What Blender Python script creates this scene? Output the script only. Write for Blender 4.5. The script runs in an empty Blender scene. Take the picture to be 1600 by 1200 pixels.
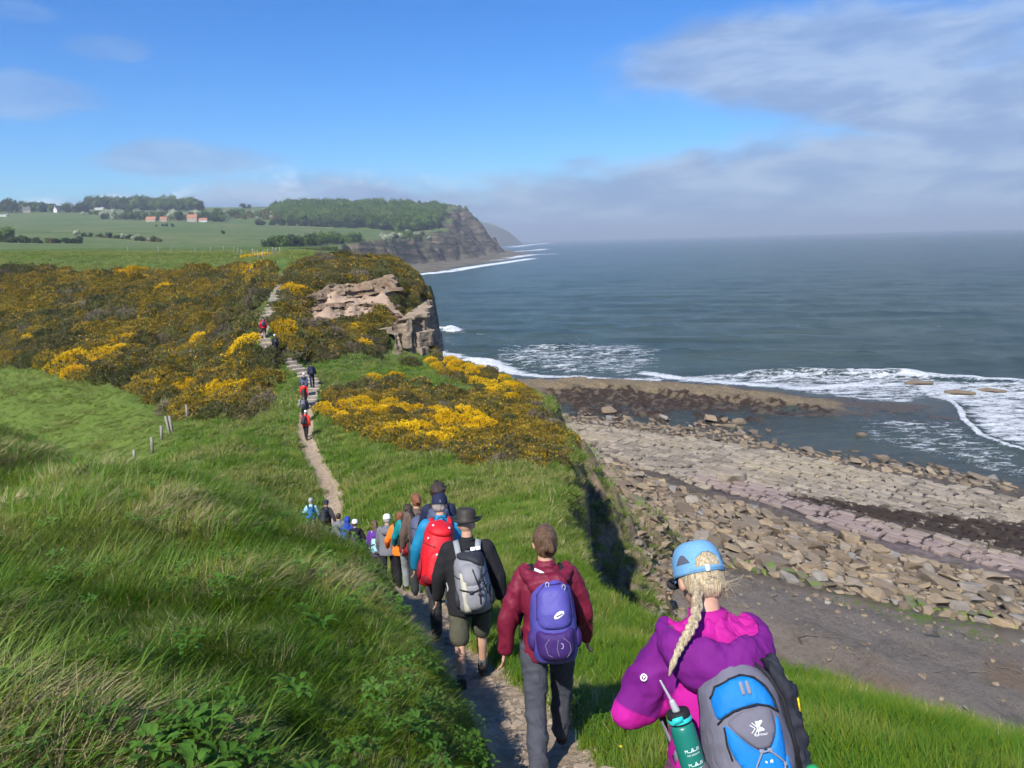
import bpy, bmesh, math, random, time
import numpy as np
from mathutils import Vector, Matrix, Quaternion, noise as mnoise
from mathutils.bvhtree import BVHTree

T0 = time.time()
random.seed(7); np.random.seed(7)
RNG = np.random.RandomState(11)
sc = bpy.context.scene
COL = sc.collection

# ------------------------------------------------------------------ camera
FPX = 1200.0; PITCH = math.radians(10.57); ROLL = math.radians(-1.53)
cam_d = bpy.data.cameras.new('camera')
cam_d.sensor_width = 36.0; cam_d.lens = 36.0 * FPX / 1600.0
cam_d.clip_start = 0.05; cam_d.clip_end = 60000
cam = bpy.data.objects.new('camera', cam_d); COL.objects.link(cam)
cam.matrix_world = Matrix.Rotation(math.radians(90) - PITCH, 4, 'X') @ Matrix.Rotation(ROLL, 4, 'Z')
sc.camera = cam

# ------------------------------------------------------------------ sun, sky, exposure
SUN_AZ = 25.0      # light travels forward and this many degrees to the right
SUN_EL = 45.0
sc.view_settings.view_transform = 'Standard'
sc.view_settings.look = 'None'
sc.view_settings.gamma = 1.0
sc.view_settings.use_curve_mapping = False
sc.view_settings.exposure = 0.68
sc.render.engine = 'CYCLES'
sc.cycles.max_bounces = 4
sc.cycles.use_adaptive_sampling = True
sc.cycles.adaptive_threshold = 0.04
sc.cycles.use_light_tree = False
sc.cycles.use_denoising = True
sc.cycles.diffuse_bounces = 2
sc.cycles.glossy_bounces = 2
sc.cycles.transmission_bounces = 2
sc.cycles.transparent_max_bounces = 6
sc.cycles.volume_bounces = 0
sc.cycles.caustics_reflective = False
sc.cycles.caustics_refractive = False
sun_d = bpy.data.lights.new('sun', 'SUN'); sun_d.energy = 4.3; sun_d.angle = math.radians(0.53)
sun_d.color = (1.0, 0.955, 0.88)
sun = bpy.data.objects.new('sun', sun_d); COL.objects.link(sun)
sd = Vector((math.sin(math.radians(SUN_AZ)) * math.cos(math.radians(SUN_EL)),
             math.cos(math.radians(SUN_AZ)) * math.cos(math.radians(SUN_EL)), -math.sin(math.radians(SUN_EL))))
sun.rotation_euler = sd.to_track_quat('-Z', 'Y').to_euler()
sun.location = (0, -20, 40)

def ray(px, py):
    u = (px - 800) / FPX; v = (600 - py) / FPX
    c, s = math.cos(ROLL), math.sin(ROLL)
    u, v = u * c - v * s, u * s + v * c
    cp, sp = math.cos(PITCH), math.sin(PITCH)
    return np.array([u, v * sp + cp, v * cp - sp])
def atD(px, py, D):
    r = ray(px, py); return r * D / r[1]
def atZ(px, py, z):
    r = ray(px, py); return r * z / r[2]
SEA = -27.0

# ---- node helper
class NT:
    def __init__(s, tree): s.t = tree; s.n = tree.nodes; s.l = tree.links
    def node(s, typ, **kw):
        n = s.n.new(typ)
        for k, v in kw.items(): setattr(n, k, v)
        return n
    def put(s, sock, v):
        if isinstance(v, bpy.types.NodeSocket): s.l.new(v, sock)
        elif v is not None:
            if isinstance(v, (tuple, list)) and len(v) == 3 and sock.type == 'RGBA': v = (*v, 1)
            sock.default_value = v
    def math(s, op, a, b=None, c=None, clamp=False):
        n = s.node('ShaderNodeMath', operation=op); n.use_clamp = clamp
        s.put(n.inputs[0], a)
        if b is not None: s.put(n.inputs[1], b)
        if c is not None: s.put(n.inputs[2], c)
        return n.outputs[0]
    def smooth(s, x, a, b, lo=0.0, hi=1.0):
        n = s.node('ShaderNodeMapRange', interpolation_type='SMOOTHSTEP')
        s.put(n.inputs[0], x); n.inputs[1].default_value = a; n.inputs[2].default_value = b
        n.inputs[3].default_value = lo; n.inputs[4].default_value = hi
        return n.outputs[0]
    def mix(s, f, a, b, blend='MIX'):
        n = s.node('ShaderNodeMix', data_type='RGBA', blend_type=blend)
        s.put(n.inputs[0], f); s.put(n.inputs[6], a); s.put(n.inputs[7], b)
        return n.outputs[2]
    def noise(s, vec, scale, detail=4, rough=0.55, dist=0.0, out=0):
        n = s.node('ShaderNodeTexNoise'); s.put(n.inputs['Vector'], vec)
        n.inputs['Scale'].default_value = scale; n.inputs['Detail'].default_value = detail
        n.inputs['Roughness'].default_value = rough; n.inputs['Distortion'].default_value = dist
        return n.outputs[out]
    def vor(s, vec, scale, feature='F1', out=0, rand=1.0):
        n = s.node('ShaderNodeTexVoronoi', feature=feature); s.put(n.inputs['Vector'], vec)
        n.inputs['Scale'].default_value = scale; n.inputs['Randomness'].default_value = rand
        return n.outputs[out]
    def scale(s, vec, v, rot=(0, 0, 0)):
        n = s.node('ShaderNodeMapping'); s.put(n.inputs['Vector'], vec)
        n.inputs['Scale'].default_value = v; n.inputs['Rotation'].default_value = rot
        return n.outputs[0]
    def ramp(s, f, stops):
        n = s.node('ShaderNodeValToRGB'); s.put(n.inputs[0], f)
        e = n.color_ramp.elements
        while len(e) < len(stops): e.new(0.5)
        for i, (p, c) in enumerate(stops): e[i].position = p; e[i].color = (*c, 1)
        return n.outputs[0]
    def attr(s, name, out='Fac'):
        n = s.node('ShaderNodeAttribute', attribute_name=name); return n.outputs[out]
    def bump(s, h, strength=0.3, dist=0.05, normal=None):
        n = s.node('ShaderNodeBump'); s.put(n.inputs['Height'], h)
        n.inputs['Strength'].default_value = strength; n.inputs['Distance'].default_value = dist
        if normal is not None: s.put(n.inputs['Normal'], normal)
        return n.outputs[0]
def new_mat(name):
    m = bpy.data.materials.new(name); m.use_nodes = True
    nt = NT(m.node_tree); m.node_tree.nodes.clear()
    out = nt.node('ShaderNodeOutputMaterial'); b = nt.node('ShaderNodeBsdfPrincipled')
    nt.l.new(b.outputs[0], out.inputs[0])
    return m, nt, b, out
def geo_pos(nt): return nt.node('ShaderNodeNewGeometry').outputs['Position']
def obj_pos(nt): return nt.node('ShaderNodeTexCoord').outputs['Object']

# ------------------------------------------------------------------ world: Nishita sky with clouds outside the haze
w = bpy.data.worlds.new('World'); sc.world = w; w.use_nodes = True
nt = NT(w.node_tree); w.node_tree.nodes.clear()
wo = nt.node('ShaderNodeOutputWorld'); bg = nt.node('ShaderNodeBackground'); nt.l.new(bg.outputs[0], wo.inputs[0])
sky = nt.node('ShaderNodeTexSky', sky_type='NISHITA'); sky.sun_disc = False
sky.sun_elevation = math.radians(SUN_EL)
sky.sun_rotation = math.radians(180 + SUN_AZ)
sky.altitude = 30; sky.air_density = 1.0; sky.dust_density = 0.4; sky.ozone_density = 2.2
hs = nt.node('ShaderNodeHueSaturation'); hs.inputs['Saturation'].default_value = 1.34; hs.inputs['Hue'].default_value = 0.503
nt.l.new(sky.outputs[0], hs.inputs['Color'])
tc = nt.node('ShaderNodeTexCoord').outputs['Generated']
sep = nt.node('ShaderNodeSeparateXYZ'); nt.l.new(tc, sep.inputs[0])
az = nt.math('MULTIPLY', nt.math('ARCTAN2', sep.outputs[0], sep.outputs[1]), 57.2958)
el = nt.math('MULTIPLY', nt.math('ARCSINE', sep.outputs[2]), 57.2958)
comb = nt.node('ShaderNodeCombineXYZ')
nt.l.new(nt.math('MULTIPLY', az, 0.055), comb.inputs[0]); nt.l.new(nt.math('MULTIPLY', el, 0.115), comb.inputs[1])
cv = comb.outputs[0]
n1 = nt.noise(cv, 1.6, 7, 0.55, 0.2)
n2 = nt.noise(cv, 5.0, 5, 0.6)
nn = nt.math('ADD', nt.math('MULTIPLY', nt.math('SUBTRACT', n1, 0.5), 1.0), nt.math('MULTIPLY', nt.math('SUBTRACT', n2, 0.5), 0.35))
# the bank of sea cloud: its top climbs from the land side to the open sea
btop = nt.math('ADD', nt.smooth(az, -34, -8, 3.6, 4.6), nt.smooth(az, 0, 24, 0.4, 3.2))
bank = nt.smooth(nt.math('ADD', nt.math('SUBTRACT', btop, el), nt.math('MULTIPLY', nn, 7.0)), -0.6, 2.0)
def blob(ca, ce, ra, re, lo=-0.15, hi=0.45, amp=2.2):
    da = nt.math('DIVIDE', nt.math('SUBTRACT', az, ca), ra); de = nt.math('DIVIDE', nt.math('SUBTRACT', el, ce), re)
    r = nt.math('SQRT', nt.math('ADD', nt.math('MULTIPLY', da, da), nt.math('MULTIPLY', de, de)))
    return nt.smooth(nt.math('ADD', nt.math('SUBTRACT', 1.0, r), nt.math('MULTIPLY', nn, amp)), lo, hi)
c1 = blob(22, 11.0, 16, 3.7, -.15, .42, 1.25)
c2 = blob(33, 7.6, 15, 3.8, -.15, .45, 1.3)
c3 = nt.math('MULTIPLY', blob(-31.5, 9.4, 4.0, 1.3), 0.45)
c4 = nt.math('MULTIPLY', blob(-25.5, 12.4, 2.6, 0.8), 0.3)
c6 = nt.math('MULTIPLY', blob(-30, 14.0, 2.0, 0.7), 0.2)
c5 = nt.math('MULTIPLY', blob(-23, 5.8, 7, 1.2), 0.6)
cl = bank
for c in (c1, c2, c3, c4, c5, c6): cl = nt.math('MAXIMUM', cl, c)
behind = nt.math('MULTIPLY', nt.smooth(nt.noise(nt.scale(tc, (2.0, 2.0, 6.0)), 1.2, 6), 0.55, 0.7), 0.6)
cl = nt.math('MAXIMUM', cl, nt.math('MULTIPLY', behind, nt.smooth(nt.math('ABSOLUTE', az), 55, 90)))
hi_el = nt.smooth(el, -1.0, 1.5)
opac = nt.math('MULTIPLY', cl, 0.93)
shade = nt.smooth(nt.noise(nt.scale(cv, (1, 1.6, 1)), 2.4, 5, 0.6, 0.3), 0.36, 0.66)
ccol = nt.mix(shade, (2.1, 3.0, 4.9), (3.5, 4.4, 5.9))
edge = nt.math('MULTIPLY', nt.math('MULTIPLY', bank, nt.math('SUBTRACT', 1.0, bank)), nt.smooth(az, 2, -12, 0, 5.0))
ccol = nt.mix(nt.math('MULTIPLY', edge, nt.smooth(n2, 0.45, 0.65), clamp=True), ccol, (6.5, 7.2, 8.5))
tint = nt.mix(1.0, hs.outputs[0], (.54, .84, 1.17), 'MULTIPLY')
skc = nt.mix(nt.math('MULTIPLY', opac, nt.smooth(el, 7.0, 12.0, 1.0, 0.86)), tint, ccol)
nt.l.new(skc, bg.inputs[0]); bg.inputs[1].default_value = 0.087

# ------------------------------------------------------------------ numeric helpers
def fbm2(x, y, seed=0, octaves=4, gain=0.5, lac=2.03):
    """numpy value noise, about -1..1"""
    tab = np.random.RandomState(seed + 101).rand(256, 256) * 2 - 1
    out = np.zeros_like(x, dtype=float); a = 1.0; tot = 0
    for o in range(octaves):
        xi = np.floor(x).astype(int); yi = np.floor(y).astype(int)
        fx = x - xi; fy = y - yi
        fx = fx * fx * fx * (fx * (fx * 6 - 15) + 10); fy = fy * fy * fy * (fy * (fy * 6 - 15) + 10)
        g = lambda i, j: tab[(xi + i) & 255, (yi + j) & 255]
        v = (g(0, 0) * (1 - fx) + g(1, 0) * fx) * (1 - fy) + (g(0, 1) * (1 - fx) + g(1, 1) * fx) * fy
        out += a * v; tot += a; a *= gain
        x = x * lac + 17.3; y = y * lac + 5.1
    return out / tot
def sstep(x, a, b):
    t = np.clip((x - a) / (b - a), 0, 1); return t * t * (3 - 2 * t)
def seg_dist(P, poly, closed=False):
    """distance to polyline, nearest segment index and param, signed side (+ right of travel)"""
    A = np.array(poly, float)[:, :2]
    B = np.roll(A, -1, 0) if closed else A[1:]
    A = A if closed else A[:-1]
    best = np.full(len(P), 1e18); bi = np.zeros(len(P), int); bt = np.zeros(len(P)); bs = np.zeros(len(P))
    for i in range(len(A)):
        d = B[i] - A[i]; L = d @ d + 1e-12
        rel = P - A[i]
        t = np.clip((rel @ d) / L, 0, 1)
        q = rel - t[:, None] * d
        dd = (q * q).sum(1)
        m = dd < best
        best[m] = dd[m]; bi[m] = i; bt[m] = t[m]
        bs[m] = np.sign(d[1] * rel[m, 0] - d[0] * rel[m, 1])
    return np.sqrt(best), bi, bt, bs
def in_poly(P, poly):
    A = np.array(poly, float)[:, :2]; x, y = P[:, 0], P[:, 1]
    c = np.zeros(len(P), bool); j = len(A) - 1
    for i in range(len(A)):
        k = ((A[i, 1] > y) != (A[j, 1] > y)) & (x < (A[j, 0] - A[i, 0]) * (y - A[i, 1]) / (A[j, 1] - A[i, 1] + 1e-12) + A[i, 0])
        c ^= k; j = i
    return c
def poly_mask(P, poly, soft):
    d, _, _, _ = seg_dist(P, poly, True)
    s = np.where(in_poly(P, poly), d, -d)
    return sstep(s, -soft, soft)
class TPS:
    def __init__(s, pts, cen=(0, -6), reg=0.0, logp=True):
        P = np.array(pts, float); s.cen = cen; s.logp = logp
        s.X = s.map(P[:, :2]); z = P[:, 2]; n = len(P)
        K = s.k(s.X, s.X) + reg * np.eye(n)
        Q = np.c_[np.ones(n), s.X]
        M = np.block([[K, Q], [Q.T, np.zeros((3, 3))]])
        s.w = np.linalg.lstsq(M, np.r_[z, 0, 0, 0], rcond=None)[0]
    def map(s, P):
        if not s.logp: return P / 30.0
        x = P[:, 0] - s.cen[0]; y = P[:, 1] - s.cen[1]
        return np.c_[np.arctan2(x, y) * 2.0, 0.5 * np.log(x * x + y * y + 1e-6)]
    def k(s, A, B):
        d2 = ((A[:, None, :] - B[None]) ** 2).sum(2)
        return 0.5 * d2 * np.log(d2 + 1e-12)
    def __call__(s, P):
        P = np.atleast_2d(P)[:, :2]; out = np.empty(len(P))
        for i in range(0, len(P), 40000):
            X = s.map(P[i:i + 40000])
            out[i:i + 40000] = s.k(X, s.X) @ s.w[:-3] + np.c_[np.ones(len(X)), X] @ s.w[-3:]
        return out

# ------------------------------------------------------------------ object helpers
def tag(o, label=None, cat=None, group=None, kind=None):
    if label: o['label'] = label
    if cat: o['category'] = cat
    if group: o['group'] = group
    if kind: o['kind'] = kind
    return o
def link(name, me, parent=None, mats=None, smooth=True):
    o = bpy.data.objects.new(name, me); COL.objects.link(o)
    if parent is not None: o.parent = parent
    if mats is not None:
        me.materials.clear()
        for m in (mats if isinstance(mats, (list, tuple)) else [mats]): me.materials.append(m)
    if smooth and hasattr(me, 'polygons') and len(me.polygons):
        me.polygons.foreach_set('use_smooth', [True] * len(me.polygons))
    return o
def empty(name, loc=(0, 0, 0), rz=0.0):
    o = bpy.data.objects.new(name, None); COL.objects.link(o)
    o.location = loc; o.rotation_euler = (0, 0, rz); o.empty_display_size = 0.2
    return o
def np_mesh(name, V, Fq):
    me = bpy.data.meshes.new(name)
    V = np.asarray(V, dtype=np.float32); Fq = np.asarray(Fq, dtype=np.int32)
    n = Fq.shape[1]
    me.vertices.add(len(V)); me.vertices.foreach_set('co', V.ravel())
    me.loops.add(len(Fq) * n); me.loops.foreach_set('vertex_index', Fq.ravel())
    me.polygons.add(len(Fq)); me.polygons.foreach_set('loop_start', np.arange(0, len(Fq) * n, n, dtype=np.int32))
    me.polygons.foreach_set('loop_total', np.full(len(Fq), n, dtype=np.int32))
    me.update(calc_edges=True); me.validate()
    return me
def grid_faces(nr, nc, keep=None):
    i = np.arange(nr - 1)[:, None] * nc + np.arange(nc - 1)[None]
    Fq = np.stack([i, i + 1, i + nc + 1, i + nc], -1).reshape(-1, 4)
    if keep is not None: Fq = Fq[keep.reshape(-1)]
    return Fq
def add_attr(me, name, arr):
    a = me.attributes.new(name, 'FLOAT', 'POINT'); a.data.foreach_set('value', np.asarray(arr, np.float32))
def bm_mesh(name, bm):
    me = bpy.data.meshes.new(name); bm.to_mesh(me); bm.free(); return me
# ================================================================== near land: control points and cliff edge
def pz(px, py, D, dz=0.0):
    p = atD(px, py, D); return (p[0], p[1], p[2] + dz)
def px_at(px, D, z):
    """world x of a column px for a point at depth D and height z"""
    y = 600.0
    for _ in range(12):
        p = atD(px, y, D); y += (p[2] - z) / D * FPX * 0.95
    return atD(px, y, D)[0]
def pD(px, D, z): return (px_at(px, D, z), D, z)
PATH_NEAR = [(-0.1, -3.0, -0.7), (0.0, 0.0, -1.6), (0.35, 2.3, -2.5), (0.42, 3.5, -2.95), (0.30, 4.7, -3.45), (0.02, 5.9, -3.86), (-0.42, 7.3, -4.4),
             pD(690, 8.8, -4.78), pD(683, 10.6, -5.2), pD(655, 12, -5.72), pD(628, 14, -6.62), pD(600, 17, -7.9),
             pD(560, 22, -9.9), pD(528, 27, -11.4), pD(512, 30, -11.85), pD(518, 33, -11.75)]
PATH_FAR = [pz(522, 770, 35), pz(505, 742, 38), pz(490, 715, 41), pz(484, 700, 43), pz(477, 680, 45), pz(478, 655, 48)]
STAIR = [pz(478, 655, 48), pz(482, 625, 52), pz(490, 602, 55.5), pz(474, 583, 58.5), pz(446, 563, 61), pz(418, 540, 63.5), pz(408, 522, 65.5),
         pz(415, 500, 68.5), pz(425, 480, 71.5), pz(436, 455, 76), pz(444, 435, 81)]
PATH_TOP = [pz(444, 435, 81), pz(448, 424, 85), pz(440, 412, 93), pz(436, 404, 103)]
PATH = [np.array(p) for p in PATH_NEAR + PATH_FAR + STAIR[1:] + PATH_TOP[1:]]
G = 0.25
CP = [(-3, -3, -0.2), (-8, -3, 0.6), (4, -3, -1.6), (10, -3, -2.6), (-3, 0, -1.1), (-8, 0, -.3), (-16, 0, 0.6), (3, 0, -2.3), (8, 0, -3.6), (-16, -4, 1.5)]
CP += [tuple(p) for p in PATH]
CP += [pz(600, 1190, 2.7, -G), pz(300, 1200, 2.2, -G), pz(0, 1200, 2.1, -G), pz(0, 1000, 3.3, -G), pz(0, 850, 5.8, -G), pz(0, 760, 9.5, -G),
       pz(300, 1000, 3.4, -G), pz(300, 850, 6.6, -G), pz(450, 1010, 3.7, -G), pz(600, 1030, 4.1, -G), pz(740, 1140, 3.7, -G),
       pz(-300, 1000, 3.3, -G), pz(-300, 800, 7, -G), pz(-300, 700, 18, -.6), pz(-700, 700, 14, -G), pz(-700, 900, 4, -G),
       pz(700, 985, 5.6, -.3), pz(600, 878, 8.4, -.12), pz(500, 832, 10.4, -.2), pz(400, 794, 11.8, -.32), pz(300, 760, 13, -.42), pz(150, 726, 15, -.55), pz(0, 703, 17.5, -.6),
       pz(830, 1180, 3.9, -.2),
       pD(500, 14, -7.0), pD(400, 16.5, -8.3), pD(300, 20, -9.8), pD(150, 26, -11.5), pD(0, 32, -13.2), pD(-300, 34, -12.5),
       pD(560, 13, -6.0), pD(500, 22, -10.3),
       pz(400, 755, 35), pz(300, 724, 38), pz(212, 738, 44, 0.2), pz(0, 684, 56), pz(-300, 680, 58), pz(-700, 690, 60),
       # near right
       pz(1300, 1190, 3.8, -.1), pz(1600, 1198, 4.1, -.1), pz(1250, 1060, 7.5, -.1), pz(1600, 1165, 5.6, -.1), pz(1420, 1112, 6.5, -.1), pz(1010, 975, 10.5, -.1), pz(1120, 1020, 9, -.1),
       pz(980, 1010, 8.6, -.1), pz(960, 1100, 6.0, -.1), (1.3, 3.0, -2.95), (4.5, 2.5, -3.5),
       # middle right, down to the gully
       pz(800, 800, 23), pz(850, 900, 14), pz(790, 880, 15), pz(800, 740, 33), pz(700, 720, 38), pz(620, 745, 34), pz(560, 700, 42), pz(700, 660, 48), pz(620, 640, 51),
       pz(760, 640, 52, -.3), pz(700, 610, 58, -.3), pz(550, 610, 56), pz(600, 575, 63), pz(680, 575, 66, -.3), pz(540, 640, 50),
       # meadow and gorse slope
       pz(400, 690, 43), pz(300, 665, 51), pz(100, 640, 62), pz(0, 600, 70), pz(200, 605, 66), pz(350, 648, 53), pz(-300, 600, 72), pz(-700, 610, 74),
       pz(0, 565, 80, -.8), pz(0, 480, 98, -.8), pz(0, 425, 117, -.8), pz(150, 565, 73, -.8), pz(150, 480, 92, -.8), pz(150, 425, 113, -.8),
       pz(300, 600, 62, -.8), pz(300, 500, 83, -.8), pz(300, 428, 108, -.8), pz(390, 625, 54, -.8), pz(370, 520, 72, -.8), pz(380, 435, 98, -.5),
       pz(-300, 500, 95, -.8), pz(-300, 430, 118, -.8), pz(-700, 440, 118), pz(-700, 415, 160),
       # plateau
       pz(0, 402, 145), pz(0, 391, 195), pz(200, 404, 140), pz(200, 394, 190), pz(350, 407, 122), pz(370, 395, 170), pz(410, 400, 140), pz(-300, 405, 190), pz(-700, 405, 210),
       # the bluff
       pz(478, 560, 62, -.8), pz(520, 555, 63.5, -.8), pz(462, 480, 73, -.8), pz(485, 420, 84, -.5), pz(560, 412, 86, -1.0), pz(615, 415, 86, -1.0), pz(600, 406, 100, -1),
       pz(650, 445, 85, -.8), pz(664, 478, 81, -.8), pz(560, 540, 66.5, -.8), pz(600, 545, 69, -.8), pz(560, 470, 77, -.2), pz(500, 490, 72, -.4), pz(600, 500, 74, -.4), pz(640, 505, 77, -.6),
       pz(600, 445, 80.5, -.4), pz(520, 445, 79, -.4)]
land_tps = TPS(CP, reg=1e-4)
EDGE = [(40, -6, -5), (14, 0.5, -4.6), pz(1900, 1200, 4.6), pz(1600, 1160, 5.9), pz(1420, 1106, 6.9), pz(1250, 1052, 7.9), pz(1120, 1012, 9.2), pz(1010, 966, 10.9), pz(935, 955, 12.2), pz(902, 912, 16), pz(882, 850, 22), pz(868, 800, 29), pz(874, 775, 32),
        pz(884, 745, 36), pz(898, 722, 40), pz(892, 690, 45), pz(864, 655, 52), pz(852, 640, 55), pz(832, 618, 60), pz(790, 590, 66), pz(740, 572, 69), pz(696, 558, 73), pz(664, 553, 77),
        pz(668, 510, 82), pz(668, 485, 90), pz(657, 462, 98), pz(640, 435, 112), pz(610, 416, 135), pz(560, 406, 170), pz(500, 402, 205), pz(460, 402, 240), (-60, 330, -8)]
E_XY = np.array([(e[0], e[1]) for e in EDGE])
E_Z = np.maximum(land_tps(E_XY), -14)
def path_sd(P):
    d, i, t, s = seg_dist(P, PATH); return d, i, t
PATH_Z = np.array([p[2] for p in PATH])
def land_z(P, detail=True):
    """height of the near land and, outside its edge, of the cliff face; returns z, s (signed distance outside the edge)"""
    P = np.atleast_2d(P)[:, :2].astype(float)
    d, i, t, side = seg_dist(P, E_XY)
    s = d * side
    n = fbm2(P[:, 0] * .35, P[:, 1] * .35, 3, 4)
    n2 = fbm2(P[:, 0] * 1.4, P[:, 1] * 1.4, 5, 3)
    D = np.hypot(P[:, 0], P[:, 1] + 6)
    amp = np.clip(D / 60, 0.15, 1.0)
    s = s + (n * 1.6 + n2 * .35) * amp * sstep(D, 12, 30) + n2 * .12
    zin = land_tps(P)
    ze = E_Z[i] * (1 - t) + E_Z[np.minimum(i + 1, len(E_Z) - 1)] * t
    dpc, ipc, tpc = path_sd(P); pzs = PATH_Z[ipc] * (1 - tpc) + PATH_Z[np.minimum(ipc + 1, len(PATH_Z) - 1)] * tpc
    zin = zin + (pzs - zin) * (1 - sstep(dpc, .32, .95)) * sstep(P[:, 1], -3, 0) * (1 - sstep(P[:, 1], 85, 95))
    so = np.maximum(s, 0)
    steep = 0.5 + 0.5 * sstep(P[:, 1], 60, 75)
    cove = sstep(P[:, 1], 11, 16) * (1 - sstep(P[:, 1], 42, 56))
    drop = (2.6 + 5.2 * cove) * sstep(so, 0, 1.3 - .4 * cove) + so * (1.05 + 5.5 * sstep(P[:, 1], 64, 76)) * (1 - cove) + cove * (.38 * np.minimum(so, 4.2) + 1.7 * np.maximum(so - 4.2, 0)) + np.maximum(so - 12, 0) * 1.0
    ridg = np.abs(fbm2(P[:, 0] * .16 + 9, P[:, 1] * .16, 8, 4))
    drop += ((1.0 - np.clip(ridg * 3.2, 0, 1)) * sstep(so, .5, 3) * 2.0 - 1.2 * sstep(so, .5, 3)) * (1 - .6 * cove)
    drop += (n2 * .5 + n * .9) * sstep(so, .4, 2)
    zout = ze - drop
    k = sstep(s, -0.35, 0.05)
    z = zin * (1 - k) + zout * k
    if detail:
        lump = fbm2(P[:, 0] * .55, P[:, 1] * .55, 21, 4) * .35 * np.clip(D / 40, 0.1, 1) + fbm2(P[:, 0] * 2.2, P[:, 1] * 2.2, 22, 3) * .07
        dp, _, _ = path_sd(P)
        z = z + lump * sstep(dp, .3, 1.5) * (1 - k * .4)
        z = z - .10 * (1 - sstep(dp, .25, .7)) * sstep(P[:, 1], -4, 0)
    return np.maximum(z, -29.5), s
def W(px, py, off=0.0):
    """world point where the sight line of a photo pixel meets the near land"""
    r = ray(px, py); r = r / r[1]
    Ds = np.exp(np.linspace(math.log(1.2), math.log(260), 700))
    P = r[None] * Ds[:, None]
    z, _ = land_z(P, False)
    b = np.nonzero(P[:, 2] <= z + off)[0]
    if len(b) == 0: return r * 200
    k = max(b[0], 1)
    a0 = P[k - 1, 2] - z[k - 1] - off; a1 = P[k, 2] - z[k] - off
    t = a0 / (a0 - a1 + 1e-9)
    return P[k - 1] * (1 - t) + P[k] * t
def WD(px, D):
    """ground point in the column px at depth D"""
    z = -5.0; 
    for _ in range(6):
        x = px_at(px, D, z); z = float(land_z([(x, D)])[0][0])
    return np.array([x, D, z])

# region outlines, taken from the ground positions of the places in view
def wpoly(l, off=0.0): return [tuple(W(a, b, off)[:2]) for a, b in l]
R_GORSE_L = wpoly([(-250, 560), (0, 562), (90, 580), (190, 600), (250, 622), (300, 650), (380, 655), (418, 640), (428, 600), (425, 570), (395, 545), (398, 500), (412, 470), (428, 440), (425, 418), (380, 416), (300, 424), (150, 428), (60, 424), (0, 424), (-250, 430)])
R_GORSE_B = wpoly([(500, 640), (530, 655), (600, 690), (700, 715), (780, 728), (850, 732), (885, 725), (895, 700), (858, 665), (835, 630), (825, 615), (800, 625), (740, 615), (640, 608), (560, 600), (520, 615)])
R_RIDGE = wpoly([(672, 568), (700, 560), (740, 574), (790, 594), (832, 622), (830, 640), (780, 640), (740, 606), (690, 590)])
R_BLUFF = wpoly([(445, 440), (450, 425), (470, 412), (500, 405), (560, 405), (600, 404), (620, 410), (622, 432), (560, 440), (500, 450), (482, 470), (470, 495), (475, 505), (520, 505), (560, 500), (600, 480), (612, 500), (605, 530), (590, 555), (520, 558), (475, 560), (450, 560), (432, 530), (425, 505), (440, 470)])
R_SOIL = wpoly([(480, 470), (500, 448), (560, 442), (618, 436), (628, 452), (640, 482), (652, 500), (612, 510), (604, 486), (560, 500), (520, 503), (475, 503)])
R_SLABTOP = wpoly([(612, 466), (624, 430), (622, 410), (636, 418), (655, 442), (668, 470), (672, 492), (640, 494), (622, 485)])

t1 = time.time()
# ---- the ground sheet, a polar grid around the viewpoint
NA, NR = 560, 540
azs = np.radians(np.linspace(-62, 62, NA)); rs = np.exp(np.linspace(math.log(3.2), math.log(300), NR))
AA, RR = np.meshgrid(azs, rs)
GX = RR * np.sin(AA); GY = RR * np.cos(AA) - 6
LP = np.c_[GX.ravel(), GY.ravel()]
LZ, LS = land_z(LP)
soil = poly_mask(LP, R_SOIL, .8)
LZ = LZ + soil * (fbm2(LP[:, 0] * .9, LP[:, 1] * .9, 31, 4) * 1.1 - .5)
dpath, ipath, tpath = path_sd(LP)
gl = poly_mask(LP, R_GORSE_L, 1.2); gb = poly_mask(LP, R_GORSE_B, .9); gr = poly_mask(LP, R_RIDGE, .6); gf = poly_mask(LP, R_BLUFF, .8)
gorse_m = np.maximum.reduce([gl, gb, gr, gf])
pw = 0.37 + 0.14 * fbm2(LP[:, 0] * 1.2, LP[:, 1] * 1.2, 9, 3)
path_m = 1 - sstep(dpath, pw * .8, pw * 1.35 + .08)
far_path = sstep(LP[:, 1], 20, 40)
path_m = np.maximum(path_m, (1 - sstep(dpath, .28, .62)) * far_path * (1 - .8 * sstep(LP[:, 1], 84, 88)) * (1 - .85 * sstep(LP[:, 1], 51, 54) * (1 - sstep(LP[:, 1], 82, 86))))
path_m = path_m * (1 - .97 * sstep(LP[:, 1], 83, 87))
keep_v = LS.reshape(NR, NA) < 26
keep = (keep_v[:-1, :-1] | keep_v[1:, 1:])
me = np_mesh('ground', np.c_[LP, LZ], grid_faces(NR, NA, keep))
add_attr(me, 'path', path_m); add_attr(me, 'gorse', gorse_m); add_attr(me, 'soil', soil)
add_attr(me, 'cliff', sstep(LS, -.25, .35))
meadow_m = 1 - sstep(seg_dist(LP, wpoly([(478, 690), (300, 655), (250, 700)]))[0], 3, 8)
bright = poly_mask(LP, wpoly([(-250, 575), (0, 575), (190, 605), (300, 655), (285, 665), (255, 700), (215, 735), (0, 690), (-250, 690)]), 2.0)
add_attr(me, 'meadow', bright)
ground_me = me

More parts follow.
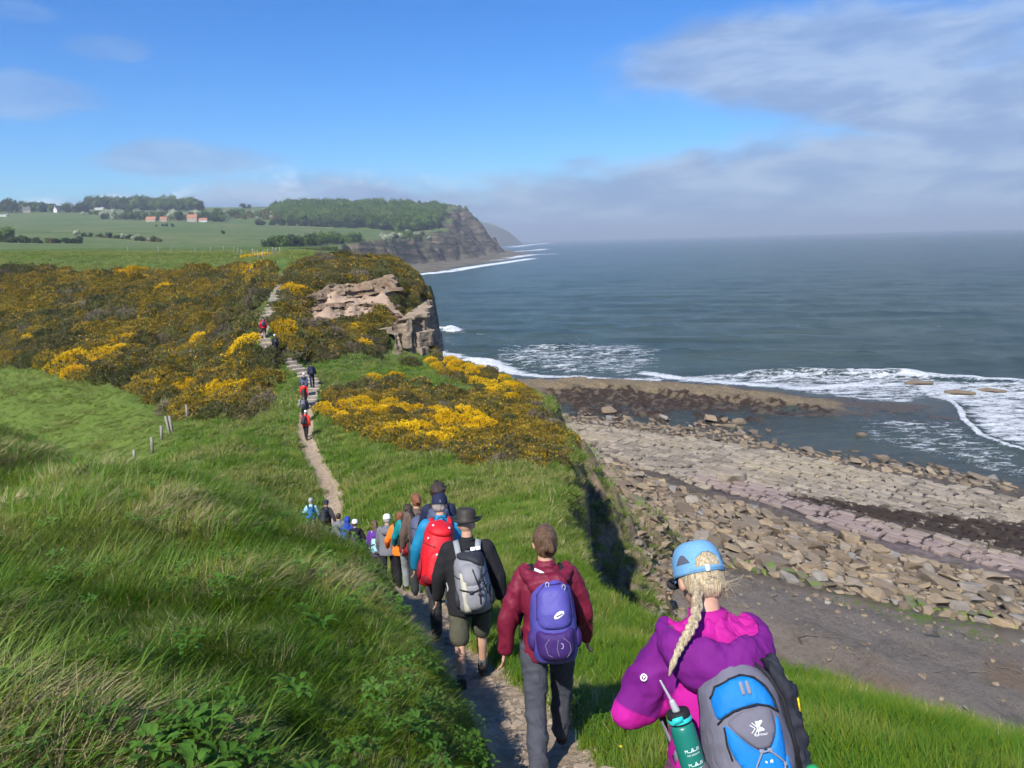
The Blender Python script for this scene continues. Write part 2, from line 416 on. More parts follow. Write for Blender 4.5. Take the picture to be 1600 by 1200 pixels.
m, nt, b, out = new_mat('turf_and_earth')
P_ = geo_pos(nt)
nA = nt.noise(P_, .35, 5, .6); nB = nt.noise(P_, 3.0, 5, .65); nC = nt.noise(P_, 22, 4, .7)
g = nt.mix(nt.smooth(nA, .35, .65), (.060, .105, .020), (.105, .155, .034))
g = nt.mix(nt.smooth(nB, .5, .75), g, (.15, .16, .050))
g = nt.mix(nt.attr('meadow'), g, nt.mix(nt.smooth(nB, .4, .7), (.105, .165, .024), (.175, .215, .048)))
g = nt.mix(nt.smooth(nC, .45, .7), g, nt.mix(0.5, g, (.03, .045, .012)))
scrub = nt.mix(nt.smooth(nB, .4, .65), (.045, .04, .02), (.06, .065, .025))
g = nt.mix(nt.attr('gorse'), g, scrub)
earth = nt.mix(nt.smooth(nB, .35, .65), (.115, .085, .055), (.20, .155, .105))
earth = nt.mix(nt.smooth(nt.noise(P_, .8, 6, .65), .5, .62), earth, (.10, .105, .045))
sepz = nt.node('ShaderNodeSeparateXYZ'); nt.l.new(P_, sepz.inputs[0])
g = nt.mix(nt.attr('cliff'), g, earth)
soilc = nt.ramp(nt.noise(P_, 1.1, 6, .65), [(.3, (.30, .19, .125)), (.5, (.42, .31, .22)), (.65, (.36, .24, .16)), (.8, (.50, .42, .32))])
g = nt.mix(nt.attr('soil'), g, soilc)
pc = nt.mix(nt.smooth(nt.noise(P_, 6, 6, .65), .35, .65), (.28, .205, .135), (.42, .33, .23))
pc = nt.mix(nt.smooth(nt.vor(P_, 18), .0, .25), (.36, .30, .23), pc)
g = nt.mix(nt.smooth(nt.math('ADD', nt.attr('path'), nt.math('MULTIPLY', nt.math('SUBTRACT', nB, .5), .5)), .4, .6), g, pc)
nt.put(b.inputs['Base Color'], g); b.inputs['Roughness'].default_value = .95
b.inputs['Specular IOR Level'].default_value = .15
nt.put(b.inputs['Normal'], nt.bump(nt.math('ADD', nt.math('MULTIPLY', nB, .7), nt.math('MULTIPLY', nC, .3)), .8, .16))
ground = link('ground', ground_me, mats=m)
tag(ground, 'grassy clifftop ground falling into the gully and rising to the plateau', None, None, 'structure')
MAT_TURF = m
ground_bvh = None
def gz(x, y): return float(land_z([(x, y)])[0][0])

# ================================================================== shore platform
BC = [(17, 42, -23.9), (32, 36, -24.2), (60, 30, -25.2), (8, 55, -24.3), (12, 58, -24.6), (27, 47, -24.6), (45, 42, -25.0), (0, 70, -24.6), (3, 95, -25.0), (15, 80, -25.2), (25, 63, -25.2), (38, 53, -25.4), (60, 42, -25.8),
      (30, 80, -25.8), (12, 100, -25.8), (45, 65, -25.9), (62, 55, -26.1), (25, 100, -26.5), (44, 84, -26.7), (52, 75, -26.75), (70, 64, -26.8), (6, 112, -26.5), (-8, 105, -26.2),
      (15, 118, -26.9), (2, 122, -26.8), (33, 106, -27.15), (8, 140, -25.9), (-4, 140, -27.6), (-10, 132, -28.6), (-8, 122, -27.8), (24, 137, -26.0), (36, 131, -26.25), (46, 124, -26.7), (56, 118, -26.85), (64, 112, -26.95), (58, 107, -27.3),
      (12, 155, -28.2), (-10, 160, -28.3), (36, 148, -28.3), (56, 135, -28.3), (45, 102, -28.0), (60, 92, -28.3), (80, 75, -28.5), (100, 55, -27.8), (90, 100, -29), (40, 165, -30), (0, 175, -30), (100, 140, -31), (120, 90, -30), (110, 40, -27)]
beach_tps = TPS(BC, reg=2e-3, logp=False)
UD = np.array([.56, -.83]); UD /= np.linalg.norm(UD); VD = np.array([.83, .56])
def zpoly(l, z=-26): return [tuple(atZ(a, c, z)[:2]) for a, c in l]
SLAB_LINE = zpoly([(900, 700), (1000, 850), (1050, 880), (1150, 900), (1250, 930), (1330, 940), (1450, 975), (1600, 1000), (1800, 1040)], -24.8)
R_PAVE = zpoly([(860, 662), (940, 664), (1000, 670), (1100, 682), (1200, 700), (1300, 722), (1400, 738), (1580, 770), (1900, 830), (1900, 980), (1600, 905), (1450, 868), (1330, 845), (1250, 815), (1150, 785), (1060, 762), (960, 724), (905, 690)], -25.9)
R_BOULD = zpoly([(905, 692), (960, 726), (1060, 766), (1150, 788), (1250, 818), (1330, 848), (1450, 876), (1600, 910), (1900, 985), (1900, 1070), (1600, 1003), (1450, 978), (1330, 944), (1250, 932), (1150, 903), (1050, 895), (1000, 850), (925, 740)], -25.3)
R_RUBTOP = zpoly([(860, 642), (1000, 648), (1130, 655), (1200, 668), (1300, 690), (1400, 708), (1500, 728), (1580, 748), (1590, 768), (1400, 740), (1200, 704), (1080, 684), (960, 672), (860, 666)], -26.5)
R_WEED1 = zpoly([(850, 612), (960, 612), (1100, 622), (1250, 632), (1310, 642), (1290, 650), (1180, 645), (1240, 660), (1270, 668), (1150, 660), (1080, 668), (860, 650)], -26.8)
R_WEED2 = zpoly([(1180, 785), (1290, 785), (1420, 800), (1600, 822), (1900, 880), (1900, 960), (1600, 885), (1480, 850), (1330, 815)], -26)
R_PINK = zpoly([(1060, 745), (1200, 770), (1300, 800), (1450, 845), (1600, 880), (1900, 950), (1900, 985), (1600, 912), (1400, 868), (1250, 815), (1120, 775)], -25.8)
R_REEF = zpoly([(780, 585), (900, 590), (1100, 599), (1300, 620), (1330, 635), (1250, 632), (1100, 622), (960, 612), (830, 612)], -26.2)
def beach_z(P):
    P = np.atleast_2d(P)[:, :2]
    z = beach_tps(P)
    u = P @ UD; v = P @ VD
    z = z + fbm2(P[:, 0] * .25, P[:, 1] * .25, 41, 4) * .28
    reef = poly_mask(P, R_REEF, 2.0)
    wv = fbm2(u * .12, v * .5, 43, 4)
    z = z + reef * (np.abs(wv) * -1.6 + .5)
    d, i, t, sd = seg_dist(P, SLAB_LINE)
    slab = sstep(d * sd, -.8, .8)
    z = z + slab * fbm2(u * .25, v * .7, 46, 4) * .22
    st = fbm2(u * .05 + 4, v * .26, 45, 3) * 7
    ledge = (st - np.floor(st)); ledge = (np.floor(st) + sstep(ledge, .0, .10)) * .20
    z = z * 1.0 + slab * ledge
    z = z + (1 - slab) * (1 - reef) * fbm2(P[:, 0] * 1.3, P[:, 1] * 1.3, 47, 3) * .12
    weed = np.maximum(poly_mask(P, R_WEED1, 1.5), .0)
    z = z - weed * .12 + weed * (fbm2(P[:, 0] * .45, P[:, 1] * .45, 48, 4) * 1.25 + fbm2(P[:, 0] * 1.8, P[:, 1] * 1.8, 49, 3) * .3)
    return z
xs = np.arange(-14, 112, .5); ys = np.arange(22, 178, .5)
BXX, BYY = np.meshgrid(xs, ys)
BP = np.c_[BXX.ravel(), BYY.ravel()]
BZ = beach_z(BP)
keepb = np.ones((len(ys) - 1, len(xs) - 1), bool)
me = np_mesh('shore_platform', np.c_[BP, BZ], grid_faces(len(ys), len(xs)))
d, i, t, sd_ = seg_dist(BP, SLAB_LINE)
add_attr(me, 'slab', sstep(d * sd_, -.8, .8))
add_attr(me, 'pave', poly_mask(BP, R_PAVE, .5)); add_attr(me, 'reef', poly_mask(BP, R_REEF, 3.0))
add_attr(me, 'weed', np.maximum(poly_mask(BP, R_WEED1, 2.0), poly_mask(BP, R_WEED2, 1.5)))
add_attr(me, 'pink', poly_mask(BP, R_PINK, 1.5))
green_line = np.exp(-(seg_dist(BP, SLAB_LINE)[0] / 1.6) ** 2)
add_attr(me, 'algae', green_line * sstep(fbm2(BP[:, 0] * .22, BP[:, 1] * .22, 51, 3), -.15, .3))
def strata_vec(nt, P_, su, sv):
    return nt.scale(P_, (su, sv, 1), (0, 0, math.atan2(UD[1], UD[0]) * -1))
def rot_map(nt, P_, su, sv):
    # coordinates (along the joints, across the joints) scaled separately
    c = nt.node('ShaderNodeVectorMath', operation='DOT_PRODUCT'); nt.put(c.inputs[0], P_); c.inputs[1].default_value = (UD[0], UD[1], 0)
    e = nt.node('ShaderNodeVectorMath', operation='DOT_PRODUCT'); nt.put(e.inputs[0], P_); e.inputs[1].default_value = (VD[0], VD[1], 0)
    k = nt.node('ShaderNodeCombineXYZ'); nt.put(k.inputs[0], nt.math('MULTIPLY', c.outputs['Value'], su)); nt.put(k.inputs[1], nt.math('MULTIPLY', e.outputs['Value'], sv))
    return k.outputs[0]
def wetness(nt, P_):
    s_ = nt.node('ShaderNodeSeparateXYZ'); nt.put(s_.inputs[0], P_)
    return nt.smooth(s_.outputs[2], SEA + .05, SEA + .45, 1.0, 0.0)
m, nt, b, out = new_mat('shore_rock')
P_ = geo_pos(nt); uv = rot_map(nt, P_, 1, 1)
nA = nt.noise(P_, .18, 6, .6); nB = nt.noise(P_, 1.6, 6, .65); nC = nt.noise(rot_map(nt, P_, .7, 1.5), 1.0, 10, .78)
nD = nt.noise(P_, 14, 5, .7); nE = nt.noise(P_, 3.2, 8, .78)
sand = nt.ramp(nB, [(.3, (.075, .06, .045)), (.5, (.13, .105, .08)), (.7, (.20, .165, .125))])
slabc = nt.ramp(nt.math('ADD', nt.math('MULTIPLY', nA, .30), nt.math('ADD', nt.math('MULTIPLY', nC, .35), nt.math('MULTIPLY', nE, .35))), [(.36, (.095, .076, .062)), (.45, (.20, .165, .135)), (.53, (.26, .222, .185)), (.60, (.155, .13, .108)), (.70, (.35, .31, .26))])
tan_ = nt.smooth(nt.noise(nt.scale(P_, (1, 1, 1)), .14, 4, .5, .4), .52, .62)
slabc = nt.mix(nt.math('MULTIPLY', tan_, .75), slabc, (.235, .165, .105))
slabc = nt.mix(nt.math('MULTIPLY', nt.smooth(nt.noise(P_, .5, 4, .6), .6, .7), .5), slabc, (.075, .085, .06))
crack_v = nt.vor(nt.noise(P_, 1, 2, .5, 0, 1), 1) if False else None
wp = nt.node('ShaderNodeVectorMath', operation='ADD'); nt.put(wp.inputs[0], rot_map(nt, P_, .075, .30)); 
wn = nt.node('ShaderNodeVectorMath', operation='SCALE'); nt.put(wn.inputs[0], nt.noise(P_, .25, 3, .5, 0, 1)); wn.inputs['Scale'].default_value = .10
nt.put(wp.inputs[1], wn.outputs[0])
cr = nt.vor(wp.outputs[0], 1.0, 'DISTANCE_TO_EDGE')
crack = nt.math('MULTIPLY', nt.smooth(cr, .001, .007, 1, 0), nt.smooth(nt.noise(P_, .35, 3, .6), .38, .58))
slabc = nt.mix(nt.math('MULTIPLY', crack, .6), slabc, (.03, .027, .025))
base = nt.mix(nt.attr('slab'), sand, slabc)
pinkc = nt.ramp(nB, [(.35, (.17, .125, .12)), (.6, (.29, .235, .215))])
base = nt.mix(nt.attr('pink'), base, pinkc)
pvc = nt.ramp(nt.noise(P_, .6, 5, .6), [(.35, (.035, .028, .030)), (.6, (.075, .06, .062))])
base = nt.mix(nt.attr('pave'), base, pvc)
reefc = nt.ramp(nB, [(.3, (.15, .11, .06)), (.6, (.27, .21, .13)), (.8, (.32, .25, .16))])
base = nt.mix(nt.attr('reef'), base, reefc)
weedn = nt.smooth(nt.math('ADD', nt.noise(P_, .8, 6, .7), nt.math('MULTIPLY', nt.attr('weed'), .17)), .60, .67)
weedc = nt.mix(nt.smooth(nD, .4, .6), (.028, .016, .010), (.060, .036, .022))
base = nt.mix(nt.math('MULTIPLY', weedn, nt.smooth(nt.attr('weed'), .1, .5)), base, weedc)
base = nt.mix(nt.math('MULTIPLY', nt.attr('algae'), nt.smooth(nt.noise(P_, 1.3, 4, .6), .48, .58)), base, (.13, .20, .03))
base = nt.mix(nt.smooth(nD, .55, .8), base, nt.mix(.5, base, (.05, .045, .04)))
wet = wetness(nt, P_)
base = nt.mix(nt.math('MULTIPLY', wet, .45), base, (.05, .042, .03))
nt.put(b.inputs['Base Color'], base)
nt.put(b.inputs['Roughness'], nt.math('SUBTRACT', .88, nt.math('MULTIPLY', wet, .4)))
b.inputs['Specular IOR Level'].default_value = .3
nt.put(b.inputs['Normal'], nt.bump(nt.math('ADD', nt.math('ADD', nt.math('MULTIPLY', nC, .5), nt.math('ADD', nt.math('MULTIPLY', nD, .25), nt.math('MULTIPLY', nE, .6))), nt.math('MULTIPLY', crack, -.5)), 1.0, .5))
platform = link('shore_platform', me, mats=m)
tag(platform, 'rocky shore platform of grey slab, jointed pavement and brown reef', None, None, 'structure')

# ================================================================== sea
NAs, NRs = 520, 560
azs = np.radians(np.linspace(-52, 58, NAs)); rs = np.exp(np.linspace(math.log(34), math.log(14500), NRs))
AA, RR = np.meshgrid(azs, rs)
SX = RR * np.sin(AA); SY = RR * np.cos(AA)
SP = np.c_[SX.ravel(), SY.ravel()]
cell = SP[:, 0] * 0 + RR.ravel() * math.log(14500 / 34) / NRs
off = np.clip((beach_z(SP) * -1 - 26.9) / 3.0, 0.12, 1.0)
inb = (SP[:, 0] > -14) & (SP[:, 0] < 110) & (SP[:, 1] < 176)
off = np.where(inb, off, np.where(SP[:, 1] > 150, 1.0, .6))
wd = np.array([-.35, -.94]); wd /= np.linalg.norm(wd)
sz = np.zeros(len(SP))
for L, A, ang, seed in ((26, .34, 0, 1), (14, .27, 14, 2), (8, .17, -18, 3), (4.5, .11, 30, 4), (2.6, .06, -40, 5)):
    c_, s_ = math.cos(math.radians(ang)), math.sin(math.radians(ang))
    dx = wd[0] * c_ - wd[1] * s_; dy = wd[0] * s_ + wd[1] * c_
    ph = (SP[:, 0] * dx + SP[:, 1] * dy) * 2 * math.pi / L + fbm2(SP[:, 0] / L / 2.2, SP[:, 1] / L / 2.2, 60 + seed, 3) * 5
    wv = np.sin(ph); wv = 1 - 2 * np.abs(np.sin(ph / 2)) if L > 7 else wv
    sz += A * wv * np.clip(L / 2.2 - cell, 0, L / 4) / (L / 4) * (1 + .6 * fbm2(SP[:, 0] / 40, SP[:, 1] / 40, 70 + seed, 2))
sz *= off
def fl(lst, w, z=SEA):
    """foam along a line: 1 on the line fading over w metres"""
    return np.exp(-(seg_dist(SP, zpoly(lst, z))[0] / w) ** 2)
breaker = fl([(1400, 583), (1440, 588), (1520, 592), (1600, 600), (1800, 612)], 1.6)
brk2 = fl([(1180, 585), (1290, 583), (1380, 585)], 2.2)
sz += breaker * .9 + brk2 * .8 + fl([(672, 513), (690, 513), (704, 516)], 3) * 1.2 + fl([(700, 556), (760, 567), (790, 577)], 2.2) * .7
front = fl([(1480, 620), (1500, 640), (1506, 655), (1530, 676), (1565, 692), (1610, 706), (1700, 730)], .55)
sz += front * .18
foam = np.zeros(len(SP))
def addf(a): 
    global foam
    foam = np.maximum(foam, a)
addf(breaker * 1.2); addf(front * 1.15)
addf(fl([(672, 514), (690, 514), (708, 517)], 4.0) * 1.15); addf(fl([(708, 517), (760, 522), (800, 530)], 2.5) * .5)
addf(fl([(680, 548), (720, 558), (760, 568), (800, 580)], 4.5) * 1.05)
addf(fl([(780, 578), (850, 587), (900, 588), (960, 594), (1020, 592)], 2.8) * .95)
addf(fl([(1010, 583), (1060, 590), (1130, 597), (1200, 601), (1260, 606), (1330, 600), (1400, 600)], 2.6) * 1.05)
addf(poly_mask(SP, zpoly([(780, 540), (1000, 534), (1050, 548), (1040, 575), (1000, 590), (820, 582), (740, 560)], SEA), 8) * .64)
addf(poly_mask(SP, zpoly([(1040, 585), (1400, 578), (1500, 600), (1430, 632), (1330, 625), (1200, 606), (1060, 598)], SEA), 3) * .72)
addf(poly_mask(SP, zpoly([(1400, 590), (1900, 615), (1900, 780), (1610, 704), (1530, 676), (1504, 650), (1490, 630), (1430, 615)], SEA), 2.5) * .80)
addf(poly_mask(SP, zpoly([(1330, 650), (1500, 655), (1600, 710), (1700, 780), (1580, 750), (1450, 715), (1350, 690)], SEA), 3) * .60)
addf(poly_mask(SP, zpoly([(1150, 655), (1330, 640), (1340, 700), (1200, 690)], SEA), 3) * .30)
# far surf under the headlands
for l_, w_, k_ in (([(640, 430), (700, 424), (740, 417), (790, 410), (830, 404)], 14, 1.1), ([(760, 408), (830, 398), (862, 397)], 22, 1.0), ([(790, 394), (838, 391), (850, 389)], 30, .9), ([(800, 386), (850, 380), (858, 379)], 60, .9)):
    addf(fl(l_, w_) * k_)
dist = np.hypot(SP[:, 0], SP[:, 1])
addf(.22 * sstep(dist, 60, 200))
me = np_mesh('sea', np.c_[SP, SEA + sz], grid_faces(NRs, NAs)[:, ::-1])
me.flip_normals() if False else None
add_attr(me, 'foam', foam)
shallow = np.where(inb, np.clip((beach_z(SP) + 28.6) / 1.6, 0, 1), 0)
add_attr(me, 'shallow', shallow)
m, nt, b, out = new_mat('sea_water')
P_ = geo_pos(nt)
nA = nt.noise(nt.scale(P_, (.02, .05, 1)), 1, 4, .6); nB = nt.noise(P_, .9, 5, .65); nC = nt.noise(nt.scale(P_, (1.0, 1.6, 1)), 2.2, 6, .65)
wc = nt.mix(nt.smooth(nA, .35, .65), (.038, .064, .053), (.064, .092, .074))
far_m = nt.attr('shallow')
wc = nt.mix(nt.math('MULTIPLY', far_m, .7), wc, nt.mix(nt.smooth(nB, .4, .6), (.045, .06, .075), (.10, .09, .07)))
st = nt.noise(nt.scale(P_, (.28, .75, 1)), 1.0, 8, .68, .6)
st2 = nt.vor(nt.scale(P_, (.5, .8, 1)), .9, 'DISTANCE_TO_EDGE')
wsp = nt.node('ShaderNodeVectorMath', operation='ADD'); nt.put(wsp.inputs[0], nt.scale(P_, (.42, .7, 1)))
wsn = nt.node('ShaderNodeVectorMath', operation='SCALE'); nt.put(wsn.inputs[0], nt.noise(P_, .6, 4, .6, 0, 1)); wsn.inputs['Scale'].default_value = 1.7
nt.put(wsp.inputs[1], wsn.outputs[0])
lace = nt.smooth(nt.vor(wsp.outputs[0], 1.1, 'DISTANCE_TO_EDGE'), .0, .16, 1.0, 0.0)
fine = nt.noise(P_, 5.0, 5, .7)
fv = nt.math('ADD', nt.math('MULTIPLY', nt.math('SUBTRACT', st, .5), 1.5), nt.math('MULTIPLY', lace, .14))
fv = nt.math('ADD', fv, nt.math('MULTIPLY', nt.math('SUBTRACT', fine, .5), .75))
fm = nt.smooth(nt.math('ADD', nt.attr('foam'), fv), .66, .86)
# whitecaps, small and scattered
wh = nt.smooth(nt.noise(nt.scale(P_, (.12, .32, 1)), 1.0, 7, .75, .3), .672, .72)
fm = nt.math('MAXIMUM', fm, nt.math('MULTIPLY', wh, .55))
fcol = nt.mix(nt.smooth(nt.noise(P_, 1.4, 4, .6), .35, .65), (.62, .66, .70), (.86, .88, .88))
col = nt.mix(fm, wc, fcol)
nt.put(b.inputs['Base Color'], col)
nt.put(b.inputs['Roughness'], nt.math('ADD', .22, nt.math('MULTIPLY', fm, .6)))
b.inputs['IOR'].default_value = 1.33; b.inputs['Specular IOR Level'].default_value = .24
rip = nt.noise(nt.scale(P_, (.7, 1.5, 1)), .35, 8, .68, .4)
b1 = nt.bump(rip, 1.0, 1.7)
nt.put(b.inputs['Normal'], nt.bump(nt.math('ADD', nC, nt.math('MULTIPLY', fm, .6)), .8, .2, b1))
sea = link('sea', me, mats=m)
tag(sea, 'blue grey sea with breaking surf reaching to the horizon', None, None, 'structure')
print('sea', time.time() - T0)
# ================================================================== far land: fields, headland, distant headland
FC = [pz(0, 398, 240, -6), pz(200, 396, 240, -6), pz(400, 400, 240, -8), pz(-500, 400, 240, -6), pz(0, 390, 340), pz(200, 390, 380), pz(330, 392, 380), pz(-500, 392, 340),
      pz(0, 378, 440), pz(120, 382, 430), pz(250, 378, 520), pz(400, 383, 480), pz(460, 388, 500), pz(0, 360, 650), pz(200, 362, 700), pz(400, 366, 720), pz(520, 372, 800), pz(560, 376, 860),
      pz(0, 347, 1000), pz(150, 347, 1050), pz(300, 347, 1080), pz(420, 352, 1050), pz(500, 357, 1060), pz(600, 364, 1050), pz(640, 367, 1080), pz(-500, 350, 1000),
      pz(0, 331, 1350), pz(150, 330, 1400), pz(300, 330, 1450), pz(400, 335, 1350), pz(450, 333, 1350), pz(540, 330, 1420), pz(640, 330, 1450), pz(690, 330, 1480),
      pz(0, 325, 1650), pz(150, 324, 1700), pz(350, 325, 1700), pz(450, 323, 1650), pz(560, 322, 1600), pz(640, 321, 1580), pz(700, 319, 1580), pz(705, 321, 1700), pz(-500, 325, 1700),
      pz(0, 328, 2300), pz(300, 328, 2300), pz(600, 330, 2300), pz(700, 335, 2300)]
far_tps = TPS(FC, reg=1e-4, cen=(0, 0))
FE = [(-60, 240, -14), pz(430, 392, 330), pz(455, 386, 460), pz(520, 378, 640), pz(565, 374, 790), pz(610, 371, 900), pz(650, 368, 1010), pz(680, 360, 1130), pz(690, 345, 1270), pz(697, 330, 1400), pz(706, 320, 1540), pz(708, 320, 1720), pz(720, 340, 2300)]
FE_XY = np.array([(e[0], e[1]) for e in FE]); FE_Z = np.array([e[2] for e in FE])
def far_z(P):
    P = np.atleast_2d(P)[:, :2].astype(float)
    d, i, t, side = seg_dist(P, FE_XY); s = d * side
    n = fbm2(P[:, 0] / 45, P[:, 1] / 45, 81, 5); n2 = fbm2(P[:, 0] / 12, P[:, 1] / 12, 82, 4)
    s = s + n * 34 + n2 * 6
    zin = far_tps(P) + fbm2(P[:, 0] / 120, P[:, 1] / 120, 83, 3) * 1.5
    ze = FE_Z[i] * (1 - t) + FE_Z[np.minimum(i + 1, len(FE_Z) - 1)] * t
    so = np.maximum(s, 0)
    hh = np.maximum(ze + 24, 12)
    drop = np.where(so < 12, so * 1.5, 18 + (so - 12) * 1.05)
    drop += sstep(so, 2, 12) * (np.abs(n2) * 12 - 3 + n * 8)
    zout = np.maximum(ze - drop, SEA + 2.5 - np.maximum(so - 0.9 * hh, 0) * (.045 + .25 * (1 - sstep(P[:, 1], 560, 760))) + n2 * .5)
    k = sstep(s, -6, 2)
    return zin * (1 - k) + zout * k, s
NAf, NRf = 420, 400
azs = np.radians(np.linspace(-56, 3.5, NAf)); rs = np.exp(np.linspace(math.log(215), math.log(2500), NRf))
AA, RR = np.meshgrid(azs, rs)
FP = np.c_[(RR * np.sin(AA)).ravel(), (RR * np.cos(AA)).ravel()]
FZ, FS = far_z(FP)
me = np_mesh('hills', np.c_[FP, FZ], grid_faces(NRf, NAf))
add_attr(me, 'cliff', sstep(FS, -4, 3))
hh_ = np.clip((FZ - SEA - 2.2) / 2.5, 0, 1)
add_attr(me, 'dry', hh_)
def fhit(px, py):
    r = ray(px, py); r = r / r[1]
    Ds = np.exp(np.linspace(math.log(260), math.log(2400), 900)); P = r[None] * Ds[:, None]
    z, _ = far_z(P); b = np.nonzero(P[:, 2] <= z)[0]
    return P[b[0]] if len(b) else None
def fat(px, D):
    x = px_at(px, D, 20); z = float(far_z([(x, D)])[0][0]); x = px_at(px, D, z)
    return np.array([x, D, float(far_z([(x, D)])[0][0])])
m, nt, b, out = new_mat('far_fields')
P_ = geo_pos(nt)
f1 = nt.vor(nt.scale(P_, (.0045, .0022, 1), (0, 0, .3)), 1.0, 'F1', 1)
fs_ = nt.node('ShaderNodeSeparateColor'); nt.l.new(f1, fs_.inputs[0])
nA = nt.noise(P_, .012, 5, .6); nB = nt.noise(P_, .08, 5, .6); nC = nt.noise(nt.scale(P_, (.03, .03, .25)), 1.0, 6, .65)
g = nt.mix(fs_.outputs[0], (.085, .13, .042), (.115, .155, .050))
g = nt.mix(nt.smooth(nA, .50, .60), g, (.14, .16, .062))
g = nt.mix(nt.smooth(nB, .55, .7), g, (.045, .075, .022))
rust = nt.mix(nt.smooth(nB, .4, .6), (.13, .085, .04), (.06, .075, .03))
rock = nt.ramp(nC, [(.3, (.035, .042, .030)), (.46, (.055, .058, .040)), (.56, (.13, .10, .075)), (.72, (.23, .18, .135))])
g = nt.mix(nt.attr('cliff'), g, rock)
plat = nt.mix(nt.smooth(nt.noise(P_, .05, 5, .65), .4, .6), (.10, .085, .065), (.17, .15, .11))
g = nt.mix(nt.attr('dry'), plat, g)
nt.put(b.inputs['Base Color'], g); b.inputs['Roughness'].default_value = .95; b.inputs['Specular IOR Level'].default_value = .1
nt.put(b.inputs['Normal'], nt.bump(nC, .8, 6))
hills = link('hills', me, mats=m)
tag(hills, 'green farmland and dark headland cliffs rising beyond the bay', None, None, 'structure')

# distant headland, five kilometres up the coast
prof = [(640, 338), (700, 340), (735, 344), (752, 346), (768, 350), (784, 356), (797, 363), (806, 371), (812, 377), (818, 382.2), (840, 383)]
pxs = np.linspace(620, 840, 160); pys = np.interp(pxs, [p[0] for p in prof], [p[1] for p in prof])
V = []; nrow = 40
for r_ in range(nrow):
    t = r_ / (nrow - 1)
    D = 4700 + 1500 * t
    for k, (a, c) in enumerate(zip(pxs, pys)):
        top = atD(a, c, 5200)[2]
        x = px_at(a, D, -27)
        prof_h = sstep(t, 0, .34) if True else 1
        z = SEA - 2 + max(top - SEA + 2, 0) * prof_h * (1 - sstep(t, .75, 1.0) * .9)
        z += (mnoise.fractal(Vector((x / 160, D / 160, 3)), 1, 2, 4) * 16) * min(1, max(top - SEA, 0) / 60) * (0.25 + 0.75 * (1 - abs(prof_h * 2 - 1)))
        V.append((x, D, z))
me = np_mesh('headland', V, grid_faces(nrow, len(pxs)))
dh = link('headland', me, mats=m); add_attr(me, 'cliff', [1.0 if (i // len(pxs)) < 11 else 0 for i in range(len(V))]); add_attr(me, 'dry', [1.0] * len(V))
tag(dh, 'hazy headland sloping to the sea farther up the coast', None, None, 'structure')

# ================================================================== scatter tool (stuff only)
def lib(name, me):
    o = bpy.data.objects.new(name, me); return o
def scatter(name, pts, nrm, scl, spin, idx, protos, label, cat, tilt=1.0, parent=None):
    """one object whose points carry copies of the protos; nrm (N,3) up directions"""
    pts = np.asarray(pts, np.float32); N = len(pts)
    me = bpy.data.meshes.new(name); me.vertices.add(N); me.vertices.foreach_set('co', pts.ravel())
    nrm = np.asarray(nrm, float); nrm = nrm * tilt + np.array([0, 0, 1.0]) * (1 - tilt); nrm /= np.linalg.norm(nrm, axis=1)[:, None]
    # euler xyz: tilt z to the normal after spinning about z
    nx, ny, nz = nrm.T
    cs, sn = np.cos(spin), np.sin(spin)
    # basis: t = spun x axis made square to n
    t = np.c_[cs, sn, np.zeros(N)]; t -= (t * nrm).sum(1)[:, None] * nrm; t /= np.linalg.norm(t, axis=1)[:, None] + 1e-9
    bb = np.cross(nrm, t)
    R20, R21, R22 = t[:, 2], bb[:, 2], nrm[:, 2]; R10, R00 = t[:, 1], t[:, 0]
    ey = -np.arcsin(np.clip(R20, -1, 1)); ex = np.arctan2(R21, R22); ez = np.arctan2(R10, R00)
    a = me.attributes.new('rot', 'FLOAT_VECTOR', 'POINT'); a.data.foreach_set('vector', np.c_[ex, ey, ez].astype(np.float32).ravel())
    scl = np.asarray(scl, float)
    if scl.ndim == 1: scl = np.c_[scl, scl, scl]
    a = me.attributes.new('scl', 'FLOAT_VECTOR', 'POINT'); a.data.foreach_set('vector', scl.astype(np.float32).ravel())
    a = me.attributes.new('pick', 'INT', 'POINT'); a.data.foreach_set('value', np.asarray(idx, np.int32))
    c = bpy.data.collections.new(name + '_kit')
    for k, p in enumerate(protos):
        o = bpy.data.objects.new('%s_kit_%02d' % (name, k), p); c.objects.link(o)
    g = bpy.data.node_groups.new(name, 'GeometryNodeTree')
    g.interface.new_socket('Geometry', in_out='INPUT', socket_type='NodeSocketGeometry')
    g.interface.new_socket('Geometry', in_out='OUTPUT', socket_type='NodeSocketGeometry')
    gi = g.nodes.new('NodeGroupInput'); go = g.nodes.new('NodeGroupOutput')
    ip = g.nodes.new('GeometryNodeInstanceOnPoints'); ci = g.nodes.new('GeometryNodeCollectionInfo')
    ci.inputs['Collection'].default_value = c; ci.inputs['Separate Children'].default_value = True; ci.inputs['Reset Children'].default_value = True
    def na(nm, ty):
        n = g.nodes.new('GeometryNodeInputNamedAttribute'); n.data_type = ty; n.inputs['Name'].default_value = nm; return n.outputs['Attribute']
    g.links.new(gi.outputs[0], ip.inputs['Points']); g.links.new(ci.outputs[0], ip.inputs['Instance'])
    ip.inputs['Pick Instance'].default_value = True
    g.links.new(na('pick', 'INT'), ip.inputs['Instance Index'])
    e2r = g.nodes.new('FunctionNodeEulerToRotation'); g.links.new(na('rot', 'FLOAT_VECTOR'), e2r.inputs[0]); g.links.new(e2r.outputs[0], ip.inputs['Rotation'])
    g.links.new(na('scl', 'FLOAT_VECTOR'), ip.inputs['Scale'])
    g.links.new(ip.outputs[0], go.inputs[0])
    o = link(name, me, parent, smooth=False)
    md = o.modifiers.new('copies', 'NODES'); md.node_group = g
    tag(o, label, cat if parent is None else None, None, 'stuff')
    return o
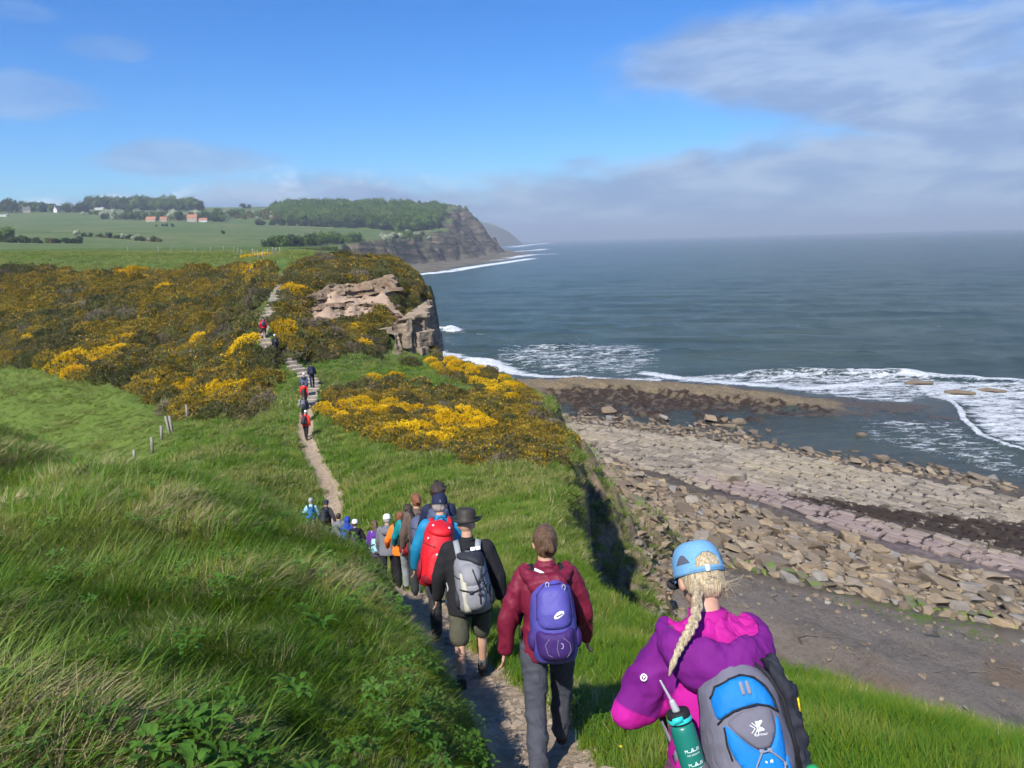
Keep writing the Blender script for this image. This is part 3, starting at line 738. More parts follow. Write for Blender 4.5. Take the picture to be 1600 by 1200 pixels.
def terrain_normal(P, e=.25):
    zx = land_z(np.c_[P[:, 0] + e, P[:, 1]])[0] - land_z(np.c_[P[:, 0] - e, P[:, 1]])[0]
    zy = land_z(np.c_[P[:, 0], P[:, 1] + e])[0] - land_z(np.c_[P[:, 0], P[:, 1] - e])[0]
    n = np.c_[-zx / (2 * e), -zy / (2 * e), np.ones(len(P))]
    return n / np.linalg.norm(n, axis=1)[:, None]

# ---- leaf materials
def leaf_mat(name, c1, c2, c3=None, trans=.35, rough=.6, pscale=.6, spec=.12):
    m, nt, b, out = new_mat(name)
    P_ = geo_pos(nt); oi = nt.node('ShaderNodeObjectInfo')
    col = nt.mix(oi.outputs['Random'], c1, c2)
    if c3 is not None: col = nt.mix(nt.smooth(nt.noise(P_, pscale, 4, .6), .48, .64), col, c3)
    nt.put(b.inputs['Base Color'], col); b.inputs['Roughness'].default_value = rough; b.inputs['Specular IOR Level'].default_value = spec
    tr = nt.node('ShaderNodeBsdfTranslucent'); nt.put(tr.inputs[0], nt.mix(.35, col, (.30, .38, .03)))
    mx = nt.node('ShaderNodeMixShader'); mx.inputs[0].default_value = trans
    nt.l.new(b.outputs[0], mx.inputs[1]); nt.l.new(tr.outputs[0], mx.inputs[2]); nt.l.new(mx.outputs[0], out.inputs[0])
    return m
M_G1 = leaf_mat('grass_blade_bright', (.13, .225, .012), (.225, .305, .022), (.31, .31, .05), .52)
M_G2 = leaf_mat('grass_blade_dark', (.055, .15, .012), (.125, .245, .022), (.21, .30, .06), .48, rough=.5, spec=.2)
M_G3 = leaf_mat('grass_straw', (.40, .32, .16), (.55, .46, .27), None, .3)
M_WEED = leaf_mat('broad_leaf', (.06, .15, .018), (.10, .22, .03), (.14, .26, .05), .35)
M_GORSE = leaf_mat('gorse_green', (.062, .075, .020), (.11, .118, .030), (.125, .11, .042), .15, .8, .25)
M_GORSEB = leaf_mat('gorse_spent', (.115, .088, .032), (.18, .135, .045), (.10, .098, .042), .15, .8, .3)
M_OCH = leaf_mat('gorse_fading_bloom', (.27, .18, .022), (.38, .25, .024), None, .25, .7)
M_YEL = leaf_mat('gorse_bloom', (.74, .43, .008), (.86, .56, .014), None, .3, .6)
M_DEAD = leaf_mat('gorse_dead_twigs', (.16, .125, .095), (.22, .18, .14), None, .1, .9)
M_TREE = leaf_mat('tree_foliage', (.075, .125, .026), (.11, .17, .035), (.05, .08, .022), .2, .8, .02)
M_TREED = leaf_mat('dark_tree_foliage', (.026, .045, .018), (.045, .07, .024), None, .15, .8, .02)
M_BLOS = leaf_mat('hawthorn_bloom', (.32, .35, .22), (.42, .44, .30), None, .2, .8)

def blade(V, F, MI, x, y, az, L, wdt, lean, curl, mi, segs=4):
    """a tapering blade that leans by 'lean' at its root and bows over by 'curl'"""
    b0 = len(V); d = Vector((math.cos(az), math.sin(az), 0)); sd = Vector((-d.y, d.x, 0))
    p = Vector((x, y, -.03)); a = lean
    for k in range(segs + 1):
        t = k / segs; wk = wdt * (1 - t ** 1.6) * (.6 + .8 * min(1, t * 3) if t < .33 else 1)
        if k == segs: V.append(tuple(p))
        else: V.append(tuple(p - sd * wk)); V.append(tuple(p + sd * wk))
        p = p + (d * math.sin(a) + Vector((0, 0, math.cos(a)))) * (L / segs); a += curl / segs
    for k in range(segs - 1):
        i = b0 + 2 * k; F.append((i, i + 1, i + 3, i + 2)); MI.append(mi)
    i = b0 + 2 * (segs - 1); F.append((i, i + 1, i + 2)); MI.append(mi)
def tuft(n, rad, L, wdt, lean, curl, az0, azs, mix, seed, segs=4):
    r = random.Random(seed); V, F, MI = [], [], []
    for _ in range(n):
        a = r.uniform(0, 6.283); q = rad * math.sqrt(r.random())
        mi = r.choices((0, 1, 2), mix)[0]
        blade(V, F, MI, q * math.cos(a), q * math.sin(a), az0 + r.gauss(0, azs), L * r.uniform(.5, 1.15), wdt * r.uniform(.6, 1.3), max(0.0, lean + r.gauss(0, .22)), curl * r.uniform(.4, 1.3), mi, segs)
    me = bpy.data.meshes.new('tuft'); me.from_pydata(V, [], F); me.update()
    for mm in (M_G1, M_G2, M_G3): me.materials.append(mm)
    me.polygons.foreach_set('material_index', MI); me.polygons.foreach_set('use_smooth', [True] * len(F))
    return me
# wind comes from the left and behind: blades bow to the right
LONG = [tuft(30, .17, .48, .0072, .40, 1.5, 0, .75, (6, 3, .35), 1), tuft(30, .18, .44, .0075, .5, 1.4, .15, .8, (5, 5, .2), 2), tuft(28, .16, .56, .0085, .30, 1.7, -.2, .8, (6, 3, 1), 3),
        tuft(30, .17, .40, .0050, .55, 1.3, 0, 1.0, (2, 2, 5), 4), tuft(20, .12, .52, .0125, .35, 1.6, .3, .9, (4, 6, .2), 5), tuft(22, .14, .44, .0040, .12, .7, 0, 1.4, (1, 1, 8), 6), tuft(34, .17, .36, .0065, .2, 1.1, 0, 2.0, (7, 3, .3), 7)]
SHORT = [tuft(40, .15, .17, .0035, .3, 1.1, 0, 1.2, (6, 3, .5), 11), tuft(40, .16, .22, .0038, .4, 1.2, .2, 1.2, (4, 5, .4), 12), tuft(36, .16, .19, .0034, .3, 1.2, 0, 1.6, (3, 2, 3), 13)]
MID = [tuft(34, .30, .40, .010, .35, 1.2, 0, .8, (6, 3, .6), 21, 3), tuft(34, .32, .36, .010, .3, 1.2, .2, 1.0, (3, 6, .3), 22, 3), tuft(34, .30, .42, .010, .4, 1.2, 0, 1.0, (3, 2, 4), 23, 3)]
# broad leaves: a rosette of lobed, folded leaves on stalks
def leaf_shape(V, F, base, d, L, wdt, droop, lobes):
    b0 = len(V); sd = Vector((-d.y, d.x, 0)); n = 7; p = Vector(base); a = .35
    up = Vector((0, 0, 1)); pitch = droop[0]
    for k in range(n + 1):
        t = k / n
        prof_ = math.sin(math.pi * min(1, t * .92 + .08)) ** .7
        if lobes: prof_ *= .62 + .38 * abs(math.sin(t * math.pi * 2.6))
        wk = wdt * prof_ if 0 < k < n else wdt * .04
        V.append(tuple(p - sd * wk + up * wk * .35)); V.append(tuple(p)); V.append(tuple(p + sd * wk + up * wk * .35))
        p = p + (d * math.cos(pitch) + up * math.sin(pitch)) * (L / n); pitch += (droop[1] - droop[0]) / n
    for k in range(n):
        i = b0 + 3 * k; F += [(i, i + 1, i + 4, i + 3), (i + 1, i + 2, i + 5, i + 4)]
def rosette(nl, L, wdt, seed, lobes=True, h=.12):
    r = random.Random(seed); V, F = [], []
    for k in range(nl):
        a = k * 2.4 + r.uniform(-.4, .4); d = Vector((math.cos(a), math.sin(a), 0))
        hh = r.uniform(.3, 1.0) * h
        leaf_shape(V, F, d * r.uniform(.01, .10) + Vector((0, 0, hh)), d, L * r.uniform(.6, 1.1), wdt * r.uniform(.7, 1.1), (r.uniform(.2, .9), r.uniform(-.9, -.2)), lobes)
    me = bpy.data.meshes.new('rosette'); me.from_pydata(V, [], F); me.update(); me.materials.append(M_WEED)
    me.polygons.foreach_set('use_smooth', [True] * len(F)); return me
LEAFY = [rosette(20, .11, .030, 1), rosette(26, .085, .026, 2, True, .2), rosette(18, .14, .032, 3, True, .10), rosette(34, .060, .022, 4, False, .22)]

def flat_mat0(name, c):
    m, nt, b, out = new_mat(name); b.inputs['Base Color'].default_value = (*c, 1); b.inputs['Roughness'].default_value = .7; return m
# ---- near grass points: even in the view, thinning with distance
def sample_polar(n, a0, a1, r0, r1, power=0.0, cen=(0, 0)):
    a = np.radians(RNG.uniform(a0, a1, n)); u = RNG.rand(n)
    r = np.sqrt(r0 ** 2 + u * (r1 ** 2 - r0 ** 2)) if power == 0 else np.exp(math.log(r0) + u * math.log(r1 / r0))
    return np.c_[cen[0] + r * np.sin(a), cen[1] + r * np.cos(a)]
def finish(P, clear=.42):
    z, s = land_z(P); dp, _, _ = path_sd(P)
    return z, s, dp
P = np.r_[sample_polar(26000, -52, 42, 1.0, 16, 0), sample_polar(26000, -48, 42, 1.2, 20, 1)]
z, s, dp = finish(P)
nz_ = fbm2(P[:, 0] * .5, P[:, 1] * .5, 91, 3); nz2 = fbm2(P[:, 0] * 1.3 + 5, P[:, 1] * 1.3, 92, 3)
di_, ii, tt, sdp = seg_dist(P, PATH)
left = (sdp < 0)
ok = (s < .1) & (dp > .30 + .10 * nz2) & (np.hypot(P[:, 0], P[:, 1]) > .9)
bank = ok & left & (dp > .62 + .2 * nz2)
Pb = P[bank]; zb = z[bank]; nb = terrain_normal(Pb, .1); a_, b_ = nz_[bank], nz2[bank]
idx = np.where(b_ > .24, 3, np.where(a_ + b_ > .30, 1, np.where(a_ < -.28, 2, RNG.choice([0, 1, 2, 4, 6, 6], len(Pb)))))
idx = np.where(RNG.rand(len(Pb)) < .09, 5, idx); idx = np.where(RNG.rand(len(Pb)) < .05, 4, idx)
hgt = (.62 + .30 * a_ + .55 * b_ + .3 * (RNG.rand(len(Pb)) - .3)) * np.clip(.12 + dp[bank] * .42, .3, 1.05)
scatter('long_grass', np.c_[Pb, zb], nb, hgt, RNG.normal(.1, .45, len(Pb)) + a_ * 1.9 + b_ * .8, idx, LONG, 'long wind-blown grass covering the bank left of the path', 'grass', tilt=.55)
rt = ok & ~left
Pr = P[rt]; zr = z[rt]; nr_ = terrain_normal(Pr, .1); a_, b_ = nz_[rt], nz2[rt]
w_ = (b_ > -.02) & (dp[rt] < 3.2) & (Pr[:, 1] < 15) & (Pr[:, 0] < 3.2)
idx = np.where(a_ + .3 * RNG.randn(len(Pr)) > .25, 2, np.where(b_ > .1, 1, RNG.randint(0, 2, len(Pr))))
hg = (.9 + .5 * RNG.rand(len(Pr))) * np.clip(.6 + dp[rt] * .4, .6, 1.15)
scatter('short_grass', np.c_[Pr, zr], nr_, hg, RNG.uniform(-1.0, 1.2, len(Pr)), idx, SHORT, 'short green grass on the slope right of the path', 'grass', tilt=.7)
lf = w_ & (RNG.rand(len(Pr)) < .5)
edge_l = bank & (RNG.rand(len(P)) < np.where(dp < 1.1, .06, np.where(nz2 > .25, .03, .008)))
PL = np.r_[Pr[lf], P[edge_l]]; zL = np.r_[zr[lf], z[edge_l] + .08 + .12 * (dp[edge_l] > 1)]
scatter('leafy_weeds', np.c_[PL, zL], terrain_normal(PL, .1), RNG.uniform(.28, .66, len(PL)), RNG.uniform(0, 6.28, len(PL)), RNG.randint(0, 4, len(PL)), LEAFY, 'broad green leaves of weeds growing beside the path', 'plants', tilt=.6)

# yellow flowers and pale dead stems
M_FLW = flat_mat0('petal_yellow', (.78, .60, .02)); 
def flower(seed):
    V, F = [], []; MI = []; r = random.Random(seed)
    blade(V, F, MI, 0, 0, r.uniform(0, 6), .16, .002, .1, .3, 0, 3); tip = Vector(V[-1]); b0 = len(V); V.append(tuple(tip + Vector((0, 0, .006))))
    for k in range(10):
        a = .628 * k; V.append(tuple(tip + Vector((math.cos(a) * .017, math.sin(a) * .017, .004 * (k % 2)))))
    for k in range(10): F.append((b0, b0 + 1 + k, b0 + 1 + (k + 1) % 10)); MI.append(1)
    me = bpy.data.meshes.new('flower'); me.from_pydata(V, [], F); me.update(); me.materials.append(M_WEED); me.materials.append(M_FLW); me.polygons.foreach_set('material_index', MI); return me
k_ = (RNG.rand(len(Pr)) < .010) & (Pr[:, 1] < 14); PF = Pr[k_]
scatter('yellow_flowers', np.c_[PF, zr[k_]], np.tile([0, 0, 1.0], (len(PF), 1)), RNG.uniform(.45, .85, len(PF)), RNG.uniform(0, 6, len(PF)), RNG.randint(0, 2, len(PF)), [flower(1), flower(2)], 'small yellow flowers dotted in the grass right of the path', 'flowers', tilt=.3)
# middle distance
P = sample_polar(60000, -50, 12, 12, 78, 1)
z, s, dp = finish(P)
gm = np.maximum.reduce([poly_mask(P, R_GORSE_L, .6), poly_mask(P, R_GORSE_B, .5), poly_mask(P, R_RIDGE, .5), poly_mask(P, R_BLUFF, .5), poly_mask(P, R_SOIL, .5)])
md_ = poly_mask(P, wpoly([(-250, 575), (0, 575), (190, 605), (300, 655), (285, 665), (255, 700), (215, 735), (0, 690), (-250, 690)]), 1.0)
ok = (s < 0) & (dp > .5) & (gm < .4) & (RNG.rand(len(P)) > md_ * .15)
P = P[ok]; z = z[ok]; n_ = fbm2(P[:, 0] * .25, P[:, 1] * .25, 93, 4); mdk = md_[ok]
idx = np.where(n_ + .25 * RNG.randn(len(P)) > .22, 2, np.where(n_ < -.05, 1, 0)); idx = np.where((mdk > .5) & (RNG.rand(len(P)) < .8), 0, idx)
D_ = np.hypot(P[:, 0], P[:, 1])
scatter('slope_grass', np.c_[P, z], terrain_normal(P, .3), (.45 + .35 * RNG.rand(len(P)) + .3 * np.clip(n_, 0, 1)) * (1 - .5 * mdk) * np.clip(D_ / 26, .7, 1.35), RNG.uniform(-1.2, 1.2, len(P)), idx, MID, 'tussocky green grass over the gully slopes', 'grass', tilt=.6)
P = sample_polar(30000, -50, -14, 36, 82, 0); z, s, dp = finish(P)
md_ = poly_mask(P, wpoly([(-250, 575), (0, 575), (190, 605), (300, 655), (285, 665), (255, 700), (215, 735), (0, 690), (-250, 690)]), 1.0); gm = poly_mask(P, R_GORSE_L, .6); n_ = fbm2(P[:, 0] * .4, P[:, 1] * .4, 99, 4)
ok = (dp > .8) & (gm < .4) & (md_ > .1) & (RNG.rand(len(P)) < .35 + .9 * n_); P = P[ok]; z = z[ok]; n_ = n_[ok]
scatter('meadow_grass', np.c_[P, z], terrain_normal(P, .4), RNG.uniform(.35, .75, len(P)) * (1 + .5 * n_), RNG.uniform(-1.2, 1.2, len(P)), np.where(n_ + .3 * RNG.randn(len(P)) > .25, 2, 0), MID, 'bright tussocky grass of the meadow under the gorse', 'grass', tilt=.7)
P = sample_polar(16000, -48, -14, 78, 200, 0)
z, s, dp = finish(P); gm = np.maximum(poly_mask(P, R_GORSE_L, .6), poly_mask(P, R_BLUFF, .6)); n_ = fbm2(P[:, 0] * .08, P[:, 1] * .08, 98, 4)
ok = (s < 0) & (dp > .8) & (gm < .4); P = P[ok]; z = z[ok]; n_ = n_[ok]
scatter('plateau_grass', np.c_[P, z], np.tile([0, 0, 1.0], (len(P), 1)), RNG.uniform(.8, 1.5, len(P)) * (1 + .4 * n_), RNG.uniform(-1.2, 1.2, len(P)), np.where(n_ > .0, 2, 0), MID, 'yellowish grass on the flat clifftop field', 'grass', tilt=1.0)
# dry grass and scrub hanging on the cliff face and its lip
P = sample_polar(26000, -12, 24, 10, 74, 1)
z, s, dp = finish(P); n_ = fbm2(P[:, 0] * .35, P[:, 1] * .35, 94, 4)
ok = (s > -.6) & (s < 11) & ((n_ > .05) | (s < .3) | ((s > .8) & (s < 5) & (P[:, 1] < 50))) & (z > -24)
P = P[ok]; z = z[ok]
scatter('cliff_grass', np.c_[P, z], terrain_normal(P, .3), RNG.uniform(.5, 1.1, len(P)) * np.clip(np.hypot(P[:, 0], P[:, 1]) / 26, .6, 1.3), RNG.uniform(-3, 3, len(P)), RNG.choice([0, 1, 1, 2], len(P)), MID, 'dry grass hanging on the crumbling cliff face', 'grass', tilt=.5)
print('grass', time.time() - T0)

# ================================================================== gorse
def gorse_mesh(seed, n=420, mats=(0,), weights=(1,), flat=.62, top=None, leaf=.075):
    """a dome of spiky sprigs about 1 m in radius; 'top' is the share of bloom on the upper side"""
    r = random.Random(seed); V, F, MI = [], [], []
    # dark inner core
    bm = bmesh.new(); bmesh.ops.create_icosphere(bm, subdivisions=2, radius=.80)
    for v in bm.verts:
        k = 1 + .22 * mnoise.noise(v.co * 1.8 + Vector((seed, 0, 0)))
        v.co = Vector((v.co.x * k, v.co.y * k, max(v.co.z, -.25) * k * flat))
        V.append(tuple(v.co))
    for f in bm.faces: F.append(tuple(v.index for v in f.verts)); MI.append(0)
    bm.free()
    for _ in range(n):
        z = r.uniform(-.12, 1); a = r.uniform(0, 6.283); q = math.sqrt(max(0, 1 - z * z))
        d = Vector((q * math.cos(a), q * math.sin(a), z))
        k = 1 + .28 * mnoise.noise(d * 1.9 + Vector((seed, 0, 0))) + .10 * mnoise.noise(d * 5 + Vector((0, seed, 0)))
        c = Vector((d.x * k, d.y * k, d.z * k * flat)) * r.uniform(.82, 1.04)
        nn_ = Vector((d.x, d.y, d.z + .25)).normalized()
        patch = mnoise.noise(d * 2.2 + Vector((seed * 3.1, 2, 0))) + .5 * mnoise.noise(d * 6 + Vector((seed, 5, 0)))
        mi = r.choices(range(len(weights)), weights)[0]
        if top is not None and patch + .55 * (z - .3) > top[0] and r.random() < top[1]: mi = top[2]
        for _s in range(5):
            t = Vector((r.gauss(0, 1), r.gauss(0, 1), r.gauss(0, 1))); t = (nn_ * .9 + t * .55).normalized()
            sd_ = t.cross(Vector((r.random(), r.random(), r.random() + .1))).normalized() * leaf * r.uniform(.28, .5)
            p0 = c + Vector((r.uniform(-1, 1), r.uniform(-1, 1), r.uniform(-1, 1))) * leaf * .6; L = leaf * r.uniform(1.0, 2.0)
            b0 = len(V); V += [tuple(p0 - sd_ * .6), tuple(p0 + t * L * .5 + sd_), tuple(p0 + t * L), tuple(p0 + t * L * .5 - sd_)]
            F.append((b0, b0 + 1, b0 + 2, b0 + 3)); MI.append(mi)
    me = bpy.data.meshes.new('gorse'); me.from_pydata(V, [], F); me.update()
    for mm in (M_GORSE, M_GORSEB, M_OCH, M_YEL, M_DEAD): me.materials.append(mm)
    me.polygons.foreach_set('material_index', MI)
    return me
GK = [gorse_mesh(1, weights=(8, 2, .3, 0, .6)), gorse_mesh(2, weights=(6, 4, .5, 0, 1)),            # green
      gorse_mesh(3, weights=(4, 6, 1.6, .2, 1.2)), gorse_mesh(4, weights=(3, 4, 2.4, .4, 1)),       # browned
      gorse_mesh(5, weights=(4, 3, 2, .3, .5), top=(-.1, .6, 2)), gorse_mesh(6, weights=(5, 2, 2, .8, .3), top=(.0, .55, 2)),  # ochre
      gorse_mesh(7, 520, weights=(4, 1, 2, 2, 0), top=(-.25, .85, 3)), gorse_mesh(8, 520, weights=(5, 1, 1, 1, 0), top=(-.05, .85, 3)),  # yellow
      gorse_mesh(9, weights=(2, 2, .2, 0, 6))]                                                       # dead
def poisson_in(poly, rmin, n, extra=0.0):
    A = np.array(poly); lo = A.min(0); hi = A.max(0)
    Q = RNG.uniform(lo, hi, (n, 2)); Q = Q[in_poly(Q, poly)]
    cellm = {}; out_ = []
    for q in Q:
        k = (int(q[0] // rmin), int(q[1] // rmin)); hit = False
        for i in (-1, 0, 1):
            for j in (-1, 0, 1):
                for o_ in cellm.get((k[0] + i, k[1] + j), ()):
                    if (o_[0] - q[0]) ** 2 + (o_[1] - q[1]) ** 2 < rmin * rmin: hit = True; break
                if hit: break
            if hit: break
        if not hit: cellm.setdefault(k, []).append(q); out_.append(q)
    return np.array(out_)
def near_px(P, lst, rad):
    """closeness to ground spots given by (photo column, row, radius m)"""
    v = np.zeros(len(P))
    for a, c, r_ in lst:
        w0 = W(a, c); v = np.maximum(v, 1 - np.hypot(P[:, 0] - w0[0], P[:, 1] - w0[1]) / r_)
    return v
def gorse_field(name, poly, rmin, n, smin, smax, label, yel, och, greenp=.25, sink=.1):
    P = poisson_in(poly, rmin, n); z, s = land_z(P)
    k = s < .6; P = P[k]; z = z[k]
    a_ = fbm2(P[:, 0] * .12, P[:, 1] * .12, 95, 4); b_ = fbm2(P[:, 0] * .35, P[:, 1] * .35, 96, 3)
    r_ = RNG.rand(len(P))
    idx = np.where(a_ + .4 * b_ > .18, RNG.randint(0, 2, len(P)), np.where(b_ > .05, RNG.randint(3, 6, len(P)), RNG.randint(1, 4, len(P))))
    idx = np.where(r_ < .05, 8, idx); idx = np.where((r_ > .92), RNG.randint(4, 6, len(P)), idx)
    vo = near_px(P, och, 1); vy = near_px(P, yel, 1)
    idx = np.where(vo + .6 * b_ > .42, RNG.randint(4, 6, len(P)), idx)
    idx = np.where((vy + .5 * b_ > .32) & (RNG.rand(len(P)) < .85), RNG.choice([6, 6, 7], len(P)), idx)
    S = RNG.uniform(smin, smax, len(P)) * (1 + .3 * a_)
    sc3 = np.c_[S, S, S * RNG.uniform(.8, 1.6, len(P))]
    return scatter(name, np.c_[P, z - sink], terrain_normal(P, .5), sc3, RNG.uniform(0, 6.28, len(P)), idx, GK, label, 'gorse', tilt=.35)
gorse_field('gorse_thicket', R_GORSE_L, .95, 26000, .62, 1.45, 'thicket of brown, green and yellow gorse on the slope left of the steps',
            [(130, 570, 4.5), (110, 572, 3), (380, 545, 1.8), (215, 430, 4), (345, 612, 2.6), (185, 540, 3.5), (300, 605, 2), (395, 430, 3.0)],
            [(220, 520, 9), (130, 570, 8), (340, 620, 6), (390, 620, 4), (250, 470, 7), (60, 445, 10), (120, 440, 8), (300, 600, 6), (330, 460, 6), (200, 445, 8), (20, 480, 9), (405, 600, 4)])
gorse_field('gorse_patch', R_GORSE_B, .50, 9000, .45, .85, 'low patch of gorse in bloom between the path and the cliff edge',
            [(560, 640, 3.2), (600, 640, 2.6), (640, 645, 2.0), (700, 650, 2.6), (725, 665, 2.4), (690, 660, 2), (530, 635, 2), (640, 680, 2.2), (700, 690, 1.8)],
            [(560, 655, 4), (600, 665, 6), (660, 685, 6), (720, 690, 5), (800, 680, 5), (820, 650, 3), (760, 665, 2.5), (620, 620, 2.5)])
gorse_field('gorse_ridge', R_RIDGE, .48, 5000, .40, .70, 'strip of bright yellow gorse along the cliff edge below the bluff',
            [(700, 572, 3.5), (730, 580, 3.5), (760, 595, 3.2), (785, 605, 2.6), (770, 618, 2.0)], [(800, 620, 3.0)])
gorse_field('gorse_on_ledge', R_SLABTOP, .6, 1500, .45, .8, 'brown gorse on the sloping top of the rock outcrop', [], [])
gorse_field('gorse_on_bluff', R_BLUFF, .60, 9000, .50, 1.05, 'dark green and brown gorse draped over the rocky bluff',
            [(570, 545, 1.2), (580, 550, 1.0), (455, 458, .9)], [(600, 410, 2.0), (615, 412, 2.0), (470, 500, 2.5), (530, 520, 2.0), (455, 540, 2)])
# bushes that stand apart
GROUP_B = 'single gorse bushes beside the path and on the clifftop'
def bush(px, py, kind, size, label, rz):
    p = W(px, py)
    o = link('gorse_bush', GK[kind], smooth=False); o.location = (p[0], p[1], p[2] - .08); o.rotation_euler = (0, 0, rz)
    o.scale = (size, size, size * 1.05)
    tag(o, label, 'bush', GROUP_B)
for k, a in enumerate([
    (582, 592, 6, .75, 'small yellow gorse bush in grass below the bluff, left of two'),
    (617, 590, 7, .8, 'half yellow gorse bush in grass below the bluff, right of two'),
    (640, 568, 1, 1.0, 'dark green gorse bush at the foot of the bluff cliff'),
    (655, 600, 3, .9, 'brown gorse bush in the grass left of the yellow ridge'),
    (780, 625, 5, .9, 'orange tinged gorse bush behind the bright yellow patch'),
    (512, 560, 8, 1.0, 'pale leafless gorse bush at the right side of the lower steps'),
    (800, 712, 2, 1.0, 'russet gorse bush above the cliff edge where the grass begins'),
    (862, 705, 0, .9, 'green gorse bush on the lip of the cliff'),
    (270, 640, 8, 1.2, 'grey leafless gorse bush at the bottom edge of the thicket'),
    (398, 423, 6, 1.6, 'orange blooming gorse bush by the fence at the top of the slope'),
    (374, 548, 6, .9, 'bright yellow gorse bush just left of the steps'),
    (30, 555, 8, 1.3, 'grey straggly gorse bush at the left end of the thicket')]): bush(*a, k * 1.3)
for px, D, s_ in ((388, 125, 1.3), (400, 126, 1.5), (412, 128, 1.4), (422, 130, 1.2), (432, 131, 1.1)):
    p = WD(px, D); o = link('gorse_bush', GK[6 + (px % 2)], smooth=False); o.location = (p[0], p[1], p[2] - .1); o.scale = (s_ * 1.2, s_, s_ * .8); o.rotation_euler = (0, 0, px)
    tag(o, 'orange gorse bush in the low clump by the fence at the plateau edge', 'bush', 'orange gorse clump behind the fence')
print('gorse', time.time() - T0)

# ================================================================== rocks of the shore
def rock_mesh(seed, flat=.5, elong=1.4, n=13, bev=.055):
    r = random.Random(seed); bm = bmesh.new()
    for _ in range(n):
        a = r.uniform(0, 6.283); q = r.uniform(.72, 1.0)
        c_, s_ = math.cos(a), math.sin(a); m_ = max(abs(c_), abs(s_)) ** .45
        bm.verts.new((c_ / m_ * q * elong * .5, s_ / m_ * q * .5, r.choice((-.5, .5)) * flat * r.uniform(.75, 1)))
    res = bmesh.ops.convex_hull(bm, input=bm.verts)
    bmesh.ops.delete(bm, geom=[v for v in bm.verts if not v.link_faces], context='VERTS')
    bmesh.ops.dissolve_limit(bm, angle_limit=math.radians(14), verts=bm.verts, edges=bm.edges)
    bmesh.ops.bevel(bm, geom=bm.edges[:], offset=bev, segments=1, affect='EDGES', profile=.6, clamp_overlap=True)
    bmesh.ops.triangulate(bm, faces=bm.faces[:])
    return bm_mesh('boulder', bm)
ROCKS = [rock_mesh(k, .42 + .2 * ((k * 37) % 10) / 10, 1.15 + .08 * (k % 7)) for k in range(14)]
m, nt, b, out = new_mat('boulder_sandstone')
P_ = geo_pos(nt); oi = nt.node('ShaderNodeObjectInfo'); at = nt.attr('tone')
rn = nt.math('FRACT', nt.math('ADD', oi.outputs['Random'], at))
nB = nt.noise(P_, 1.2, 6, .65); nD = nt.noise(P_, 9, 5, .7)
c = nt.ramp(rn, [(0, (.13, .10, .07)), (.2, (.24, .18, .115)), (.4, (.31, .235, .15)), (.6, (.19, .155, .115)), (.8, (.36, .265, .155)), (.95, (.27, .25, .22))])
c = nt.mix(nt.smooth(nB, .38, .62), nt.mix(.38, c, (.12, .10, .08)), c)
c = nt.mix(nt.smooth(nD, .5, .72), c, nt.mix(.35, c, (.08, .07, .055)))
d = seg_dist
gx = nt.attr('algae')
c = nt.mix(nt.math('MULTIPLY', nt.math('MAXIMUM', gx, 0.0), nt.smooth(nt.noise(P_, .8, 4, .6), .42, .55)), c, (.14, .19, .035))
wet = wetness(nt, P_); c = nt.mix(nt.math('MULTIPLY', wet, .55), c, (.055, .045, .032))
nt.put(b.inputs['Base Color'], c); b.inputs['Roughness'].default_value = .85; b.inputs['Specular IOR Level'].default_value = .25
nt.put(b.inputs['Normal'], nt.bump(nt.math('ADD', nB, nt.math('MULTIPLY', nD, .5)), .7, .12))
M_ROCK = m
for r_ in ROCKS: r_.materials.append(M_ROCK)
m2, nt, b, out = new_mat('boulder_green'); P_ = geo_pos(nt)
c = nt.mix(nt.smooth(nt.noise(P_, 1.5, 5, .6), .45, .6), (.14, .12, .085), (.11, .17, .03))
nt.put(b.inputs['Base Color'], c); b.inputs['Roughness'].default_value = .8
nt.put(b.inputs['Normal'], nt.bump(nt.noise(P_, 6, 5, .7), .6, .1)); M_ROCKG = m2
ROCKSG = []
for r_ in ROCKS[:6]:
    q = r_.copy(); q.materials.clear(); q.materials.append(M_ROCKG); ROCKSG.append(q)
def pack(poly, radii_n, seed, overlap=.80):
    """big ones first, no closer than the sum of their radii"""
    rr = random.Random(seed); A = np.array(poly); lo = A.min(0); hi = A.max(0); out_ = []; cells = {}
    cs = 1.6
    for rad, n in radii_n:
        Q = RNG.uniform(lo, hi, (n, 2)); Q = Q[in_poly(Q, poly)]
        for q in Q:
            r0 = rad * rr.uniform(.75, 1.25); kx, ky = int(q[0] // cs), int(q[1] // cs); bad = False
            for i in (-1, 0, 1):
                for j in (-1, 0, 1):
                    for (x, y, r1) in cells.get((kx + i, ky + j), ()):
                        if (x - q[0]) ** 2 + (y - q[1]) ** 2 < ((r0 + r1) * overlap) ** 2: bad = True; break
                    if bad: break
                if bad: break
            if not bad: cells.setdefault((kx, ky), []).append((q[0], q[1], r0)); out_.append((q[0], q[1], r0))
    return out_
ub = math.atan2(UD[1], UD[0])
bl = [(x, y, r_, 'b') for x, y, r_ in pack(R_BOULD, [(.80, 200), (.58, 2600), (.42, 14000), (.28, 30000), (.17, 26000)], 3)]
bl += [(x, y, r_ * .9, 't') for x, y, r_ in pack(R_RUBTOP, [(.8, 160), (.55, 900), (.38, 4000), (.24, 6000)], 4, 1.0)]
strag = zpoly([(700, 0)]) if False else []
for (px, py, r_) in ((722 + 800 - 800, 0, 0),): pass
def bkey(b): 
    return -b[2] / math.hypot(b[0], b[1])
bl.sort(key=bkey)
rb = random.Random(5)
pts = np.array([(b[0], b[1]) for b in bl]); bzs = beach_z(pts); dsl = seg_dist(pts, SLAB_LINE)[0]
inview = []
rest_V, rest_F, rest_T, rest_A = [], [], [], []
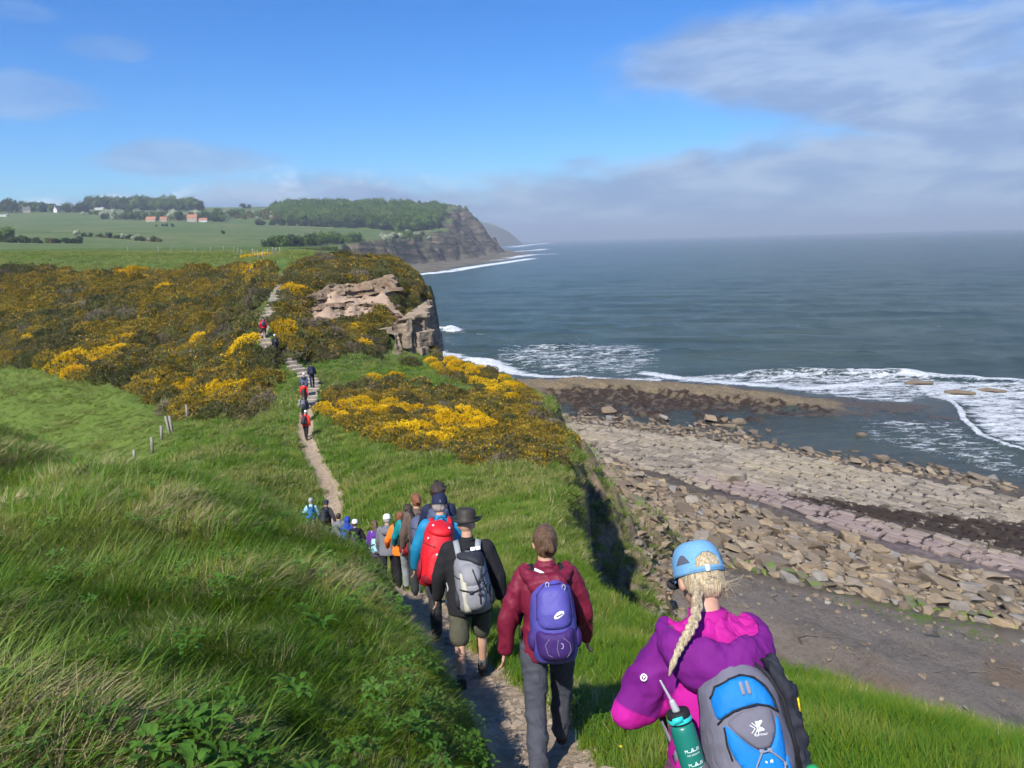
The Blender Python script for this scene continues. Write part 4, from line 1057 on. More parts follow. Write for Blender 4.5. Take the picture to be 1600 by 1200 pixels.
RV = [(np.array([v.co for v in r_.vertices]), np.array([tuple(p.vertices) for p in r_.polygons])) for r_ in ROCKS]
cnt = 0; nv = 0
for k, (x, y, r_, kind) in enumerate(bl):
    green = dsl[k] < 2.4 and rb.random() < .32
    rz = ub + rb.gauss(0, .42); sx = r_ * rb.uniform(1.7, 2.3); sy = r_ * rb.uniform(1.5, 2.0); szz = r_ * rb.uniform(1.1, 2.1)
    rx, ry = rb.gauss(0, .12), rb.gauss(.04, .12)
    z = bzs[k] + szz * .5 * .28
    j = rb.randrange(len(ROCKS))
    apx = 800 + FPX * x / y
    vis = 800 < apx < 1620 and not (1030 < apx < 1215 and y < 48)
    if cnt < 290 and vis:
        o = link('boulder', (ROCKSG[j % 6] if green else ROCKS[j]), smooth=False)
        o.location = (x, y, z); o.rotation_euler = (rx, ry, rz); o.scale = (sx, sy, szz)
        if green: tag(o, 'boulder coated in green algae where the boulders meet the dark slab', 'boulder', 'green boulders along the edge of the dark slab')
        elif kind == 't': tag(o, 'grey brown boulder in the rubble row along the seaward edge of the pavement', 'boulder', 'boulders along the seaward edge of the pavement')
        else: tag(o, 'buff sandstone boulder lying in the boulder field between slab and pavement', 'boulder', 'sandstone boulders in the boulder field')
        cnt += 1
    else:
        Vr, Fr = RV[j]
        M_ = (Matrix.Translation((x, y, z)) @ Matrix.Rotation(rz, 4, 'Z') @ Matrix.Rotation(ry, 4, 'Y') @ Matrix.Rotation(rx, 4, 'X') @ Matrix.Diagonal((sx, sy, szz, 1)))
        M_ = np.array(M_); rest_V.append(Vr @ M_[:3, :3].T + M_[:3, 3]); rest_F.append(Fr + nv); rest_T.append(np.full(len(Vr), rb.random()))
        rest_A.append(np.full(len(Vr), 1.0 if green else 0.0)); nv += len(Vr)
me = np_mesh('boulders', np.concatenate(rest_V), np.concatenate(rest_F)); me.materials.append(M_ROCK)
add_attr(me, 'tone', np.concatenate(rest_T)); add_attr(me, 'algae', np.concatenate(rest_A))
o = link('loose_boulders', me, smooth=False); tag(o, 'smaller sandstone boulders and stones filling the boulder field', 'boulders', None, 'stuff')
for (px, py, r_, lb, c_) in ((1161, 656, 1.4, 'long pale boulder alone in the tide pool', 0), (955, 642, 1.3, 'pale rounded boulder alone among brown seaweed', 0), (1351, 676, .9, 'small dark boulder alone in the shallow water', 0), (1385, 712, 1.0, 'low brown boulder at the edge of the shallow water', 0),
                     (1142, 770, 1.8, 'large square golden boulder standing on the jointed pavement', 1), (1436, 595, 2.2, 'dark reef rock sticking out of the surf', 0), (1500, 610, 2.2, 'low reef rock awash in surf under the breaker', 0), (1550, 607, 2.0, 'flat reef rock awash in surf at the right', 0)):
    p = atZ(px, py, -26.6); o = link('boulder', ROCKS[(px * 7) % 14], smooth=False); o.location = (p[0], p[1], max(float(beach_z([p])[0]), -27.1) + r_ * .15)
    o.scale = (r_ * 2.2, r_ * 1.3, r_ * 1.2) if not c_ else (r_ * 1.6, r_ * 1.3, r_ * 2.2); o.rotation_euler = (0, 0, rb.uniform(-.4, .4)); tag(o, lb, 'boulder')
    if py < 612 and px > 1400: o.scale = (r_ * 2.0, r_ * 1.5, r_ * .8); o.location.z = SEA - .05
print('boulders', len(bl), cnt, time.time() - T0)

# jointed pavement: staggered rows of worn blocks
rows = []; blocks = []
A = np.array(R_PAVE); uu = A @ UD; vv = A @ VD
v = vv.min(); rbk = random.Random(9)
def wob(u, v_): return float(mnoise.noise(Vector((u * .07, v_ * .07, 1))) * 1.6), float(mnoise.noise(Vector((u * .07, v_ * .07, 7))) * 1.2)
while v < vv.max():
    hgt = rbk.uniform(.6, 1.15); u = uu.min() + rbk.uniform(0, 2)
    while u < uu.max():
        L = rbk.uniform(1.0, 2.2) if rbk.random() < .8 else rbk.uniform(.5, 1.0)
        blocks.append((u, v, L, hgt)); u += L
    v += hgt
cen = np.array([((u + L / 2) * UD + (v_ + h_ / 2) * VD) for u, v_, L, h_ in blocks])
ins = in_poly(cen, R_PAVE) & (cen[:, 0] < 64)
blocks = [b for b, k in zip(blocks, ins) if k]; cen = cen[ins]
order = np.argsort(np.hypot(cen[:, 0], cen[:, 1])); 
wn_ = poly_mask(cen, R_WEED2, 1.5) * 1.0; pk = poly_mask(cen, R_PINK, 1.0)
def block_geo(u, v_, L, h_):
    cs_ = []
    g_ = .125
    cor = [(u + g_, v_ + g_), (u + L * .5, v_ + g_ * .6), (u + L - g_, v_ + g_), (u + L - g_, v_ + h_ - g_), (u + L * .5, v_ + h_ - g_ * .6), (u + g_, v_ + h_ - g_)]
    V = []; base_z = []
    for a, c in cor:
        ja, jc = rbk.uniform(-.16, .16), rbk.uniform(-.11, .11); wa, wc_ = wob(a, c)
        q = (a + wa + ja) * UD + (c + wc_ + jc) * VD; cs_.append(q)
    cs_ = np.array(cs_); ctr = cs_.mean(0); zc = None
    return cs_, ctr
def block_mesh(cs_, ctr, zc):
    lift = rbk.uniform(.14, .34); tl = np.array([rbk.gauss(0, .02), rbk.gauss(0, .02)])
    inner = ctr + (cs_ - ctr) * rbk.uniform(.80, .87)
    n = len(cs_); V = []
    for q in cs_: V.append((q[0] - ctr[0], q[1] - ctr[1], -.35))
    for q in cs_: V.append((q[0] - ctr[0], q[1] - ctr[1], lift - .09 + (q - ctr) @ tl))
    for q in inner: V.append((q[0] - ctr[0], q[1] - ctr[1], lift + (q - ctr) @ tl + rbk.uniform(-.02, .02)))
    F = [(i, (i + 1) % n, n + (i + 1) % n, n + i) for i in range(n)] + [(n + i, n + (i + 1) % n, 2 * n + (i + 1) % n, 2 * n + i) for i in range(n)]
    F += [(2 * n, 2 * n + 1, 2 * n + 4, 2 * n + 5), (2 * n + 1, 2 * n + 2, 2 * n + 3, 2 * n + 4)]
    return V, F
def pave_mat(name, c1, c2):
    m, nt, b, out = new_mat(name); P_ = geo_pos(nt); oi = nt.node('ShaderNodeObjectInfo')
    rn = nt.math('FRACT', nt.math('ADD', oi.outputs['Random'], nt.attr('tone')))
    c = nt.mix(rn, c1, c2); nB = nt.noise(P_, 1.6, 6, .65)
    big = nt.smooth(nt.noise(P_, .06, 3, .5), .42, .6)
    c = nt.mix(nt.math('MULTIPLY', big, .5), c, (.36, .30, .20))
    c = nt.mix(nt.smooth(nB, .45, .68), c, nt.mix(.45, c, (.10, .085, .07)))
    c = nt.mix(nt.math('MULTIPLY', nt.attr('pinkness'), .7), c, (.255, .19, .18))
    wd_ = nt.smooth(nt.math('ADD', nt.noise(P_, .9, 6, .7), nt.math('MULTIPLY', nt.attr('weedy'), .26)), .63, .69)
    c = nt.mix(nt.math('MULTIPLY', wd_, nt.attr('weedy')), c, (.035, .024, .017))
    nt.put(b.inputs['Base Color'], c); b.inputs['Roughness'].default_value = .85; b.inputs['Specular IOR Level'].default_value = .25
    nt.put(b.inputs['Normal'], nt.bump(nB, .6, .08)); return m
M_PAVE = pave_mat('pavement_block', (.175, .148, .115), (.35, .295, .225))
bzs = beach_z(cen)
rv, rf, rt_, rw, rp = [], [], [], [], []; nv = 0; made = 0
for k in order:
    cs_, ctr = block_geo(*blocks[k]); V, F = block_mesh(cs_, ctr, 0); apx = 800 + FPX * ctr[0] / ctr[1]
    if made < 295 and 850 < apx < 1610:
        me = bpy.data.meshes.new('block'); me.from_pydata(V, [], F); me.update(); me.materials.append(M_PAVE)
        add_attr(me, 'weedy', [float(wn_[k])] * len(V)); add_attr(me, 'pinkness', [float(pk[k])] * len(V))
        o = link('block', me, platform, smooth=False); o.location = (ctr[0], ctr[1], bzs[k]); made += 1
    else:
        for q in V: rv.append((q[0] + ctr[0], q[1] + ctr[1], q[2] + bzs[k]))
        rf += [tuple(i + nv for i in f) for f in F]; nv += len(V); rt_ += [rbk.random()] * len(V); rw += [float(wn_[k])] * len(V); rp += [float(pk[k])] * len(V)
me = bpy.data.meshes.new('paving_blocks'); me.from_pydata(rv, [], rf); me.update(); me.materials.append(M_PAVE); add_attr(me, 'tone', rt_); add_attr(me, 'weedy', rw); add_attr(me, 'pinkness', rp)
o = link('paving_blocks', me, platform, smooth=False); tag(o, None, None, None, 'stuff')
print('blocks', len(blocks), time.time() - T0)
# rubble on the cliff foot
ft = []
Q = RNG.uniform((2, 30), (22, 100), (14000, 2)); zq, sq = land_z(Q); bq = beach_z(Q)
kk = (sq > 4) & (zq < bq + 3.5) & (zq > bq - 1.0); Q = Q[kk]; zt = np.maximum(zq[kk], bq[kk])
Q = Q[:1500]; zt = zt[:1500]
scatter('scree', np.c_[Q, zt], np.tile([0, 0, 1.0], (len(Q), 1)), RNG.uniform(.15, .8, len(Q)) * RNG.uniform(.5, 1, len(Q)), RNG.uniform(0, 6, len(Q)), RNG.randint(0, 14, len(Q)), ROCKS, 'small fallen rocks along the foot of the cliff', 'scree')

Q = RNG.uniform((8, 34), (60, 62), (9000, 2)); d_, _, _, s_ = seg_dist(Q, SLAB_LINE); k_ = (d_ * s_ > .2) & (RNG.rand(len(Q)) < .05 + .6 * np.exp(-np.abs(d_) / 2.2)); Q = Q[k_][:900]
scatter('slab_stones', np.c_[Q, beach_z(Q) + .02], np.tile([0, 0, 1.0], (len(Q), 1)), np.exp(RNG.normal(-1.7, .5, len(Q))), RNG.uniform(0, 6, len(Q)), RNG.randint(0, 14, len(Q)), ROCKS, 'small stones lying on the dark slab near the boulders', 'stones')
# ================================================================== the rock outcrop of the bluff
def wall_mesh(name, path, zb, zt, batter, nu, nvv, seed, amp=.5, strata=.38, close_top=True, cover=.35, capped=True):
    """a rock face run along a ground path with ledges; path (x,y) list, zb/zt/batter lists per path point"""
    path = np.array(path, float); L = np.r_[0, np.cumsum(np.hypot(*(path[1:] - path[:-1]).T))]
    uu = np.linspace(0, L[-1], nu); V = []
    px_ = np.interp(uu, L, path[:, 0]); py_ = np.interp(uu, L, path[:, 1]); zb_ = np.interp(uu, L, zb); zt_ = np.interp(uu, L, zt); bt_ = np.interp(uu, L, batter)
    dx = np.gradient(px_, uu); dy = np.gradient(py_, uu); dx = np.convolve(np.pad(dx, 4, 'edge'), np.ones(9) / 9, 'valid'); dy = np.convolve(np.pad(dy, 4, 'edge'), np.ones(9) / 9, 'valid')
    ln = np.hypot(dx, dy); nx, ny = dy / ln, -dx / ln      # outward = right of travel
    gi_, _ = land_z(np.c_[px_ - nx * 1.6, py_ - ny * 1.6]); zt_ = np.minimum(zt_, gi_ + cover) if capped else zt_
    rr = random.Random(seed); lev = []; zz = -40
    while zz < 20: th = rr.uniform(.25, 1.3) * strata * 2; lev.append((zz, th, rr.uniform(-1, 1))); zz += th
    lz = np.array([l[0] for l in lev]); lo_ = np.array([l[2] for l in lev])
    for j in range(nvv):
        t = j / (nvv - 1)
        for i in range(nu):
            z = zb_[i] + (zt_[i] - zb_[i]) * t; p3 = Vector((px_[i], py_[i], z))
            k = int(np.searchsorted(lz, z + .5 * mnoise.noise(p3 * .15))) - 1
            big = mnoise.noise(Vector((px_[i] * .28, py_[i] * .28, z * .12 + seed))) * amp * 2.6
            blk = mnoise.noise(Vector((px_[i] * .9, py_[i] * .9, lo_[k] * 9))) * amp * .7
            blk += (mnoise.cell(Vector((uu[i] * .8 + lo_[k] * 3, k * 1.7, seed))) - .5) * amp * 1.1
            o_ = big + blk + lo_[k] * strata * .55 + mnoise.noise(p3 * 2.3) * .12 - bt_[i] * t
            V.append((px_[i] + nx[i] * o_, py_[i] + ny[i] * o_, z + mnoise.noise(p3 * 1.4) * .12))
    F = grid_faces(nvv, nu).tolist()
    if close_top:   # a cap running back into the hill
        base = len(V); 
        for r_ in range(1, 5):
            for i in range(nu):
                a = V[(nvv - 1) * nu + i]
                V.append((a[0] - nx[i] * r_ * .9, a[1] - ny[i] * r_ * .9, a[2] - .22 * r_ + mnoise.noise(Vector((a[0], a[1], r_))) * .15 - (0.0 if r_ < 3 else .5 * (r_ - 2))))
        for r_ in range(4):
            s0 = (nvv - 1) * nu if r_ == 0 else base + (r_ - 1) * nu; s1 = base + r_ * nu
            for i in range(nu - 1): F.append((s0 + i, s0 + i + 1, s1 + i + 1, s1 + i))
    me = bpy.data.meshes.new(name); me.from_pydata(V, [], F); me.update(); return me
m, nt, b, out = new_mat('cliff_rock')
P_ = geo_pos(nt); lay = nt.noise(nt.scale(P_, (.25, .25, 3.0)), 1.0, 6, .65); nB = nt.noise(P_, 1.1, 6, .65); nD = nt.noise(P_, 5, 5, .7)
c = nt.ramp(nt.math('ADD', nt.math('MULTIPLY', lay, .6), nt.math('MULTIPLY', nB, .4)), [(.33, (.10, .078, .055)), (.46, (.22, .17, .12)), (.56, (.32, .25, .175)), (.7, (.25, .21, .165))])
c = nt.mix(nt.smooth(nD, .5, .75), c, (.10, .085, .07))
nt.put(b.inputs['Base Color'], c); b.inputs['Roughness'].default_value = .92; b.inputs['Specular IOR Level'].default_value = .2
nt.put(b.inputs['Normal'], nt.bump(nt.math('ADD', lay, nt.math('MULTIPLY', nD, .4)), .9, .2)); M_CLIFF = m
m, nt, b, out = new_mat('red_clay')
P_ = geo_pos(nt); nB = nt.noise(P_, .9, 6, .65); nD = nt.noise(nt.scale(P_, (1, 1, 1.6)), 4, 5, .7)
c = nt.ramp(nB, [(.32, (.13, .08, .05)), (.46, (.24, .165, .105)), (.6, (.29, .225, .155)), (.72, (.23, .13, .075))])
c = nt.mix(nt.smooth(nD, .52, .75), c, (.20, .14, .10))
nt.put(b.inputs['Base Color'], c); b.inputs['Roughness'].default_value = .95; b.inputs['Specular IOR Level'].default_value = .1
nt.put(b.inputs['Normal'], nt.bump(nD, .9, .2)); M_CLAY = m
def gpt(px, py, D): p = atD(px, py, D); return (p[0], p[1])
bl_root = empty('rocky_bluff', tuple(WD(620, 74)))
tag(bl_root, 'layered rock outcrop and pink clay scar on the face of the gorse covered bluff', 'cliff')
Mi = Matrix.Translation(-bl_root.location)
def child(name, me, mat, parent, smooth=False):
    o = link(name, me, parent, mats=mat, smooth=smooth)
    o.matrix_parent_inverse = Matrix.Identity(4); return o
def to_local(me, root): me.transform(Matrix.Translation(-Vector(root.location))); return me
pth = [gpt(596, 540, 77), gpt(604, 540, 72.8), gpt(618, 540, 71.0), gpt(628, 545, 72.2), gpt(636, 550, 71.2), gpt(656, 550, 71.5), gpt(672, 545, 73.5), gpt(681, 520, 78), gpt(682, 490, 86), gpt(676, 470, 94)]
zb = [-9.5, -10.3, -11.0, -11.2, -11.6, -12, -13, -16, -22, -24]; zt = [-9.6, -9.0, -8.0, -7.5, -7.0, -6.8, -6.6, -6.4, -6.2, -5.4]
child('rock_face', to_local(wall_mesh('rock_face', pth, zb, zt, [1.5, .8, .3, .3, .2, .2, .2, .2, .2, .5], 190, 90, 3, .5, .6, capped=False), bl_root), M_CLIFF, bl_root)
# clay scarps: an upper one under the turf, a lower broken one
pth = [gpt(478, 470, 73.0), gpt(500, 450, 76), gpt(530, 445, 78.0), gpt(560, 442, 78.8), gpt(595, 438, 80), gpt(618, 436, 80.5), gpt(628, 438, 84)]
zt = [-4.9, -3.8, -3.2, -3.0, -2.9, -2.8, -2.9]; zb = [-6.6, -6.0, -5.5, -5.2, -4.9, -4.9, -5.2]
child('clay_scarp', to_local(wall_mesh('clay_scarp', pth, zb, zt, [.8] * 7, 130, 30, 11, .34, .18), bl_root), M_CLAY, bl_root)
pth = [gpt(474, 495, 71.5), gpt(490, 500, 72.0), gpt(520, 495, 73.5), gpt(550, 490, 74.5), gpt(590, 486, 75.5), gpt(618, 488, 75), gpt(650, 488, 76)]
zt = [-6.1, -6.0, -5.6, -5.5, -5.5, -5.7, -5.9]; zb = [-8.6, -8.4, -8.0, -7.8, -7.6, -7.8, -8.0]
child('clay_scarp', to_local(wall_mesh('clay_scarp', pth, zb, zt, [1.8] * 7, 130, 30, 13, .36, .18), bl_root), M_CLAY, bl_root)
Q = poisson_in(R_SOIL, .5, 1500); Q = Q[RNG.rand(len(Q)) < .3]; zq, _ = land_z(Q)
o = scatter('fallen_stones', np.c_[Q, zq + .3], np.tile([0, 0, 1.0], (len(Q), 1)), RNG.uniform(.15, .5, len(Q)), RNG.uniform(0, 6, len(Q)), RNG.randint(0, 14, len(Q)), ROCKS, 'pale stones fallen from the clay scar of the bluff', 'stones')
print('bluff', time.time() - T0)
# ================================================================== trees, woods, hedges and houses of the far land
def tree_crown(seed, n=260, leaf=.16, tall=1.0, mat=0, core=.86):
    r = random.Random(seed); V, F, MI = [], [], []
    lobes = [(Vector((r.gauss(0, .34), r.gauss(0, .34), r.uniform(.35, 1.35) * tall)), r.uniform(.38, .62)) for _ in range(7)]
    bm = bmesh.new()
    for c, q in lobes: bmesh.ops.create_icosphere(bm, subdivisions=1, radius=q * core, matrix=Matrix.Translation(c))
    for v in bm.verts: V.append(tuple(v.co + Vector((r.gauss(0, .03), r.gauss(0, .03), r.gauss(0, .03)))))
    for f in bm.faces: F.append(tuple(v.index for v in f.verts)); MI.append(mat)
    bm.free()
    for _ in range(n):
        c, q = r.choice(lobes); d = Vector((r.gauss(0, 1), r.gauss(0, 1), r.gauss(.25, 1))).normalized(); p = c + d * q * r.uniform(.85, 1.12)
        for _s in range(2):
            t = (d + Vector((r.gauss(0, .6), r.gauss(0, .6), r.gauss(0, .6)))).normalized(); s_ = t.cross(Vector((r.random(), r.random(), .3))).normalized() * leaf * .5; o_ = Vector((r.gauss(0, leaf), r.gauss(0, leaf), r.gauss(0, leaf))) * .7
            b0 = len(V); V += [tuple(p + o_ - s_), tuple(p + o_ + t * leaf * .7), tuple(p + o_ + s_), tuple(p + o_ - t * leaf * .6)]; F.append((b0, b0 + 1, b0 + 2, b0 + 3)); MI.append(mat)
    me = bpy.data.meshes.new('crown'); me.from_pydata(V, [], F); me.update()
    for mm in (M_TREE, M_TREED, M_BLOS, M_GORSEB): me.materials.append(mm)
    me.polygons.foreach_set('material_index', MI); return me
TK = [tree_crown(k, mat=0) for k in range(4)] + [tree_crown(k + 10, mat=1) for k in range(3)] + [tree_crown(20, mat=2), tree_crown(21, mat=3, tall=.5)]
def fpoly(l):
    out_ = []
    for a, c in l:
        p = fhit(a, c)
        if p is not None: out_.append((p[0], p[1]))
    return out_
def wood(name, poly, rmin, n, r0, r1, picks, label, cat='trees', zs=1.0, sfilter=8):
    P = poisson_in(poly, rmin, n); z, s = far_z(P); k = s < sfilter; P = P[k]; z = z[k]
    S = RNG.uniform(r0, r1, len(P)); b_ = fbm2(P[:, 0] / 60, P[:, 1] / 60, 97, 3)
    ids = np.array(picks)[np.clip(((b_ + 1) / 2 * len(picks)).astype(int) + RNG.randint(-1, 2, len(P)), 0, len(picks) - 1)]
    return scatter(name, np.c_[P, z - .5], np.tile([0, 0, 1.0], (len(P), 1)), np.c_[S, S, S * zs * RNG.uniform(.8, 1.2, len(P))], RNG.uniform(0, 6, len(P)), ids, TK, label, cat)
wood('woodland', [tuple(fat(a, D)[:2]) for a, D in ((440, 1230), (470, 1130), (540, 1130), (600, 1110), (640, 1120), (672, 1180), (684, 1300), (690, 1420), (680, 1490), (560, 1480), (470, 1480), (430, 1380))], 8.5, 9000, 7, 11, [0, 0, 1, 2, 3, 0, 2, 1], 'broad green woodland cloaking the slope behind the headland')
wood('copse', [tuple(fat(a, D)[:2]) for a, D in ((138, 1500), (230, 1480), (312, 1490), (314, 1560), (230, 1600), (140, 1590))], 9, 1500, 8, 11, [4, 5, 0, 6, 2], 'dark wooded rise on the left skyline', zs=1.15)
wood('hillside_trees', [tuple(fat(a, D)[:2]) for a, D in ((-250, 1330), (0, 1330), (130, 1330), (135, 1370), (0, 1450), (-250, 1450))], 15, 900, 5, 10, [4, 0, 5, 1, 7, 2], 'scattered trees and hedges around the hilltop houses')
wood('farm_trees', [tuple(fat(a, D)[:2]) for a, D in ((165, 1115), (240, 1120), (290, 1125), (350, 1125), (352, 1180), (240, 1190), (160, 1180))], 11, 1200, 4, 8, [0, 4, 1, 7, 2, 5], 'mixed trees in a belt behind the farmhouse')
wood('rough_scrub', [tuple(fat(a, D)[:2]) for a, D in ((345, 1200), (440, 1200), (445, 1400), (340, 1350))], 12, 900, 3, 6, [8, 8, 0, 7, 8], 'rust coloured scrub on the hillside left of the wood', 'scrub')
wood('cliff_scrub', [tuple(fat(a, D)[:2]) for a, D in ((438, 430), (452, 470), (520, 640), (575, 800), (555, 830), (500, 640), (440, 500), (420, 430))], 5, 1800, 2.6, 4.6, [4, 5, 0, 6, 4], 'dark scrub along the top of the lower sea cliff', 'scrub', sfilter=14)
wood('undercliff_scrub', [tuple(fat(a, D)[:2]) for a, D in ((600, 900), (655, 1010), (672, 1050), (640, 1060), (590, 930))], 7, 900, 3, 5, [4, 0, 7, 5], 'scrub between the field and the cliffs under the wood', 'scrub', sfilter=20)
def hedge(name, pts, step, r_, picks, label):
    L = []
    for (a, D), (a2, D2) in zip(pts[:-1], pts[1:]):
        p, q = fat(a, D), fat(a2, D2); n = max(2, int(np.linalg.norm(q - p) / step))
        for k in range(n): L.append(p + (q - p) * (k / n) + np.array([RNG.normal(0, r_ * .4), RNG.normal(0, r_ * .4), 0]))
    L = np.array(L); z, _ = far_z(L); S = RNG.uniform(.6, 1.15, len(L)) * r_
    scatter(name, np.c_[L[:, :2], z - .4], np.tile([0, 0, 1.0], (len(L), 1)), np.c_[S, S, S], RNG.uniform(0, 6, len(L)), RNG.choice(picks, len(L)), TK, label, 'hedge')
hedge('hedge', [(402, 1060), (430, 1075), (470, 1085), (520, 1100), (560, 1105)], 4, 5.0, [4, 5, 6], 'dark thick hedge bending down from the wood across the field')
hedge('hedge', [(-200, 425), (0, 430), (60, 425), (108, 440), (130, 450)], 2.2, 2.6, [4, 5, 6, 8], 'dark hedgerow of bushes at the left edge beyond the clifftop field')
hedge('hedge', [(125, 560), (150, 570), (195, 560), (215, 540), (250, 520)], 3.2, 2.4, [4, 5, 8, 8, 7], 'broken line of bushes crossing the middle of the far field')
hedge('hedge', [(130, 1270), (200, 1275), (260, 1280), (300, 1285)], 6, 3.6, [7, 7, 0, 4], 'pale flowering hedge under the dark wooded rise')
hedge('hedge', [(245, 900), (262, 905), (276, 900)], 5, 2.0, [4, 8], 'short dark hedge in the field below the farmhouse')
M_BARK = leaf_mat('bark', (.09, .07, .05), (.11, .085, .06), None, 0.0, .9)
def far_tree(px, D, r_, kind, label):
    p = fat(px, D); root = empty('tree', (p[0], p[1], p[2] - .5)); tag(root, label, 'tree', 'trees standing alone on the far hills')
    c = link('crown', TK[kind], root, smooth=False); c.scale = (r_, r_, r_ * .95); c.rotation_euler = (0, 0, px); c.location = (0, 0, r_ * .15)
    bm = bmesh.new(); bmesh.ops.create_cone(bm, cap_ends=True, segments=7, radius1=r_ * .10, radius2=r_ * .05, depth=r_ * .9, matrix=Matrix.Translation((0, 0, r_ * .4))); t = bm_mesh('trunk', bm); link('trunk', t, root, M_BARK)
for a in ((14, 1300, 13, 4, 'large round dark tree standing high at the left end of the skyline'), (68, 1330, 9, 5, 'dark tree on the skyline right of the large round one'), (104, 1330, 8, 4, 'dark tree on the skyline just left of the wooded rise'),
          (122, 1340, 8, 6, 'dark tree touching the left end of the wooded rise'), (380, 1580, 6.5, 4, 'small tree on the bare skyline, left of two'), (389, 1580, 5, 5, 'small tree on the bare skyline, right of two'),
          (300, 1125, 7, 4, 'dark tree right behind the orange roofed farmhouse'), (338, 1120, 6, 4, 'dark tree right of the farmhouse outbuilding'), (212, 1110, 7, 0, 'light green tree left of the low orange roofed barns'),
          (10, 430, 4.6, 0, 'rounded bush like tree rising from the left hedgerow'), (348, 700, 2.2, 4, 'tiny lone bush in the field above the fence')): far_tree(*a)
def flat_mat(name, c, rough=.8, spec=.2, bump=None, emis=None, var=.0):
    m, nt, b, out = new_mat(name)
    if var:
        col = nt.mix(nt.noise(obj_pos(nt), 8, 4, .6), tuple(x * (1 - var) for x in c), tuple(min(1, x * (1 + var)) for x in c)); nt.put(b.inputs['Base Color'], col)
    else: b.inputs['Base Color'].default_value = (*c, 1)
    b.inputs['Roughness'].default_value = rough; b.inputs['Specular IOR Level'].default_value = spec
    if bump: nt.put(b.inputs['Normal'], nt.bump(nt.noise(obj_pos(nt), bump[0], 4, .6), bump[1], bump[2]))
    return m
M_WALL = flat_mat('house_stone', (.42, .34, .26), var=.15); M_WHITE = flat_mat('house_render', (.60, .58, .53)); M_TILE = flat_mat('pantile', (.36, .16, .09), var=.2); M_SLATE = flat_mat('slate', (.13, .13, .14)); M_PANE = flat_mat('window_glass', (.03, .035, .04), .15, .6); M_FRAME = flat_mat('window_frame', (.7, .68, .62))
def boxm(bm, c, s, rot=None):
    M_ = Matrix.Translation(c) @ (rot.to_4x4() if rot is not None else Matrix.Identity(4)) @ Matrix.Diagonal((s[0], s[1], s[2], 1))
    return bmesh.ops.create_cube(bm, size=1.0, matrix=M_)
def house(px, D, w_, d_, h_, rh, wallm, roofm, label, yaw=0.0, chim=1, nwin=4, storeys=2):
    p = fat(px, D); root = empty('house', (p[0], p[1], p[2] - .3), yaw); tag(root, label, 'house')
    bm = bmesh.new(); boxm(bm, (0, 0, h_ / 2), (w_, d_, h_))
    for sx in (-1, 1):   # gable triangles as thin prisms
        v = [bm.verts.new((sx * (w_ / 2), y, z)) for y, z in ((-d_ / 2, h_), (d_ / 2, h_), (0, h_ + rh))] + [bm.verts.new((sx * (w_ / 2 - .3), y, z)) for y, z in ((-d_ / 2, h_), (d_ / 2, h_), (0, h_ + rh))]
        bm.faces.new(v[:3]); bm.faces.new(v[3:][::-1]); bm.faces.new((v[0], v[2], v[5], v[3])); bm.faces.new((v[1], v[4], v[5], v[2]))
    link('wall', bm_mesh('wall', bm), root, wallm, False)
    bm = bmesh.new(); L = math.hypot(d_ / 2 + .4, rh); a = math.atan2(rh, d_ / 2)
    for sy in (-1, 1): boxm(bm, (0, sy * (d_ / 4 + .1), h_ + rh / 2 + .12), (w_ + .6, L + .2, .22), Matrix.Rotation(-sy * a, 3, 'X'))
    rf = link('roof', bm_mesh('roof', bm), root, roofm, False)
    for k in range(chim):
        bm = bmesh.new(); x = (w_ / 2 - .8) * (1 if k else -1); boxm(bm, (x, 0, h_ + rh + .7), (1.0, .9, 2.0)); boxm(bm, (x, 0, h_ + rh + 1.75), (1.2, 1.1, .18)); link('chimney', bm_mesh('chimney', bm), rf, wallm, False)
    for st in range(storeys):
        for k in range(nwin):
            x = -w_ / 2 + (k + .5) * w_ / nwin; z = 1.5 + st * 2.6
            bm = bmesh.new()
            for cx_, cz, sx_, sz_ in ((x, z - .7, 1.3, .14), (x, z + .7, 1.3, .14), (x - .6, z, .12, 1.3), (x + .6, z, .12, 1.3), (x, z, .07, 1.3)): boxm(bm, (cx_, -d_ / 2 - .04, cz), (sx_, .12, sz_))
            wn2 = link('window', bm_mesh('window', bm), root, M_FRAME, False); bm = bmesh.new(); boxm(bm, (x, -d_ / 2 - .01, z), (1.1, .06, 1.3)); link('pane', bm_mesh('pane', bm), wn2, M_PANE, False)
house(301, 1095, 13, 7, 5.5, 4.6, M_WALL, M_TILE, 'stone farmhouse with steep orange roof and chimneys among far trees', .15, 2, 4)
house(318, 1098, 11, 6, 3, 2.6, M_WHITE, M_TILE, 'low pale outbuilding joined right of the orange roofed farmhouse', .1, 0, 3, 1)
house(237, 1085, 14, 6, 3, 3.4, M_WALL, M_TILE, 'low orange roofed barn left of the farmhouse, left of two', -.1, 0, 3, 1)
house(256, 1088, 9, 6, 3.2, 3.2, M_WALL, M_TILE, 'short orange roofed barn between the farmhouse and the longer barn', .2, 0, 2, 1)
house(42, 1310, 11, 8, 5, 4.5, M_WALL, M_SLATE, 'grey roofed house under the skyline right of the large round tree', .5, 1)
house(90, 1325, 9, 8, 5, 5, M_WHITE, M_SLATE, 'pale gabled house among trees near the wooded rise', 1.3, 1)
house(156, 1470, 16, 7, 3, 1, M_WHITE, M_WHITE, 'long white building in front of the wooded rise on the skyline', 0, 0, 4, 1)
house(6, 1180, 12, 5, 2.4, .6, M_WHITE, M_WHITE, 'low white shed in the field at the left edge', 0, 0, 3, 1)

